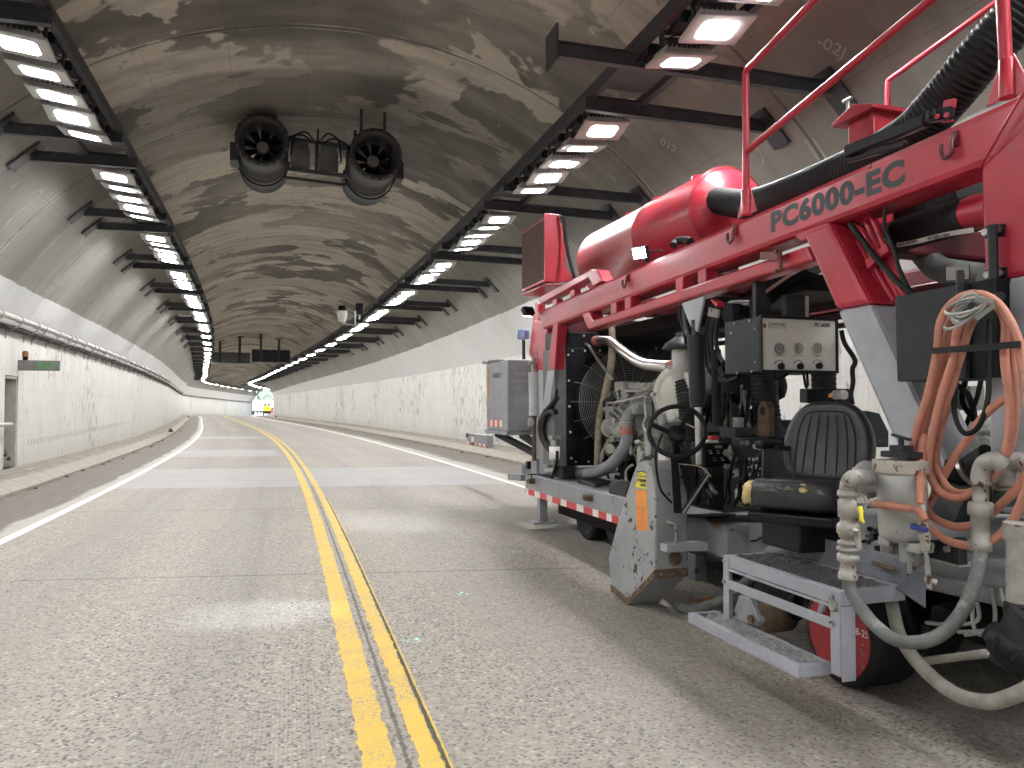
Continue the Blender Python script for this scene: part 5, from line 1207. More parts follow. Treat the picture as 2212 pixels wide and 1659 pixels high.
# switch box
sx = [q('b', x, y, Y=4.95) for x, y in ((1715, 1095), (1930, 1085), (1937, 1305), (1725, 1312))]
b = MB(); b.bb((sx[0].x, 4.95, sx[2].z), (sx[1].x, 5.15, sx[0].z)); sb_ = part(b, 'switch_box', M['black'], .005)
def stext(body, x, y, h, w):
    a = q('b', x, y, Y=4.949); c = q('b', x + w, y, Y=4.949)
    o = text_mesh(body, (q('b', x, y - h, Y=4.949) - a).length / .7, M['twhite'], sb_, a, XX, UP, name='panel_lettering', depth=.0004)
    bs = worldloc(sb_); ww = max(v.co.x + bs.x - a.x for v in o.data.vertices); k = (c.x - a.x) / ww
    for v in o.data.vertices: v.co.x = a.x - bs.x + (v.co.x + bs.x - a.x) * k
stext('DIAMOND', 1800, 1126, 9, 65); stext('PRODUCTS', 1800, 1138, 8, 65)
b = MB()
for x, y in ((1760, 1180), (1825, 1180), (1890, 1172), (1795, 1240), (1865, 1240)): b.lathe(q('b', x, y, Y=4.949), -YY, [(0, .009), (.012, .007), (.03, .004)], 8); b.box(q('b', x, y - 20, Y=4.949), (.03, .001, .005))
each(b, 'toggle_switch', M['steel'], sb_, 0)
b = MB(); b.box(q('b', 1790, 1048, Y=5.0), (.07, .05, .03)); part(b, 'red_cover', M['tred'], .008)
b = MB(); b.box(q('b', 1770, 1078, Y=5.0), (.09, .06, .02)); part(b, 'beige_block', M['cream'], .004)
b = MB(); b.tube(spline([zat('l', x, y, 4.95) for x, y in ((1650, 560), (1990, 600), (2110, 680), (2212, 780))], 5), .004, 6); part(b, 'thin_wire', M['tan'])
# --- seat
sdp = 4.12
fdir = (-ray(1793, 952)); fdir.z = 0; fdir = (fdir.normalized() * .8 + Vector((-.62, -.1, 0))).normalized(); sR = UP.cross(fdir).normalized() * -1
if sR.dot(VR) < 0: sR = -sR
bc = zat('d', 715, 850, sdp)
def pillow(pt, wfun, h, th, nu=26, nv=18, grooves=()):
    """closed cushion: pt(u,v,side)"""
    rows = []
    return rows
lean = (UP * .97 - fdir * -.0 + -fdir * .22).normalized(); bn = sR.cross(lean).normalized()
if bn.dot(fdir) < 0: bn = -bn
Hb = (zat('d', 715, 530, sdp) - zat('d', 715, 1195, sdp)).length; Wb = (zat('d', 360, 1000, sdp) - zat('d', 1055, 1000, sdp)).length * .5
bot = zat('d', 690, 1195, sdp)
mb = MB(); rows = []; NV, NU = 30, 40
ang = [2 * math.pi * k / NU for k in range(NU)]
def sup(c, e): return math.copysign(abs(c) ** e, c)
prof = []
for i in range(NV + 1):
    t = i / NV                                   # front (0) over the rim to the back (1)
    rr = math.sin(math.pi * min(t, 1)) if False else None
rings = []
for (sc_, off) in ((.02, .052), (.3, .055), (.6, .060), (.8, .066), (.9, .064), (.97, .045), (1., .0), (.97, -.04), (.9, -.055), (.5, -.06), (.02, -.06)):
    ring = []
    for a in ang:
        x = sup(math.cos(a), .55) * sc_; y = sup(math.sin(a), .6) * sc_
        tap = 1.0 - .30 * max(0, y) ** 1.3 - .06 * max(0, -y) ** 2
        ring.append(bot + sR * (x * Wb * tap) + lean * (Hb / 2 + y * Hb / 2) + bn * off)
    rings.append(ring)
vs = [v for r in rings for v in r]; nr = len(rings)
mb.add(vs, [(i * NU + k, i * NU + (k + 1) % NU, (i + 1) * NU + (k + 1) % NU, (i + 1) * NU + k) for i in range(nr - 1) for k in range(NU)], True)
seat = part(mb, 'seat_backrest', M['vinyl'], 0, sub=1)
b = MB()
def bpt(u, v, o=.064): 
    tap = 1.0 - .30 * max(0, v) ** 1.3
    return bot + sR * (u * Wb * tap) + lean * (Hb / 2 + v * Hb / 2) + bn * (o)
for u in (-.42, -.2, .03, .26, .47): b.tube([bpt(u * (1.0 + .1 * (-v)), v, .0645 if abs(v) < .6 else .066) for v in [-.75 + 1.35 * k / 10 for k in range(11)]], .0028, 6)
b.tube(spline([bpt(-.62, -.7, .066), bpt(-.62, 0, .067), bpt(-.6, .45, .067), bpt(-.5, .64, .067), bpt(-.3, .69, .067), bpt(.0, .70, .067), bpt(.3, .69, .067), bpt(.5, .64, .067), bpt(.6, .45, .067), bpt(.64, 0, .067), bpt(.64, -.7, .066)], 5), .0032, 6)
part(b, 'seat_stitching', M['black'], 0, seat)
# cushion
cf = zat('d', 500, 1260, sdp - .42)
cdir = fdir
mb = MB(); rings = []; cL_, cW_, cT = .46, Wb * 1.02, .15
cc = zat('d', 520, 1255, sdp - .22)
for (sc_, off) in ((.02, .07), (.5, .068), (.8, .066), (.92, .05), (1., .0), (.97, -.05), (.9, -.075), (.02, -.075)):
    ring = []
    for a in ang:
        x = sup(math.cos(a), .5) * sc_; y = sup(math.sin(a), .5) * sc_
        ring.append(cc + sR * (x * cW_) + cdir * (y * cL_ / 2) + UP * (off + (.02 if y > .6 and off > 0 else 0)))
    rings.append(ring)
vs = [v for r in rings for v in r]; nr = len(rings)
mb.add(vs, [(i * NU + k, i * NU + (k + 1) % NU, (i + 1) * NU + (k + 1) % NU, (i + 1) * NU + k) for i in range(nr - 1) for k in range(NU)], True)
cush = part(mb, 'seat_cushion', M['vinyl'], 0, sub=1, label='torn black seat cushion with yellow foam showing')
b = MB(); random.seed(5)
def blob(b, c, rx, ry, rz, n=10):
    vs = []; fs = []
    for i in range(n + 1):
        t = math.pi * i / n
        for k in range(n):
            a = 2 * math.pi * k / n; j = 1 + random.uniform(-.18, .18)
            vs.append(c + (sR * math.sin(t) * math.cos(a) * rx + cdir * math.sin(t) * math.sin(a) * ry + UP * math.cos(t) * rz) * j)
    for i in range(n):
        for k in range(n): fs.append((i * n + k, i * n + (k + 1) % n, (i + 1) * n + (k + 1) % n, (i + 1) * n + k))
    b.add(vs, fs, True)
blob(b, cc - sR * (cW_ * .90) + cdir * .14 + UP * .0, .035, .085, .06); blob(b, cc + sR * (cW_ * .30) + cdir * (cL_ * .475) + UP * .045, .022, .016, .022)
each(b, 'torn_foam', M['foam'], cush, 0)
b = MB()
for i in range(9):
    u = -.6 + i * .15; p = cc + sR * (cW_ * u) + cdir * (cL_ * .49) + UP * (.035 + random.uniform(-.02, .02))
    b.prism([p + sR * -.03, p + sR * .03 + UP * random.uniform(-.01, .01), p + sR * .01 + UP * .02 + cdir * .012, p - sR * .02 + UP * .015 + cdir * .015], (cdir * .004))
each(b, 'torn_vinyl_edge', gm('scuffed_vinyl', (.16, .16, .16), .4, var=.4, vs=30), cush, 0)
b = MB(); b.box(cc - UP * .13, (.1, .1, .1)); b.box(cc - UP * .11 + cdir * .02, (.42, .40, .05), Matrix((sR, cdir, UP)).transposed()); b.box(cc - UP * .2, (.3, .3, .14)); part(b, 'seat_suspension', M['black'], .01)
b = MB(); a0_, a1_ = zat('d', 165, 880, sdp - .05), zat('d', 345, 885, sdp + .1); b.bar(a0_, a1_, .055, .045); ar = part(b, 'armrest', M['black'], .018)
b = MB(); b.bar(zat('d', 235, 905, sdp), zat('d', 225, 1140, sdp), .025, .045, up=VR); b.bar(zat('d', 210, 1140, sdp - .02), zat('d', 210, 1395, sdp - .02), .03, .05, up=VR); b.bar(zat('d', 300, 905, sdp), zat('d', 400, 910, sdp + .1), .03, .03); part(b, 'armrest_post', M['dgray'], .004, ar)
gb = [zat('d', x, y, sdp + .55) for x, y in ((540, 450), (885, 450), (885, 560), (540, 560))]
b = MB(); b.prism(gb, VW * .12); gbo = part(b, 'gauge_box', M['black'], .006)
b = MB()
for x in (765, 815): b.lathe(zat('d', x, 498, sdp + .545), -VW, [(0, .032), (.012, .032), (.014, .026)], 20)
each(b, 'round_gauge', M['steel'], gbo)
b = MB(); b.lathe(zat('d', 722, 503, sdp + .545), -VW, [(0, .014), (.008, .012)], 12); part(b, 'amber_lamp', M['ora'], 0, gbo)
b = MB(); b.tube(spline([zat('d', x, y, sdp + .4) for x, y in ((805, 0), (830, 100), (910, 230), (890, 300), (895, 400), (880, 490), (890, 570))], 6), .014, 8); part(b, 'strapped_cable', M['black'])
b = MB(); b.prism([zat('d', x, y, sdp + .35) for x, y in ((1010, 620), (1100, 640), (1170, 780), (1170, 900), (1050, 900))], VW * .2); b.cyl(zat('d', 1080, 860, sdp + .25), zat('d', 1130, 855, sdp + .25), .012, 8); part(b, 'seat_side_motor', M['dgray'], .01)

# extra lines and small fittings in the engine bay and under the seat
random.seed(77)
def zline(zone, x0, y0, x1, y1, X, r, mat, name='machine_line', sag=40):
    pts = []
    for i in range(5):
        t = i / 4; pts.append(q(zone, x0 + (x1 - x0) * t + random.uniform(-14, 14), y0 + (y1 - y0) * t + sag * 4 * t * (1 - t) + random.uniform(-14, 14), X + random.uniform(-.04, .04)))
    b = MB(); b.tube(spline(pts, 5), r, 8); part(b, name, M[mat])
for i in range(16):
    x = random.uniform(1960, 2240); zline('b', x, random.uniform(1180, 1330), x + random.uniform(-120, 60), random.uniform(1480, 1640), 3.22, random.uniform(.007, .016), random.choice(('rubber', 'rubber', 'ghose', 'hdark', 'black')))
for i in range(12):
    x = random.uniform(1500, 1700); zline('b', x, random.uniform(1230, 1300), x + random.uniform(-60, 140), random.uniform(1480, 1640), 3.35, random.uniform(.008, .018), random.choice(('rubber', 'rubber', 'ghose')))
for i in range(12):
    x = random.uniform(1720, 2100); zline('b', x, random.uniform(560, 700), x + random.uniform(-80, 80), random.uniform(900, 1060), 3.5, random.uniform(.01, .022), random.choice(('rubber', 'hdark', 'ghose')))
for i in range(10):
    x = random.uniform(600, 1500); zline('f', x, random.uniform(100, 190), x + random.uniform(-200, 200), random.uniform(160, 250), 3.1, random.uniform(.007, .014), random.choice(('rubber', 'hdark', 'ghose')), sag=10)
bb_ = MB()
for i in range(22):
    c = q('b', random.uniform(1900, 2230), random.uniform(1060, 1600), 3.24); r = random.uniform(.008, .02)
    bb_.lathe(c, random.choice((-XX, -YY, UP)), [(-.03, r), (.02, r), (.021, r * 1.3), (.03, r * 1.3), (.031, r * .6), (.045, r * .6)], 8, False)
each(bb_, 'small_fitting', M['cast'], mach)
# --- radiator
YR = 7.9
rt_ = [q('b', 515, 135, Y=YR), q('b', 1392, 133, Y=YR), q('b', 1430, 1290, Y=YR), q('b', 545, 1295, Y=YR)]
xr0 = rt_[0].x; xr1 = q('b', 1425, 700, Y=YR).x; zr1 = q('b', 900, 275, Y=YR).z; zr2 = q('b', 900, 133, Y=YR).z; zr0 = q('b', 540, 1293, Y=YR).z
b = MB(); b.bb((xr0, YR, zr0), (xr1, YR + .38, zr1)); rad = part(b, 'radiator', M['black'], .006)
b = MB(); b.bb((xr0 - .13, YR + .04, zr1), (xr1 - .05, YR + .36, zr2)); b.cyl((xr0 + .05, YR + .2, zr2), (xr0 + .05, YR + .2, zr2 + .06), .05, 14); part(b, 'top_tank', M['black'], .01, rad)
b = MB(); b.bb((xr0 - .14, YR + .02, zr0), (xr0 - .002, YR + .4, zr1 - .005)); part(b, 'side_channel', gm('dull_radiator_gray', (.10, .105, .11), .5, dirt=((.16, .16, .15), .2, 5)), .006, rad)
b = MB(); b.bb((xr0 - .05, YR + .02, zr0 - .14), (xr0 + .1, YR + .25, zr0)); b.bb((xr1 - .2, YR + .02, zr0 - .14), (xr1, YR + .25, zr0)); each(b, 'radiator_foot', M['dgray'], rad, .005)
fc_ = q('b', 1000, 735, Y=YR); fr_ = (q('b', 570, 735, Y=YR) - fc_).length
b = MB(); b.lathe(fc_ - YY * .01, -YY, [(0, fr_ * 1.0), (.09, fr_ * .985), (.10, fr_ * .97), (.09, fr_ * .955), (0, fr_ * .965)], 48, caps=False); part(b, 'fan_ring', M['black'], 0, rad)
b = MB()
for i in range(22):
    rr = fr_ * (.30 + .66 * i / 21); d_ = .11 + .05 * (1 - (i / 21) ** 2)
    b.tube([fc_ + Vector((math.cos(a) * rr, -d_, math.sin(a) * rr)) for a in [2 * math.pi * k / 40 for k in range(40)]], .0042, 4, closed=True)
for k in range(18):
    a = 2 * math.pi * k / 18
    b.tube([fc_ + Vector((math.cos(a) * fr_ * f, -.11 - .05 * (1 - max(0, (f - .3) / .66) ** 2) - .004 if f < 1 else -.02, math.sin(a) * fr_ * f)) for f in (.3, .5, .7, .85, .97, 1.06)], .004, 4)
part(b, 'fan_guard_wires', gm('guard_wire', (.20, .205, .21), .4, bump=0), 0, rad)
b = MB()
for k in range(7):
    a = 2 * math.pi * k / 7 + .2; d = Vector((math.cos(a), 0, math.sin(a))); w = Vector((-math.sin(a), 0, math.cos(a))); p = fc_ - YY * .05
    b.add([p + d * .08 + w * .05 - YY * .02, p + d * .08 - w * .05 + YY * .02, p + d * fr_ * .92 - w * .12 + YY * .03, p + d * fr_ * .92 + w * .1 - YY * .03], [(0, 1, 2, 3)])
b.lathe(fc_ - YY * .08, YY, [(0, .06), (.02, .1), (.06, .1)], 20)
part(b, 'cooling_fan', M['hdark'], 0, rad)
b = MB()
for x, y in ((525, 325), (562, 290), (672, 290), (800, 290), (530, 550), (535, 775), (543, 1000), (552, 1225), (592, 1258), (702, 1256), (485, 150), (660, 160), (1320, 170), (1400, 280), (1290, 270)): b.lathe(q('b', x, y, Y=YR - .001), -YY, [(0, .014), (.008, .013), (.012, .006)], 8)
each(b, 'radiator_bolt', M['lampbody'], rad)
b = MB(); b.box(q('b', 1335, 170, Y=YR - .004), (.10, .004, .09)); part(b, 'white_label', M['white'], 0, rad)
b = MB()
for i in range(4): b.box(q('b', 1335, 150 + i * 13, Y=YR - .0075), (.075, .002, .006))
each(b, 'label_print', M['ink'], rad, 0)
# --- engine
XE = 3.45
def eb(pts, ext, name, mat='cast', bev=.012, X=XE):
    b = MB(); b.prism(pl('b', pts, X), (ext, 0, 0)); return part(b, name, M[mat], bev, eng)
b = MB(); b.prism(pl('b', [(870, 640), (1010, 600), (1340, 640), (1340, 1210), (960, 1230), (850, 1000)], 3.62), (.55, 0, 0)); eng = part(b, 'diesel_engine', M['cast'], .03)
eb([(1010, 660), (1250, 640), (1260, 860), (1080, 880), (1010, 800)], .3, 'side_cover', X=3.52)
eb([(925, 560), (1000, 556), (1000, 640), (925, 650)], .2, 'thermostat_housing', X=3.5)
b = MB()
for i in range(5):
    x = 1040 + i * 55; b.prism(pl('b', [(x, 572), (x + 48, 566), (x + 50, 625), (x + 2, 632)], 3.5 + .02), (.3, 0, 0))
each(b, 'valve_cover', M['cast'], eng, .012)
b = MB(); b.tube([q('b', 1020, 650, 3.47), q('b', 1270, 628, 3.47)], .022, 10)
for i in range(6): b.cyl(q('b', 1040 + i * 42, 645 - i * 3, 3.45), q('b', 1040 + i * 42, 645 - i * 3, 3.6), .022, 10)
part(b, 'fuel_rail', M['cast'], 0, eng)
random.seed(21)
b = MB()
for i in range(46):
    x, y = random.uniform(860, 1330), random.uniform(640, 1210); X = random.uniform(3.40, 3.55); c = q('b', x, y, X); t = random.random()
    if t < .4: b.box(c, (random.uniform(.04, .12), random.uniform(.03, .12), random.uniform(.03, .10)))
    elif t < .8:
        r = random.uniform(.015, .05); ax_ = random.choice((-XX, -YY, UP, XX + YY * .5)); b.lathe(c, ax_, [(-.04, r), (.03, r), (.032, r * .7), (.06, r * .7)], 14)
    else: b.bolt(c, -XX, .018, .03)
each(b, 'engine_fitting', M['cast'], eng, .004)
b = MB()
for i in range(26):
    x, y = random.uniform(1010, 1330), random.uniform(1080, 1260); c = q('b', x, y, random.uniform(3.35, 3.5)); r = random.uniform(.012, .04)
    b.lathe(c, random.choice((-XX, -YY, UP)), [(-.05, r), (.03, r), (.032, r * .65), (.05, r * .65)], 10)
each(b, 'lower_engine_fitting', M['cast'], eng, .003)
b = MB(); c = q('b', 900, 960, 3.42); b.lathe(c, -YY * .9 - XX * .4, [(-.12, .08), (-.02, .085), (0, .11), (.04, .11), (.05, .08), (.10, .07), (.11, .03)], 20); c = q('b', 890, 860, 3.42); b.lathe(c, UP, [(-.08, .045), (.05, .05), (.06, .07), (.09, .07), (.10, .05)], 16); c = q('b', 960, 990, 3.40); b.lathe(c, -XX, [(-.1, .09), (0, .095), (.02, .08), (.06, .03)], 20); part(b, 'pump_and_starter', M['cast'], 0, eng)
b = MB(); c = q('b', 920, 1140, 3.45); b.lathe(c, -XX * .7 - YY * .7, [(-.1, .10), (0, .11), (.03, .10), (.06, .06), (.10, .05)], 20); part(b, 'alternator', M['steel'], 0, eng)
def etube(pts, r, mat, name='engine_pipe', X=3.38, n=6, parent=None):
    b = MB(); b.tube(spline([q('b', p[0], p[1], p[2] if len(p) > 2 else X) for p in pts], n), r, 12); return part(b, name, M[mat], 0, parent or eng)
etube([(620, 232), (690, 238), (735, 295), (800, 390), (870, 480), (915, 540)], .016, 'steel', 'coolant_tube')
etube([(1200, 690), (1190, 760), (1200, 860), (1180, 930), (1200, 1000), (1230, 1020)], .013, 'pipe', 'sheathed_cable')
etube([(880, 745), (960, 735), (1050, 715), (1130, 695), (1190, 680)], .011, 'pipe', 'sheathed_cable')
etube([(905, 810), (950, 850), (980, 890)], .012, 'cast'); etube([(960, 800), (1000, 820), (1010, 850)], .012, 'cast')
etube([(845, 790), (840, 740), (870, 715), (930, 720)], .022, 'rubber', 'rubber_elbow')
etube([(1030, 660), (1045, 640), (1150, 640), (1230, 610), (1300, 545), (1350, 550)], .012, 'cast'); etube([(890, 650), (875, 700), (860, 760), (880, 830)], .010, 'cast'); etube([(960, 700), (955, 640), (985, 620), (1020, 625)], .008, 'steel')
etube([(1290, 560), (1295, 640), (1290, 700), (1310, 760), (1320, 800)], .036, 'cast', 'water_pipe'); etube([(1320, 800), (1335, 850), (1340, 930)], .030, 'cast', 'water_pipe')
etube([(870, 1000), (920, 1040), (985, 1075)], .014, 'ghose', 'rubber_line'); etube([(820, 1290), (815, 1200), (850, 1130), (880, 1100)], .018, 'cast'); etube([(830, 1230), (830, 1160), (870, 1110)], .014, 'cast')
etube([(1030, 1420), (1030, 1340), (1060, 1300), (1085, 1285)], .014, 'pipe', 'white_hose'); etube([(1110, 980), (1110, 1060), (1070, 1150), (1045, 1200)], .016, 'rubber', 'rubber_line')
etube([(1180, 1250), (1160, 1180), (1170, 1120)], .04, 'cast', 'oil_pipe'); etube([(880, 1400), (860, 1330), (900, 1270), (960, 1200)], .014, 'rubber', 'rubber_line'); etube([(1000, 1400), (1010, 1330), (1040, 1250)], .014, 'rubber', 'rubber_line'); etube([(1250, 640), (1262, 760), (1255, 900), (1215, 940)], .008, 'hdark')
b = MB(); c = q('b', 1240, 1130, 3.35); b.box(c, (.06, .12, .12)); b.box(q('b', 1215, 1030, 3.36), (.05, .06, .09)); part(b, 'fuel_module', M['tank'], .006, eng)
b = MB(); b.prism(pl('b', [(1310, 1140), (1400, 1200), (1400, 1250), (1310, 1250)], 3.3), (.02, 0, 0)); b.cyl(q('b', 1390, 1225, 3.25), q('b', 1390, 1225, 3.4), .022, 10); part(b, 'white_bracket', M['white'], .003, eng)
b = MB()
for i in range(30): b.box(q('b', random.uniform(980, 1330), random.uniform(1240, 1420), random.uniform(3.5, 3.8)), (random.uniform(.05, .2), random.uniform(.05, .16), random.uniform(.04, .14)))
each(b, 'sump_block', M['hdark'], eng, .01)
# intake pipe, exhaust pipe, charge-air pipe
etube([(785, 205, 3.45), (850, 203, 3.45), (905, 215, 3.45), (960, 262, 3.42), (1030, 315, 3.4), (1110, 370, 3.38), (1200, 408, 3.36), (1300, 420, 3.36), (1435, 432, 3.36)], .054, 'chrome', 'intake_pipe', n=8)
b = MB(); b.tube([q('b', 765, 205, 3.45), q('b', 800, 205, 3.45)], .060, 16); b.tube([q('b', 1430, 430, 3.36), q('b', 1500, 435, 3.38)], .060, 16); each(b, 'red_sleeve', M['rsil'], eng, 0)
b = MB(); b.tube([q('b', 1418, 431, 3.36), q('b', 1430, 431, 3.36)], .063, 16); part(b, 'pipe_clamp', M['steel'], 0, eng)
etube([(908, 40, 3.55), (910, 250, 3.5), (895, 430, 3.48), (860, 600, 3.46), (835, 720, 3.45), (805, 830, 3.45), (790, 980, 3.45), (780, 1300, 3.45)], .040, 'tan', 'wrapped_pipe')
etube([(1150, 800, 3.5), (1090, 825, 3.42), (1050, 870, 3.36), (1040, 940, 3.34), (1042, 1040, 3.33), (1020, 1130, 3.32), (960, 1220, 3.31), (880, 1295, 3.30), (800, 1335, 3.30), (720, 1352, 3.31), (540, 1355, 3.33)], .064, 'gray', 'charge_air_pipe', n=8)
b = MB(); b.tube([q('b', 1040, 905, 3.35), q('b', 1041, 965, 3.34), q('b', 1042, 1035, 3.33)], .069, 18); each(b, 'red_sleeve', M['rsil'], eng, 0)
b = MB()
for y in (915, 938, 1000, 1025): b.lathe(q('b', 1041, y, 3.34), UP, [(-.008, .072), (.008, .072)], 18)
b.tube([q('b', 675, 1352, 3.315), q('b', 690, 1352, 3.313)], .068, 18)
each(b, 'hose_clamp', M['steel'], eng, 0)
b = MB(); b.lathe(q('b', 545, 1355, 3.33), YY * .8 - XX * -.2, [(0, .06), (.05, .075), (.12, .07)], 16); part(b, 'torn_insulation', M['cream'], 0, eng)
# air cleaner
ac_ = q('b', 1445, 648, 3.22); na = Vector((-.93, -.36, 0)).normalized()
b = MB(); b.lathe(ac_, -na, [(0, .02), (.0, .205), (.012, .215), (.03, .215), (.03, .20), (.42, .20), (.44, .14)], 40); acl = part(b, 'air_cleaner', M['gray'])
b = MB(); b.lathe(ac_ + na * .002, na, [(0, .212), (.010, .205), (.012, .150), (.004, .145), (.004, .135), (.016, .128), (.018, .01)], 40); part(b, 'end_cover', M['cream'], 0, acl)
b = MB()
ur = UP.cross(na).normalized()
for a in (95, 185, -5): d = ur * math.cos(R(a)) + UP * math.sin(R(a)); b.box(ac_ + d * .205 + na * .01, (.05, .05, .03)); b.box(ac_ + d * .215 - na * .04, (.06, .03, .03))
each(b, 'cover_latch', M['steel'], acl, .004)
b = MB(); c = q('b', 1530, 380, 3.3); b.lathe(c - UP * .16, UP, [(0, .10), (.07, .105), (.08, .115), (.11, .115), (.12, .09), (.26, .09)], 24); part(b, 'intake_neck', M['lampbody'], 0, acl)
b = MB(); c = q('b', 1515, 280, 3.3); b.lathe(c, UP, [(0, .16), (.01, .165), (.05, .14), (.10, .06), (.11, .05), (.14, .05), (.145, .02)], 28); b.cyl(c - UP * .1, c, .07, 16); part(b, 'rain_cap', M['dgray'], 0, acl)
b = MB(); c = q('b', 1460, 330, 3.35); b.box(c, (.03, .08, .18)); part(b, 'mount_bracket', M['lgray'], .003, acl)
part(corr([q('b', 1545, 560, 3.3), q('b', 1580, 800, 3.3), q('b', 1590, 1000, 3.32), q('b', 1600, 1280, 3.35)], .09, .004, .03, 16, 8), 'intake_duct', M['rubber'])
# --- rear: hydraulic tank, filter, hoses
tk_ = pl('h', [(125, 700), (300, 652), (318, 1275), (135, 1240)], 3.02)
y0t, y1t = (tk_[1].y + tk_[2].y) / 2, (tk_[0].y + tk_[3].y) / 2; z0t, z1t = (tk_[2].z + tk_[3].z) / 2 + .04, (tk_[0].z + tk_[1].z) / 2
b = MB(); b.prism([(3.02, y0t, z1t), (3.02, y1t, z1t), (3.02, y1t - .05, z0t), (3.02, y0t, z0t)], (.62, 0, 0)); ht = part(b, 'hydraulic_tank', M['gray'], .012)
b = MB(); b.bb((3.0, y0t - .02, z0t - .05), (3.66, y1t, z0t - .002)); b.box((3.3, y0t - .02, z0t + .05), (.18, .03, .09)); part(b, 'tank_base_frame', M['gray'], .006, ht)
b = MB(); c = Vector((3.12, y1t - .25, z1t)); b.lathe(c, UP, [(0, .10), (.02, .10), (.03, .13), (.05, .13), (.06, .05)], 20); b.cyl(c + Vector((-.08, .05, .02)), c + Vector((-.2, .08, .02)), .03, 10); part(b, 'filler_cap', M['cast'], 0, ht)
b = MB(); c = q('h', 440, 640, Y=y0t + .05); b.cyl(c - UP * .02, q('h', 438, 495, Y=y0t + .05), .022, 10); part(b, 'beacon_pole', M['dgray'], 0, ht)
b = MB(); c = q('h', 437, 488, Y=y0t + .05); b.lathe(c, UP, [(0, .08), (.02, .085), (.09, .08), (.12, .075), (.135, .03)], 18); part(b, 'blue_beacon', gm('pale_blue_lens', (.22, .30, .52), .25, bump=0), 0, ht)
b = MB()
for i in range(6):
    ya_ = y1t - .14 - i * .115; b.m = i % 2; b.bb((3.016, ya_ - .115, z0t + .05), (3.0185, ya_, z0t + .14))
part(b, 'reflective_tape', [M['tred'], M['twhite']], 0, ht)
b = MB(); b.bb((3.0165, y1t - .17, z0t + .45), (3.019, y1t - .07, z0t + .90)); part(b, 'orange_decal', gm('faded_orange_decal', (.50, .27, .06), .5), 0, ht)
text_mesh('DIESEL II', .10, M['ink'], ht, Vector((3.0175, y0t + .95 if False else y1t - .38, z1t - .22)), (0, -1, 0), UP, name='stencil_lettering', depth=.0008)
for i, (w_, k) in enumerate((('See Inst', .06), ('Sk 10-16', .05), ('12 A', .05), ('AMB coolant', .04))):
    text_mesh(w_, k, M['lampbody'], ht, Vector((3.10, y0t - .0025, z1t - .2 - i * .09)), XX, UP, name='chalk_writing', depth=.0005)
b = MB(); b.bar((3.25, y0t + .1, z0t - .05), (3.6, y0t - 1.2, z0t - .5), .08, .08); b.bar((3.1, y1t - .3, z0t - .05), (3.6, y0t - .9, z0t - .5), .08, .08); each(b, 'tank_strut', M['dgray'], ht, .005)
b = MB(); b.bb((3.55, y0t - .1, .45), (4.8, y0t + 1.0, .62)); b.bb((3.5, y0t - 2.2, .45), (3.7, y0t + .1, .62)); each(b, 'front_subframe', gm('blue_gray_steel', (.12, .14, .19), .5), mach, .01)
bmp = pl('h', [(0, 1240), (145, 1275), (145, 1380), (0, 1350)], 3.5)
b = MB(); by0, by1 = bmp[1].y, q('h', -22, 1240, 3.5).y; bz1 = bmp[1].z; bz0 = bmp[2].z; b.bb((3.5, by0, bz0), (3.6, by1, bz1)); bo = part(b, 'front_bumper', M['gray'], .008)
b = MB(); n_seg = 10
for i in range(n_seg):
    ya_ = by0 + (by1 - by0) * i / n_seg; b.m = i % 2; b.bb((3.4965, ya_, bz0 + .01), (3.499, ya_ + (by1 - by0) / n_seg, bz0 + (bz1 - bz0) * .30))
part(b, 'reflective_tape', [M['tred'], M['twhite']], 0, bo)
b = MB(); b.bb((3.4965, by1 - .5, bz1 - .22), (3.499, by1 - .3, bz1 - .05)); part(b, 'white_placard', M['twhite'], 0, bo)
b = MB(); b.tube([q('h', -22, 1255, 3.47), q('h', -30, 1275, 3.45), q('h', -22, 1290, 3.46), q('h', -16, 1275, 3.46)], .012, 6, closed=True); part(b, 'tow_ring', M['rust'], 0, bo)
c0_, c1_ = q('h', 521, 760, 3.0), q('h', 527, 1112, 3.0)
b = MB(); b.cyl(c0_, c1_, .062, 22); b.cyl(c1_, c1_ + UP * .05, .067, 22); cy2 = part(b, 'leveling_cylinder', gm('chipped_white_cylinder', (.52, .53, .55), .4, var=.08, chips=((.03, .03, .03), .635, 26), bump=.05), .004)
b = MB(); b.prism([c0_ + Vector((-.02, -.05, -.02)), c0_ + Vector((-.02, .05, -.02)), c0_ + Vector((-.02, .035, .17)), c0_ + Vector((-.02, -.035, .17))], (.04, 0, 0)); b.bolt(c0_ + Vector((-.025, 0, .12)), -XX, .03, .03); b.prism([c0_ + Vector((.02, -.06, .1)), c0_ + Vector((.02, .1, .1)), c0_ + Vector((.02, -.12, .3))], (.03, 0, 0)); part(b, 'clevis', M['galv'], .003, cy2)
b = MB(); b.cyl(c1_, q('h', 525, 1480, 3.0), .026, 14); part(b, 'piston_rod', M['rust'], 0, cy2)
b = MB(); b.lathe(q('h', 515, 1165, 2.97), -XX, [(0, .05), (.05, .05), (.052, .03), (.0, .028)], 16); part(b, 'rod_eye', M['galv'], 0, cy2)
b = MB(); b.prism(pl('h', [(540, 1130), (625, 1130), (630, 1590), (535, 1590)], 3.06), (.14, 0, 0)); b.prism(pl('h', [(498, 1470), (545, 1462), (545, 1590), (498, 1590)], 3.03), (.1, 0, 0)); part(b, 'rear_upright', M['gray'], .008)
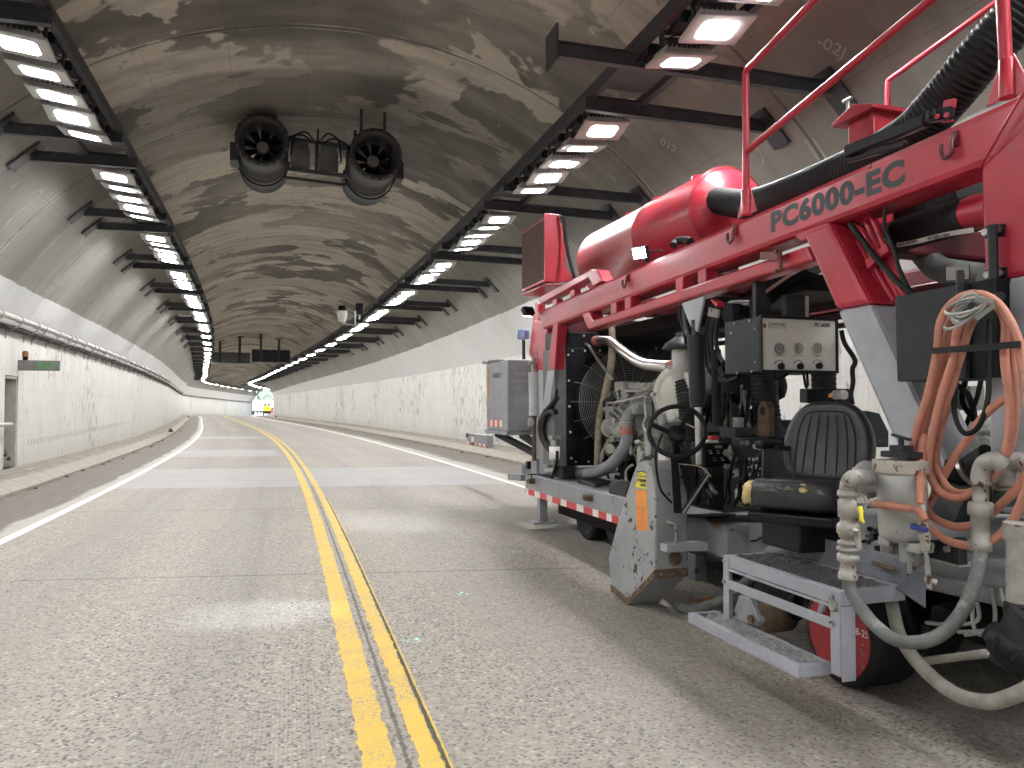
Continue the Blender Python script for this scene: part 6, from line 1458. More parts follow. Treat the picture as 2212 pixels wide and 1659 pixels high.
for pts, r in (([(712, 970), (670, 1020), (600, 1110), (572, 1190), (585, 1290), (630, 1370), (672, 1400)], .03), ([(705, 1085), (650, 1080), (600, 1140), (580, 1230), (600, 1310), (665, 1380)], .03), ([(700, 1070), (640, 1090), (605, 1160), (595, 1240), (620, 1320), (670, 1370)], .018), ([(712, 900), (700, 960), (650, 1040), (640, 1080)], .016), ([(712, 1400), (710, 1480), (690, 1560), (672, 1620)], .016)):
    b = MB(); b.tube(spline([q('h', x, y, 2.97) for x, y in pts], 6), r, 10); part(b, 'rear_hose', M['rubber'])
b = MB()
for x in (633, 655, 678): b.tube([q('h', x, 1150, 3.05), q('h', x + 8, 1590, 3.05)], .009, 8); b.cyl(q('h', x, 1150, 3.05), q('h', x + 1, 1220, 3.05), .016, 8)
for y in (1245, 1555): b.bar(q('h', 618, y, 3.04), q('h', 690, y, 3.04), .03, .04)
each(b, 'hydraulic_line', M['steel'], mach, 0.)
b = MB(); c = q('h', 692, 1365, 3.0); b.lathe(c, -UP, [(0, .055), (.0, .06), (.13, .06), (.15, .045), (.155, .02)], 20); ff = part(b, 'white_filter', M['white'])
b = MB(); b.lathe(c, UP, [(0, .05), (.06, .045), (.10, .03)], 14); b.box(c + UP * .1, (.1, .12, .04)); part(b, 'filter_head', M['steel'], .003, ff)
# --- upper interior: suction hoses and pipes
part(corr([q('c', 700, 620, 3.45), q('c', 1000, 540, 3.45), q('c', 1250, 460, 3.4), q('c', 1500, 380, 3.36), q('c', 1790, 300, 3.3)], .092, .0015, .03, 22, 8), 'large_suction_hose', M['rubber'])
b = MB(); b.tube([q('c', 1760, 305, 3.3), q('c', 1830, 285, 3.28), q('c', 2000, 250, 3.26)], .085, 22); part(b, 'red_pipe_stub', M['red'])
# printed pale stripe along the suction hose
sp_ = spline([q('c', 1140, 570, 3.28), q('c', 1280, 545, 3.28), q('c', 1430, 508, 3.27), q('c', 1600, 470, 3.25), q('c', 1790, 440, 3.22)], 6)
b = MB(); b.grid([[p + UP * .012 + XX * -.004, p - UP * .012 + XX * .002] for p in sp_]); so_ = part(b, 'pale_stripe', M['cream'])
d = (sp_[-1] - sp_[len(sp_) // 2]).normalized()
text_mesh('WP 75PSI 5.17BAR', .021, M['ink'], mach, sp_[11] - UP * .007 - XX * .006, d, UP, name='hose_lettering', depth=.0005, bold=.0006)
text_mesh('BULK SUCTION', .019, M['ink'], mach, sp_[1] - UP * .006 - XX * .006, (sp_[9] - sp_[1]).normalized(), UP, name='hose_lettering', depth=.0005, bold=.0006)
part(corr([q('c', 900, 420, 3.9), q('c', 1200, 330, 3.9), q('c', 1500, 230, 3.85), q('c', 1830, 70, 3.7)], .13, .004, .04, 20, 8), 'large_suction_hose', M['rubber'])
part(corr([q('c', 1310, 560, 3.7), q('c', 1380, 660, 3.7), q('c', 1500, 770, 3.65), q('c', 1700, 810, 3.6), q('c', 1900, 840, 3.6)], .07, .002, .03, 16, 8), 'dusty_suction_hose', M['ghose'])
part(corr([q('c', -250, 1180, 3.6), q('c', 0, 1010, 3.6), q('c', 200, 840, 3.6), q('c', 450, 690, 3.55)], .095, .003, .03, 20, 8), 'large_suction_hose', M['rubber'])
sp_ = spline([q('c', -20, 1000, 3.42), q('c', 150, 880, 3.42), q('c', 270, 800, 3.42), q('c', 400, 735, 3.42)], 5)
b = MB(); b.grid([[p + UP * .014, p - UP * .014] for p in sp_]); part(b, 'pale_stripe', M['cream'])
b = MB()
for (y, z, r) in ((0, 2.28, .03), (.0, 2.2, .025)): b.cyl((4.3, 2.0, z), (4.3, 7.5, z), r, 10); b.cyl((4.55, 2.0, z - .06), (4.55, 7.5, z - .06), r, 10)
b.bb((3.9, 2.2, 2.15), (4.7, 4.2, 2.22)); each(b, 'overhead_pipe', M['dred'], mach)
b = MB(); b.bb((3.55, 6.2, 2.2), (4.6, 8.0, 2.33)); b.bb((3.6, 4.5, 2.28), (4.5, 6.0, 2.4)); each(b, 'tank_deck', M['hdark'], mach, .01)  # decks coloured near black to stand for the shade under the tank
b = MB(); c = q('a', 540, 1300, 3.6); b.lathe(c, -YY, [(0, .10), (.2, .10), (.21, .14), (.24, .14)], 20); part(b, 'muffler_end', M['red'])
# red tubes beside the diagonal leg
for pts, r in (([(880, 325), (945, 365), (1000, 500), (1070, 640), (1150, 800), (1235, 985)], .021), ([(790, 350), (880, 385), (935, 500), (995, 610), (1065, 760), (1200, 1000)], .017), ([(760, 400), (850, 450), (905, 545), (960, 640), (1040, 790), (1160, 1010)], .016), ([(780, 455), (850, 510), (905, 620), (955, 760), (1030, 890), (1120, 1040)], .016), ([(800, 540), (870, 650), (930, 790), (1060, 1070)], .015)):
    b = MB(); b.tube(spline([q('c', x, y, 3.12) for x, y in pts], 6), r, 12); part(b, 'red_tube', M['red'])
b = MB(); b.bar(q('c', 895, 740, 3.07), q('c', 1075, 585, 3.07), .03, .05); part(b, 'tube_clamp', M['red'], .004)
for pts, r in (([(745, 390), (880, 570), (1000, 720), (1150, 880), (1290, 990)], .017), ([(1045, 250), (1035, 400), (1080, 520), (1120, 620), (1150, 740), (1220, 900), (1280, 990)], .010), ([(1030, 500), (1090, 560), (1130, 650), (1160, 780), (1230, 920)], .010)):
    b = MB(); b.tube(spline([q('c', x, y, 3.04) for x, y in pts], 6), r, 8); part(b, 'black_cable', M['rubber'])
b = MB(); b.prism(pl('c', [(1140, 970), (1180, 960), (1200, 1100), (1130, 1110), (1050, 1080)], 3.2), (.1, 0, 0)); part(b, 'tube_manifold', M['hdark'], .01)
b = MB(); b.tube([q('c', 120, 670, 2.95), q('c', 140, 620, 2.95)], .012, 8); b.bar(q('c', 148, 610, 2.94), q('c', 148, 800, 2.94), .02, .03); b.bar(q('c', 0, 660, 2.95), q('c', 148, 660, 2.94), .03, .05); b.bolt(q('c', 130, 622, 2.93), -XX, .014, .02); b.bolt(q('c', 130, 790, 2.93), -XX, .014, .02); part(b, 'clamp_bracket', gm('dull_red_bracket', (.20, .06, .05), .6), .003)
# --- dark cabinet, hose hanger and side plumbing at the right
XD = 2.86
b = MB(); yd0, yd1 = U(2082, 700, X=XD).y, U(1935, 700, X=XD).y
zd1 = U(1935, 640, X=XD).z; zd0 = U(1938, 824, X=XD).z
b.prism([U(1933, 641, X=XD), U(2082, 611, X=XD), U(2084, 819, X=XD), U(1938, 824, X=XD)], (.26, 0, 0)); part(b, 'electrical_cabinet', M['dgray'], .005)
b = MB(); b.prism([U(2084, 612, X=XD + .03), U(2150, 600, X=XD + .03), U(2150, 815, X=XD + .03), U(2086, 818, X=XD + .03)], (.2, 0, 0)); part(b, 'cabinet_side', M['black'], .005)
XH_ = 2.93
b = MB(); b.tube(spline([q('c', 1945, 400, XH_), q('c', 1950, 600, XH_), q('c', 1957, 850, XH_), q('c', 1960, 980, XH_), q('c', 1985, 1010, XH_ - .03), q('c', 2010, 1000, XH_ - .1)], 5), .02, 10); hk = part(b, 'hanger_hook', M['dgray'])
b = MB()
for y0, y1 in ((385, 515), (750, 880)): b.prism(pl('c', [(1880, y0 + 25), (2045 + (15 if y0 > 600 else 0), y0), (2045 + (15 if y0 > 600 else 0), y1 - 25), (1880 + (15 if y0 > 600 else 0), y1)], 2.96), (.01, 0, 0))
each(b, 'hanger_plate', M['black'], hk, .003)
b = MB()
for x, y in ((1902, 462), (2000, 436), (1918, 820), (2016, 803)): b.bolt(q('c', x, y, 2.955), -XX, .016, .018)
each(b, 'hanger_bolt', M['steel'], hk)
XQ = 2.72
b = MB(); b.tube(spline([q('k', 775, 1010, 2.8), q('k', 778, 1150, 2.8), q('k', 785, 1270, 2.8), q('k', 815, 1360, 2.76), q('k', 870, 1410, 2.70), q('k', 910, 1400, 2.6)], 6), .017, 10); part(b, 'hanger_hook', M['dgray'])
# coiled salmon hose hanging on the hook: a thing of its own
coil = empty('coiled_hose', U(2090, 700, X=XQ), 'coiled salmon pink rubber hose hanging from a hook on the right of the machine', 'hose')
def cl(pts, dx=0.0, closed=False, X=XQ): return spline([U(x, y, X=X + dx + (p[0] if p else 0)) for x, y, *p in pts], 7, closed)
HR = .0168
b = MB()
b.tube(cl([(2108, 634), (2060, 652), (2032, 695), (2024, 760), (2005, 850), (1978, 938), (1967, 1008), (1972, 1070), (1990, 1118), (2033, 1160), (2075, 1176), (2120, 1176), (2166, 1151), (2200, 1100), (2222, 1030), (2222, 900), (2210, 780), (2190, 710), (2155, 655)], -.03, True), HR, 12)
b.tube(cl([(2120, 642), (2078, 660), (2050, 700), (2041, 764), (2024, 830), (2003, 890), (1986, 990), (1985, 1062), (2007, 1107), (2036, 1129), (2075, 1138), (2120, 1125), (2175, 1078), (2211, 1034), (2238, 960), (2232, 860), (2205, 770), (2180, 700), (2150, 655)], .02, True), HR, 12)
b.tube(cl([(2128, 650), (2090, 680), (2066, 720), (2060, 770), (2035, 850), (2014, 940), (2007, 985), (2010, 1025), (2029, 1061), (2066, 1076), (2102, 1063), (2138, 1034), (2166, 996), (2180, 932), (2180, 860), (2170, 770), (2172, 700), (2155, 662)], -.015, True), HR, 12)
b.tube(cl([(2135, 660), (2098, 700), (2078, 760), (2052, 850), (2026, 950), (2022, 1000), (2040, 1045), (2068, 1065), (2110, 1058), (2150, 1020), (2182, 960), (2192, 880), (2186, 780), (2180, 710), (2160, 668)], .045, True), HR, 12)
b.tube(cl([(2190, 860), (2160, 868), (2120, 905), (2094, 945), (2066, 982), (2042, 1023), (2013, 1080), (1996, 1110)], .06), HR, 12)
ho = b.build('hose_loops', M['hose'], coil)
b = MB(); b.tube(cl([(1996, 940, 0), (1990, 1000, -.06), (1989, 1060, -.16), (1989, 1092, -.2)]), .0175, 12); b.tube(cl([(1884, 1087), (1920, 1092), (1960, 1098), (1984, 1103), (1998, 1125)], -.235), .0165, 12); b.build('hose_tail', M['hose'], coil)
b = MB(); b.bar(U(2016, 758, X=XQ - .06), U(2204, 744, X=XQ - .06), .008, .026); b.build('tie_strap', M['rubber'], coil)
b = MB(); e0 = U(1990, 1092, X=XQ - .2); e1 = U(1996, 1150, X=XQ - .2); dd = (e1 - e0).normalized(); b.lathe(e0, dd, [(0, .021), (.03, .021), (.031, .016), (.05, .018), (.075, .022), (.09, .022), (.091, .016), (.115, .024), (.135, .024), (.136, .017), (.16, .022), (.18, .020)], 8, False); b.cyl(e0 + dd * .17, e0 + dd * .33, .010, 8); b.build('ball_valve', M['galv'], coil)
b = MB(); b.bar(e0 + dd * .085 + Vector((-.03, .03, 0)), e0 + dd * .085 + Vector((-.03, -.045, -.005)), .02, .022); b.build('blue_valve_handle', M['blue'], coil, .004)
b = MB(); b.lathe(e0 - dd * .004, dd, [(0, .0225), (.022, .0225)], 14); b.build('hose_clamp', M['steel'], coil)
# loose roll of gray strapping on the same hook
sc_ = q('k', 850, 1480, 2.63); stp = empty('strapping_roll', sc_, 'loose roll of flat gray strapping hung over the salmon hose coil', 'strap')
b = MB(); random.seed(3)
for i in range(7):
    rx, rz = .052 + .008 * i * .5 + random.uniform(-.005, .01), .040 + random.uniform(-.008, .012); o_ = Vector((random.uniform(-.02, .02), random.uniform(-.02, .02), random.uniform(-.035, .03))); ti = random.uniform(-.5, .5)
    rows = []
    for k in range(33):
        a = 2 * math.pi * k / 32; p = sc_ + o_ + YY * (-math.cos(a) * rx) + XX * (math.sin(a) * rx * .5 - .01) + UP * (math.sin(a) * rz + math.cos(a) * rx * ti * .5); w = (UP * .8 + XX * .5).normalized() * .008
        rows.append([p - w, p + w])
    b.grid(rows, True)
for e, f in ((q('k', 960, 1320, 2.62), q('k', 1150, 1350, 2.62)), (q('k', 950, 1540, 2.60), q('k', 1145, 1390, 2.62))): b.bar(e, f, .003, .017)
so_ = b.build('strapping_loops', gm('gray_strapping', (.20, .215, .205), .5, var=.2, bump=.05), stp); md = so_.modifiers.new('thick', 'SOLIDIFY'); md.thickness = .0012
# black drain hose behind the coil
b = MB(); b.tube(spline([U(2136, 690, X=2.8), U(2135, 780, X=2.8), U(2134, 860, X=2.78), U(2115, 920, X=2.76), U(2085, 936, X=2.76), U(2065, 905, X=2.76), U(2062, 850, X=2.78), U(2078, 740, X=2.8)], 7), .011, 10); part(b, 'black_loop_hose', M['rubber'])
# background clutter between leg and panel
b = MB()
for pts, r, in (([(2065, 830), (2090, 850), (2105, 900), (2095, 960)], .014), ([(2085, 820), (2080, 870), (2110, 920), (2120, 1000)], .014), ([(2120, 815), (2110, 860), (2090, 910), (2070, 960)], .012), ([(2050, 880), (2085, 930), (2110, 990)], .018), ([(2040, 890), (2075, 945), (2095, 1000)], .018), ([(2030, 905), (2065, 960), (2080, 1010)], .018)): b.tube(spline([U(x, y, X=3.3) for x, y in pts], 5), r, 8)
each(b, 'valve_line', M['hdark'], mach, 0.)
b = MB(); b.box(U(2085, 860, X=3.35), (.1, .14, .12)); b.lathe(U(2128, 930, X=3.25), -XX, [(0, .05), (.06, .05), (.07, .03)], 8, False); b.lathe(U(2130, 960, X=3.2), -XX, [(0, .04), (.06, .045), (.07, .03)], 8, False); each(b, 'valve_fitting', M['cast'], mach, .008)
b = MB(); b.tube([q('i', 700, 470, 2.95), q('i', 900, 470, 2.98), q('i', 1050, 380, 3.0), q('i', 1200, 280, 3.0)], .055, 16); part(b, 'large_black_hose', M['rubber'])
b = MB(); b.tube([q('i', 890, 470, 2.965), q('i', 935, 452, 2.97)], .060, 16); part(b, 'band_clamp', M['steel'])
b = MB(); b.prism([U(2010, 1040, X=2.98), U(2110, 1030, X=2.98), U(2072, 1100, X=2.9), U(2065, 1130, X=2.9), U(2010, 1110, X=2.9)], (.2, 0, 0)); b.prism([U(1987, 1170, X=2.72), U(2068, 1160, X=2.72), U(2072, 1222, X=2.72), U(1988, 1200, X=2.72)], (.05, 0, 0)); part(b, 'pump_bracket', M['dgray'], .006)
b = MB()
for x, y in ((2014, 1178), (2048, 1186)): b.bolt(U(x, y, X=2.715), -XX, .015, .014)
each(b, 'bracket_bolt', M['galv'], mach)
b = MB(); b.prism([U(1990, 1196, X=2.73), U(2072, 1215, X=2.73), U(2072, 1226, X=2.73), U(1990, 1206, X=2.73)], (.12, 0, 0)); part(b, 'bracket_lip', M['tank'], .003)
# white pump canister
XPm = 2.62
pc0 = U(1950, 1160, X=XPm); pc1 = U(1950, 1022, X=XPm); pr = (U(1904, 1090, X=XPm) - U(1990, 1090, X=XPm)).length / 2 * .90
hh = (pc1 - pc0).length
b = MB(); b.lathe(pc0, UP, [(-.02, pr * .5), (0, pr * .92), (.02, pr * .96), (hh * .6, pr), (hh, pr * .98), (hh + .01, pr * .85)], 36); pump = part(b, 'water_pump', M['tank'])
b = MB(); b.lathe(pc0 + UP * (hh + .002), UP, [(0, pr * 1.08), (.05, pr * 1.1), (.055, pr * 1.02)], 32); b.box(pc0 + UP * (hh + .03) - YY * pr * -.9, (.09, .07, .05)); part(b, 'pump_collar', gm('rusty_pale_collar', (.38, .36, .31), .55, chips=((.15, .06, .03), .56, 22), dirt=((.2, .13, .08), .3, 8)), .003, pump)
b = MB(); tp = pc0 + UP * (hh + .06); b.box(tp + UP * .02, (.09, .15, .028)); b.box(tp + UP * .045, (.06, .08, .03)); b.cyl(tp + UP * .05, tp + UP * .095, .012, 10); b.bar(tp + UP * .085 - YY * .05, tp + UP * .105 + YY * .05, .022, .012); part(b, 'pump_lid_clamp', M['dgray'], .005, pump)
fl = U(1876, 1036, X=XPm - .02)
b = MB(); fa = (pc0 + UP * hh * .86 - fl); fa.z = 0; fa = fa.normalized(); fnm = (fa * .55 - XX * .45 - YY * .2).normalized()
b.lathe(fl, fa, [(-.02, .05), (-.02, .085), (.012, .085), (.014, .055), (.16, .055)], 28); part(b, 'pump_flange', M['tank'], 0, pump)
b = MB()
fr1 = fa.cross(UP).normalized()
for a in (40, 130, 220, 310): b.bolt(fl + (fr1 * math.cos(R(a)) + UP * math.sin(R(a))) * .068 - fa * .02, -fa, .014, .014)
each(b, 'flange_bolt', M['galv'], pump)
b = MB(); b.box(pc0 - UP * .03 + YY * .08, (.06, .07, .04)); b.box(pc0 - UP * .03 - YY * .09, (.09, .07, .04)); b.cyl(pc0 - UP * .02 - YY * .02, pc0 - UP * .10 - YY * .02, .03, 12); b.cyl(pc0 - UP * .15 - YY * .02, pc0 - UP * .07 - YY * .02, .022, 10); each(b, 'pump_foot', M['tank'], pump, .008)
b = MB(); b.tube([pc0 + Vector((-.05, .12, -.13)), pc0 + Vector((-.05, -.0, -.135))], .010, 8); part(b, 'drain_lever', M['rust'], 0, pump)
if False: text_mesh('2\" INLET', .028, M['ink'], mach, U(1912, 1085, X=XPm - pr - .002), (0, -.25, -1), (0, -1, .0), name='stencil_lettering', depth=.0005)
# inlet pipe with elbow, tee and valve
XV = 2.24
def vv(x, y, X=XV): return U(x, y, X=X)
ve = [vv(1876, 1033, 2.52), vv(1848, 1032), vv(1836, 1040), vv(1832, 1058), vv(1832, 1075)]
vr = (vv(1818, 1100) - vv(1848, 1100)).length / 2 * .86
b = MB(); b.tube(spline(ve, 6), vr, 16); v0, v1 = vv(1832, 1060), vv(1832, 1250); vl = (v1 - v0).length; dv_ = (v1 - v0).normalized()
prof = []
for f, k in ((0, 1.2), (.03, 1.25), (.06, 1.25), (.065, .95), (.10, .95), (.105, 1.18), (.30, 1.15), (.305, .9), (.36, .9), (.365, 1.1), (.40, 1.3), (.48, 1.3), (.50, 1.05), (.53, 1.05), (.535, .85), (.57, .85), (.575, 1.2), (.61, 1.2), (.615, .9), (.64, .9), (.645, 1.3), (.68, 1.3), (.69, 1.0), (.72, 1.05), (.725, 1.25), (.80, 1.25), (.81, .9), (.92, .95), (.93, 1.1), (1.0, 1.1)): prof.append((f * vl, vr * k))
b.lathe(v0, dv_, prof, 20); inl = part(b, 'inlet_pipe', M['galv'])
b = MB(); t0 = vv(1836, 1085); t1 = vv(1862, 1086, 2.32); t2 = vv(1890, 1087, 2.40); b.lathe(t0, (t1 - t0), [(0, vr), (.05, vr), (.052, vr * 1.15), (.07, vr * 1.15), (.072, .014), (.15, .014)], 8, False); part(b, 'tee_branch', M['galv'], 0, inl)
b = MB(); b.bar(vv(1850, 1160, 2.20), vv(1856, 1188, 2.20), .006, .02); b.bar(vv(1856, 1150, 2.20), vv(1857, 1186, 2.20), .014, .008); b.bolt(vv(1852, 1148, 2.21), -XX, .014, .03); part(b, 'valve_lever', M['galv'], .002, inl)
b = MB(); b.lathe(vv(1860, 1110, 2.24), UP, [(-.03, .004), (-.02, .008), (.02, .008), (.03, .004)], 8); b.bar(vv(1853, 1095, 2.24), vv(1866, 1130, 2.24), .004, .010); part(b, 'yellow_tag_handle', M['yel'], 0, inl)
# gray supply hoses
def hz(pts, r, mat, name, X0=2.42):
    b = MB(); b.tube(spline([U(x, y, X=X0 + (p[0] if p else 0)) for x, y, *p in pts], 8), r, 16); return part(b, name, M[mat])
hz([(1832, 1245), (1838, 1275), (1855, 1306), (1882, 1342), (1924, 1377, .02), (1970, 1388, .08), (2027, 1374, .16), (2076, 1325, .25), (2106, 1255, .33), (2119, 1195, .38)], .0255, 'ghose', 'gray_water_hose', 2.24)
hz([(1914, 1170, .3), (1918, 1230, .25), (1926, 1300, .2), (1946, 1378, .12), (1994, 1444, .08), (2060, 1497, .05), (2126, 1516, .03), (2180, 1506, .02), (2260, 1470, 0)], .027, 'dhose', 'dusty_water_hose')
hz([(1900, 1180, .32), (1906, 1240, .3), (1913, 1290, .3)], .024, 'rubber', 'black_water_hose')
# two elbow risers
def riser(x, ytop, ybot, X, r, name):
    b = MB(); b.tube(spline([U(x + 48, ytop + 8, X=X + .02), U(x + 30, ytop - 6, X=X), U(x + 8, ytop + 3, X=X), U(x, ytop + 26, X=X), U(x, ytop + 44, X=X)], 6), r, 16); a = U(x, ytop + 40, X=X); c = U(x, ybot, X=X); L = (c - a).length
    b.lathe(a, c - a, [(0, r * 1.15), (.015, r * 1.15), (.016, r * .85), (L * .3, r * .85), (L * .3, r * 1.25), (L * .36, r * 1.35), (L * .48, r * 1.35), (L * .5, r * 1.05), (L * .62, r * 1.05), (L * .63, r * .95), (L * .85, r * .95), (L * .86, r * 1.2), (L * .97, r * 1.2), (L, r)], 18); return part(b, name, M['galv'])
riser(2118, 1000, 1190, 2.66, .034, 'elbow_riser'); riser(2172, 1002, 1075, 2.85, .036, 'elbow_riser')
b = MB(); b.cyl(U(2172, 1060, X=2.85), U(2170, 1090, X=2.85), .045, 14); part(b, 'green_coupling', gm('dark_green_coupling', (.03, .055, .05), .5), .003)
b = MB(); b.cyl(U(2205, 1140, X=2.52), U(2205, 1300, X=2.52), .045, 20); b.cyl(U(2205, 1130, X=2.52), U(2205, 1166, X=2.52), .055, 20); part(b, 'galvanised_riser', M['galv'])
b = MB(); b.cyl(U(2207, 1305, X=2.5), U(2207, 1345, X=2.5), .055, 20); p0, p1 = U(2225, 1330, X=2.46), U(2160, 1432, X=2.42); d = (p1 - p0); L = d.length; b.lathe(p0, d, [(0, .06), (L * .45, .062), (L * .46, .082), (L * .72, .082), (L * .73, .066), (L * .86, .06), (L * .87, .04), (L, .038)], 24)
for k in range(8):
    a = 2 * math.pi * k / 8; dn = d.normalized(); u_ = dn.orthogonal().normalized(); w_ = dn.cross(u_); b.bar(p0 + d * .47 + (u_ * math.cos(a) + w_ * math.sin(a)) * .083, p0 + d * .71 + (u_ * math.cos(a) + w_ * math.sin(a)) * .083, .012, .012)
part(b, 'black_pipe_union', M['rubber'])
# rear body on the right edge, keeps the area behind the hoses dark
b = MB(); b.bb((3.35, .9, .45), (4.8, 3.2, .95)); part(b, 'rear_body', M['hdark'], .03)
b = MB(); b.prism([U(1990, 1240, X=2.98), U(2330, 1300, X=2.98), U(2330, 1350, X=2.98), U(1990, 1272, X=2.98)], (.3, 0, 0)); b.prism([U(1985, 1195, X=3.02), U(2330, 1215, X=3.02), U(2330, 1300, X=3.02), U(1985, 1245, X=3.02)], (.1, 0, 0)); part(b, 'rear_chassis_beam', M['gray'], .012)
b = MB(); b.prism([U(1930, 1225, X=3.0), U(1972, 1230, X=3.0), U(1972, 1268, X=3.0), U(1930, 1262, X=3.0)], (.1, 0, 0)); part(b, 'rusty_block', gm('rust_brown_block', (.16, .07, .035), .7), .006)
b = MB()
for pts in ([(2140, 1270), (2150, 1330), (2135, 1360), (2070, 1365)], [(2110, 1300), (2112, 1340), (2060, 1350), (2000, 1345)], [(2160, 1270), (2172, 1320), (2160, 1355), (2085, 1372)], [(2100, 1290), (2108, 1365), (2160, 1370)]): b.tube(spline([U(x, y, X=2.95) for x, y in pts], 5), .009, 8)
each(b, 'brake_line', M['cast'], mach, 0.)
b = MB(); b.tube([U(2000, 1428, X=2.8), U(2140, 1410, X=2.75)], .018, 10); part(b, 'lower_tie_pipe', M['dhose'])
b = MB(); b.tube(spline([U(1992, 1225, X=2.7), U(1992, 1245, X=2.7), U(2004, 1252, X=2.7), U(2024, 1258, X=2.72)], 5), .013, 8); b.cyl(U(1994, 1215, X=2.7), U(1994, 1232, X=2.7), .018, 8); part(b, 'pale_drain_fitting', M['cream'])
b = MB(); b.prism(pl('f', [(1590, 620), (1700, 640), (1760, 770), (1640, 860), (1560, 1000), (1560, 800)], 3.0), (.2, 0, 0)); part(b, 'axle_housing', M['hdark'], .03)
wheel(Vector((2.95, 1.7, .36)), .36, .3, M['hdark'])
# printed work-lamp beams: lit lamps of the machine throw small pools on the road
def pool(name, src, dst, power, ang, blend=.8):
    ld = bpy.data.lights.new(name, 'SPOT'); ld.energy = power; ld.spot_size = R(ang); ld.spot_blend = blend; ld.shadow_soft_size = .03; ld.color = (.80, .87, 1)
    o = bpy.data.objects.new(name, ld); COL.objects.link(o); o.location = src; o.rotation_euler = (Vector(dst) - Vector(src)).to_track_quat('-Z', 'Y').to_euler(); return o
# ------------------------------------------------------------------ outside the far portal
random.seed(31)
SP = SE
pO = P(SP, 0, 0); ho_ = fr(SP)[3]; AXO = Vector((math.sin(ho_), math.cos(ho_), 0)); RTO = Vector((math.cos(ho_), -math.sin(ho_), 0)); zg = P(200, 0, 0).z
b = MB(); S_ = 900
b.add([Vector((-S_, -S_, -.9)), Vector((S_, -S_, -.9)), Vector((S_, S_ * 1.5, -.9)), Vector((-S_, S_ * 1.5, -.9))], [(0, 1, 2, 3)])
tag(b.build('ground', gm('pale_gravel_ground', (.34, .32, .28), .9, var=.2, vs=.2, bump=0)), kind='structure')
b = MB(); b.add([pO + RTO * -40 + AXO * 1 + UP * -.02, pO + RTO * 40 + AXO * 1 + UP * -.02, pO + RTO * 40 + AXO * 90 + UP * -.02, pO + RTO * -40 + AXO * 90 + UP * -.02], [(0, 1, 2, 3)]); tag(b.build('forecourt', gm('pale_concrete_yard', (.42, .41, .39), .8, var=.1, vs=.4, bump=0)), kind='structure')
def outp(px, d): # point on the sight line through a pixel column, at range d, on the ground
    v = ray(px, 882); v.z = 0; v.normalize(); return Vector((0, 0, zg)) + v * d
def facing(p):
    v = Vector((p.x, p.y, 0)).normalized(); return v, Vector((v.y, -v.x, 0))
# white semi trailer standing crosswise
c = outp(573, 222); v, r_ = facing(c); rot = Matrix((r_, v, UP)).transposed()
tl = empty('semi_trailer', c, 'long white box trailer parked crosswise beyond the tunnel mouth', 'trailer')
MWh = gm('white_trailer_skin', (.80, .80, .80), .4, var=.04, bump=0)
b = MB(); b.box(c + UP * 2.55 + r_ * 1.2, (13.0, 2.5, 2.8), rot); b.build('trailer_box', MWh, tl, .05)
b = MB()
for e in (-4.4, -3.2): 
    for s_ in (-1, 1): b.lathe(c + r_ * e + v * s_ * 1.0 - v * .15 + UP * .5, v, [(0, .5), (.3, .5)], 20)
each(b, 'wheel', M['rubber'], tl)
b = MB(); b.box(c + UP * 1.0 + r_ * 1.0, (12.4, 1.2, .3), rot); b.box(c + r_ * 4.5 + UP * .6, (.2, 1.6, 1.1), rot); b.build('trailer_chassis', M['dgray'], tl)
b = MB(); b.box(c + r_ * -5.35 + UP * 2.5 - v * 1.26, (.1, .03, 2.7), rot); b.box(c + r_ * -1.4 + UP * 2.5 - v * 1.26, (.08, .03, 2.7), rot); each(b, 'door_post', M['lampbody'], tl)
b = MB(); b.box(c + r_ * -6.0 + UP * .7 - v * .2, (1.9, 1.0, .55), rot); b.build('tail_skirt', gm('pale_blue_skirt', (.30, .42, .62), .4), tl)
# truck with a rounded yellow body seen from behind
c = outp(576.5, 205); v, r_ = facing(c); rot = Matrix((r_, v, UP)).transposed()
tr2 = empty('tank_truck', c, 'yellow rounded tank truck with red script seen end-on at the tunnel mouth', 'truck')
b = MB(); pts = []
for k in range(24):
    a = 2 * math.pi * k / 24; pts.append(c + r_ * (sup(math.cos(a), .55) * 1.05) + UP * (1.75 + sup(math.sin(a), .7) * .62))
b.prism(pts, v * 4.2); b.build('tank_body', gm('school_yellow_tank', (.80, .42, .02), .35, var=.05, bump=0), tr2, .06)
b = MB(); b.box(c + v * 3.2 + UP * 2.6, (1.7, 1.4, .9), rot); b.build('cab_top', M['white'], tr2, .05)
b = MB()
for e in (-.42, .42): b.box(c + v * 2.47 + r_ * e + UP * 2.68, (.72, .06, .5), rot)
each(b, 'rear_window', gm('dark_cab_glass', (.02, .025, .04), .1, bump=0), tr2)
b = MB(); b.box(c + UP * .95 + v * .5, (2.0, 1.5, .35), rot); b.box(c + UP * .65 + v * .3, (1.3, .4, .3), rot); b.build('rear_chassis', M['black'], tr2, .02)
for e in (-.85, .85):
    b = MB(); b.lathe(c + r_ * (e - .16) + v * .9 + UP * .5, r_, [(0, .4), (.03, .5), (.30, .5), (.33, .4)], 20); b.build('wheel', M['rubber'], tr2)
sp_ = [c - v * .02 + r_ * x + UP * z for x, z in ((-.75, 1.70), (-.55, 1.86), (-.45, 1.66), (-.25, 1.88), (-.15, 1.62), (.05, 1.86), (.0, 1.42), (.12, 1.66), (.3, 2.0), (.34, 1.66), (.5, 1.85), (.75, 1.74))]
b = MB(); b.tube(spline(sp_, 5), .045, 6); b.build('red_script', gm('red_script', (.55, .05, .02), .5, bump=0), tr2)
c2 = outp(585, 207); rc = empty('red_car', c2, 'red vehicle half hidden by the right wall at the tunnel mouth', 'car'); v, r_ = facing(c2); rot = Matrix((r_, v, UP)).transposed()
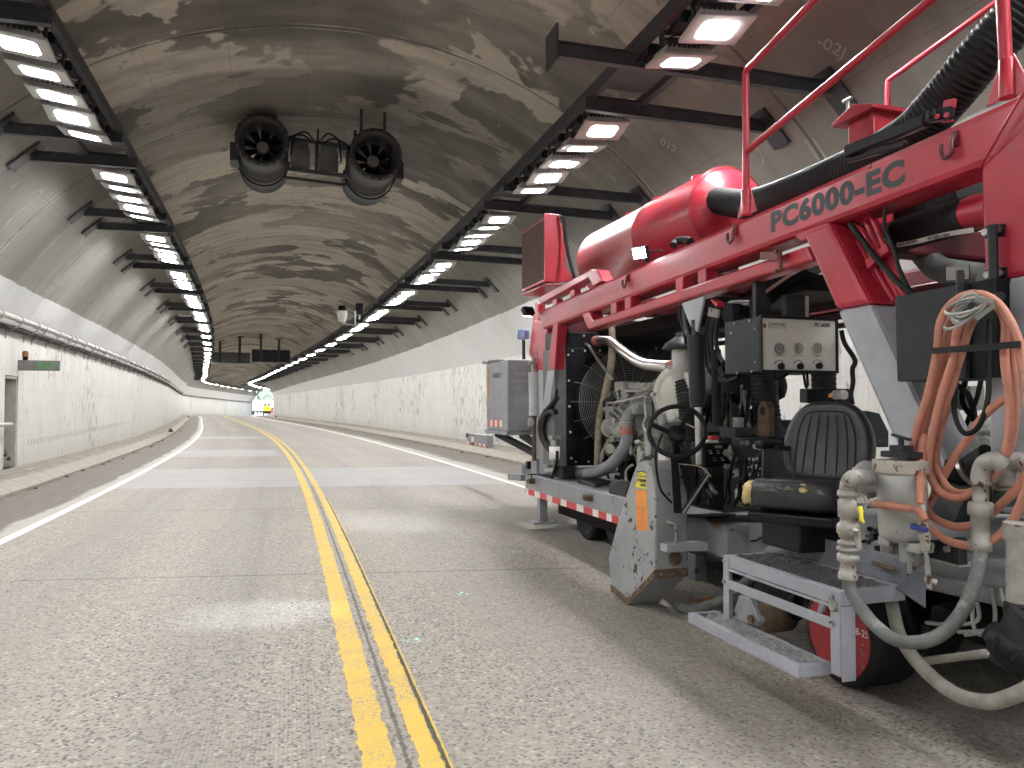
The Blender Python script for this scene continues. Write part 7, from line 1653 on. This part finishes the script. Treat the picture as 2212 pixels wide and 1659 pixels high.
b = MB(); b.box(c2 + UP * 1.1, (1.5, 3.5, .9), rot); b.build('body', gm('bright_red_car', (.55, .05, .06), .3, bump=0), rc, .12)
b = MB(); b.box(c2 + UP * 1.8 + v * .4, (1.3, 2.0, .6), rot); b.build('cabin', gm('car_glass', (.05, .06, .08), .15, bump=0), rc, .1)
b = MB()
for e in (-.6, .6):
    for g in (-1.1, 1.1): b.lathe(c2 + r_ * (e - .1) + v * g + UP * .35, r_, [(0, .35), (.2, .35)], 16)
each(b, 'wheel', M['rubber'], rc)
# wooded slope and trees
MLF = [gm('tree_leaves_a', (.40, .52, .42), .7, var=.4, vs=1, bump=0), gm('tree_leaves_b', (.46, .56, .48), .7, var=.4, vs=1, bump=0)]
MBK = gm('tree_bark', (.10, .08, .06), .9, var=.3, vs=4, bump=.2)
b = MB(); ctr = outp(575, 330); v, r_ = facing(ctr)
rows = []
for i in range(9):
    rows.append([ctr + r_ * x + v * (i * 22 - 20) + UP * (max(0, i - .5) * 7 * (1 + .2 * math.sin(x * .07 + i)) - .2) for x in range(-160, 161, 20)])
b.grid(rows, True); tag(b.build('hill', gm('wooded_slope', (.40, .50, .40), .9, var=.3, vs=.15, bump=0)), kind='structure')
for i, px in enumerate((556, 564, 570, 577, 583, 590)):
    d = 262 + (i * 37 % 40); base = outp(px, d); H_ = 13 + (i * 5 % 7)
    t = empty('tree', base, ['left-hand', 'second', 'third', 'fourth', 'fifth', 'right-hand'][i] + ' pale sunlit tree above the white trailer', 'tree', 'trees behind the trailer')
    b = MB(); b.tube([base, base + UP * H_ * .5 + Vector((.2, .1, 0)), base + UP * H_ * .9], .3, 8, rad=[.35, .22, .06])
    for k in range(5):
        a = k * 2.4; p = base + UP * H_ * (.35 + .1 * k); b.tube([p, p + Vector((math.cos(a) * 2.2, math.sin(a) * 2.2, 1.6))], .1, 6, rad=[.12, .03])
    b.build('trunk', MBK, t)
    b = MB(); vs = []; fs = []
    for k in range(1500):
        a = random.uniform(0, 6.28); zz = random.random(); rr = 3.6 * math.sqrt(random.random()) * (math.sin(math.pi * min(1, zz * .9 + .12)) ** .7) * (1 + .25 * math.sin(3 * a + i))
        p = base + Vector((math.cos(a) * rr, math.sin(a) * rr, H_ * (.22 + .82 * zz))); s_ = random.uniform(.15, .38); n = Vector((random.gauss(0, 1), random.gauss(0, 1), random.gauss(0, 1))).normalized(); u = n.orthogonal().normalized() * s_; w = n.cross(u)
        o = len(vs); vs += [p - u, p + w * .6, p + u, p - w * .6]; fs.append((o, o + 1, o + 2, o + 3))
    b.add(vs, fs); b.build('crown', MLF[i % 2], t)
# portal face
ss_ = []
b = MB(); NA = 40; a0 = math.asin((SPR - ZC) / RAD); kx = HW / (RAD * math.cos(a0))
inn = [P(SE, 6.85, .0)] + [P(SE, CEN + math.cos(a0 + (math.pi - 2 * a0) * k / NA) * RAD * kx * 1.002, ZC + math.sin(a0 + (math.pi - 2 * a0) * k / NA) * RAD * 1.002) for k in range(NA + 1)] + [P(SE, -5.92, 0)]
out_ = []
for p in inn:
    d = p - P(SE, CEN, 2); out_.append(P(SE, CEN, 2) + d.normalized() * 12.5)
out_[0].z = -.9; out_[-1].z = -.9
vs = inn + out_; n = len(inn); fw = [p + AXO * .6 for p in vs]
b.add(vs + fw, [(i, i + 1, n + i + 1, n + i) for i in range(n - 1)] + [(2 * n + i, 3 * n + i, 3 * n + i + 1, 2 * n + i + 1) for i in range(n - 1)] + [(i, 2 * n + i, 2 * n + i + 1, i + 1) for i in range(n - 1)])
tag(b.build('portal_wall', gm('portal_concrete', (.38, .37, .34), .8, var=.15, vs=.6, bump=.1)), 'concrete portal wall framing the daylight at the far tunnel mouth', 'wall')
# ------------------------------------------------------------------ light
w = bpy.data.worlds.new('World'); sc.world = w; w.use_nodes = True; nt = w.node_tree
sky = nt.nodes.new('ShaderNodeTexSky'); sky.sky_type = 'NISHITA'; sky.sun_disc = False; sky.sun_elevation = R(48); sky.sun_rotation = R(200)
bg = nt.nodes['Background']; bg.inputs['Strength'].default_value = .15; nt.links.new(sky.outputs[0], bg.inputs[0])
ld = bpy.data.lights.new('sun', 'SUN'); ld.energy = 5; ld.angle = R(.5); ld.color = (1, .96, .9); so = bpy.data.objects.new('sun', ld); COL.objects.link(so)
az, el = R(200), R(48); sd_ = Vector((math.sin(az) * math.cos(el), math.cos(az) * math.cos(el), math.sin(el))); so.rotation_euler = (-sd_).to_track_quat('-Z', 'Y').to_euler(); so.location = (0, 0, 50)
# lit work lamps of the machine
pool('work_lamp_beam', q('a', 1100, 660, 2.85), U(842, 1130, Z=0), 420, 15)
pool('work_lamp_beam', q('a', 1110, 670, 2.85), U(570, 1325, Z=0), 260, 14)
vs_ = sc.view_settings; vs_.view_transform = 'Standard'; vs_.look = 'None'; vs_.exposure = EXPO; vs_.gamma = 1; vs_.use_curve_mapping = False
sc.cycles.max_bounces = 8; sc.cycles.diffuse_bounces = 5; sc.cycles.glossy_bounces = 3; sc.cycles.transmission_bounces = 2; sc.cycles.sample_clamp_indirect = 6; sc.cycles.caustics_reflective = False; sc.cycles.caustics_refractive = False
sc.cycles.use_denoising = True
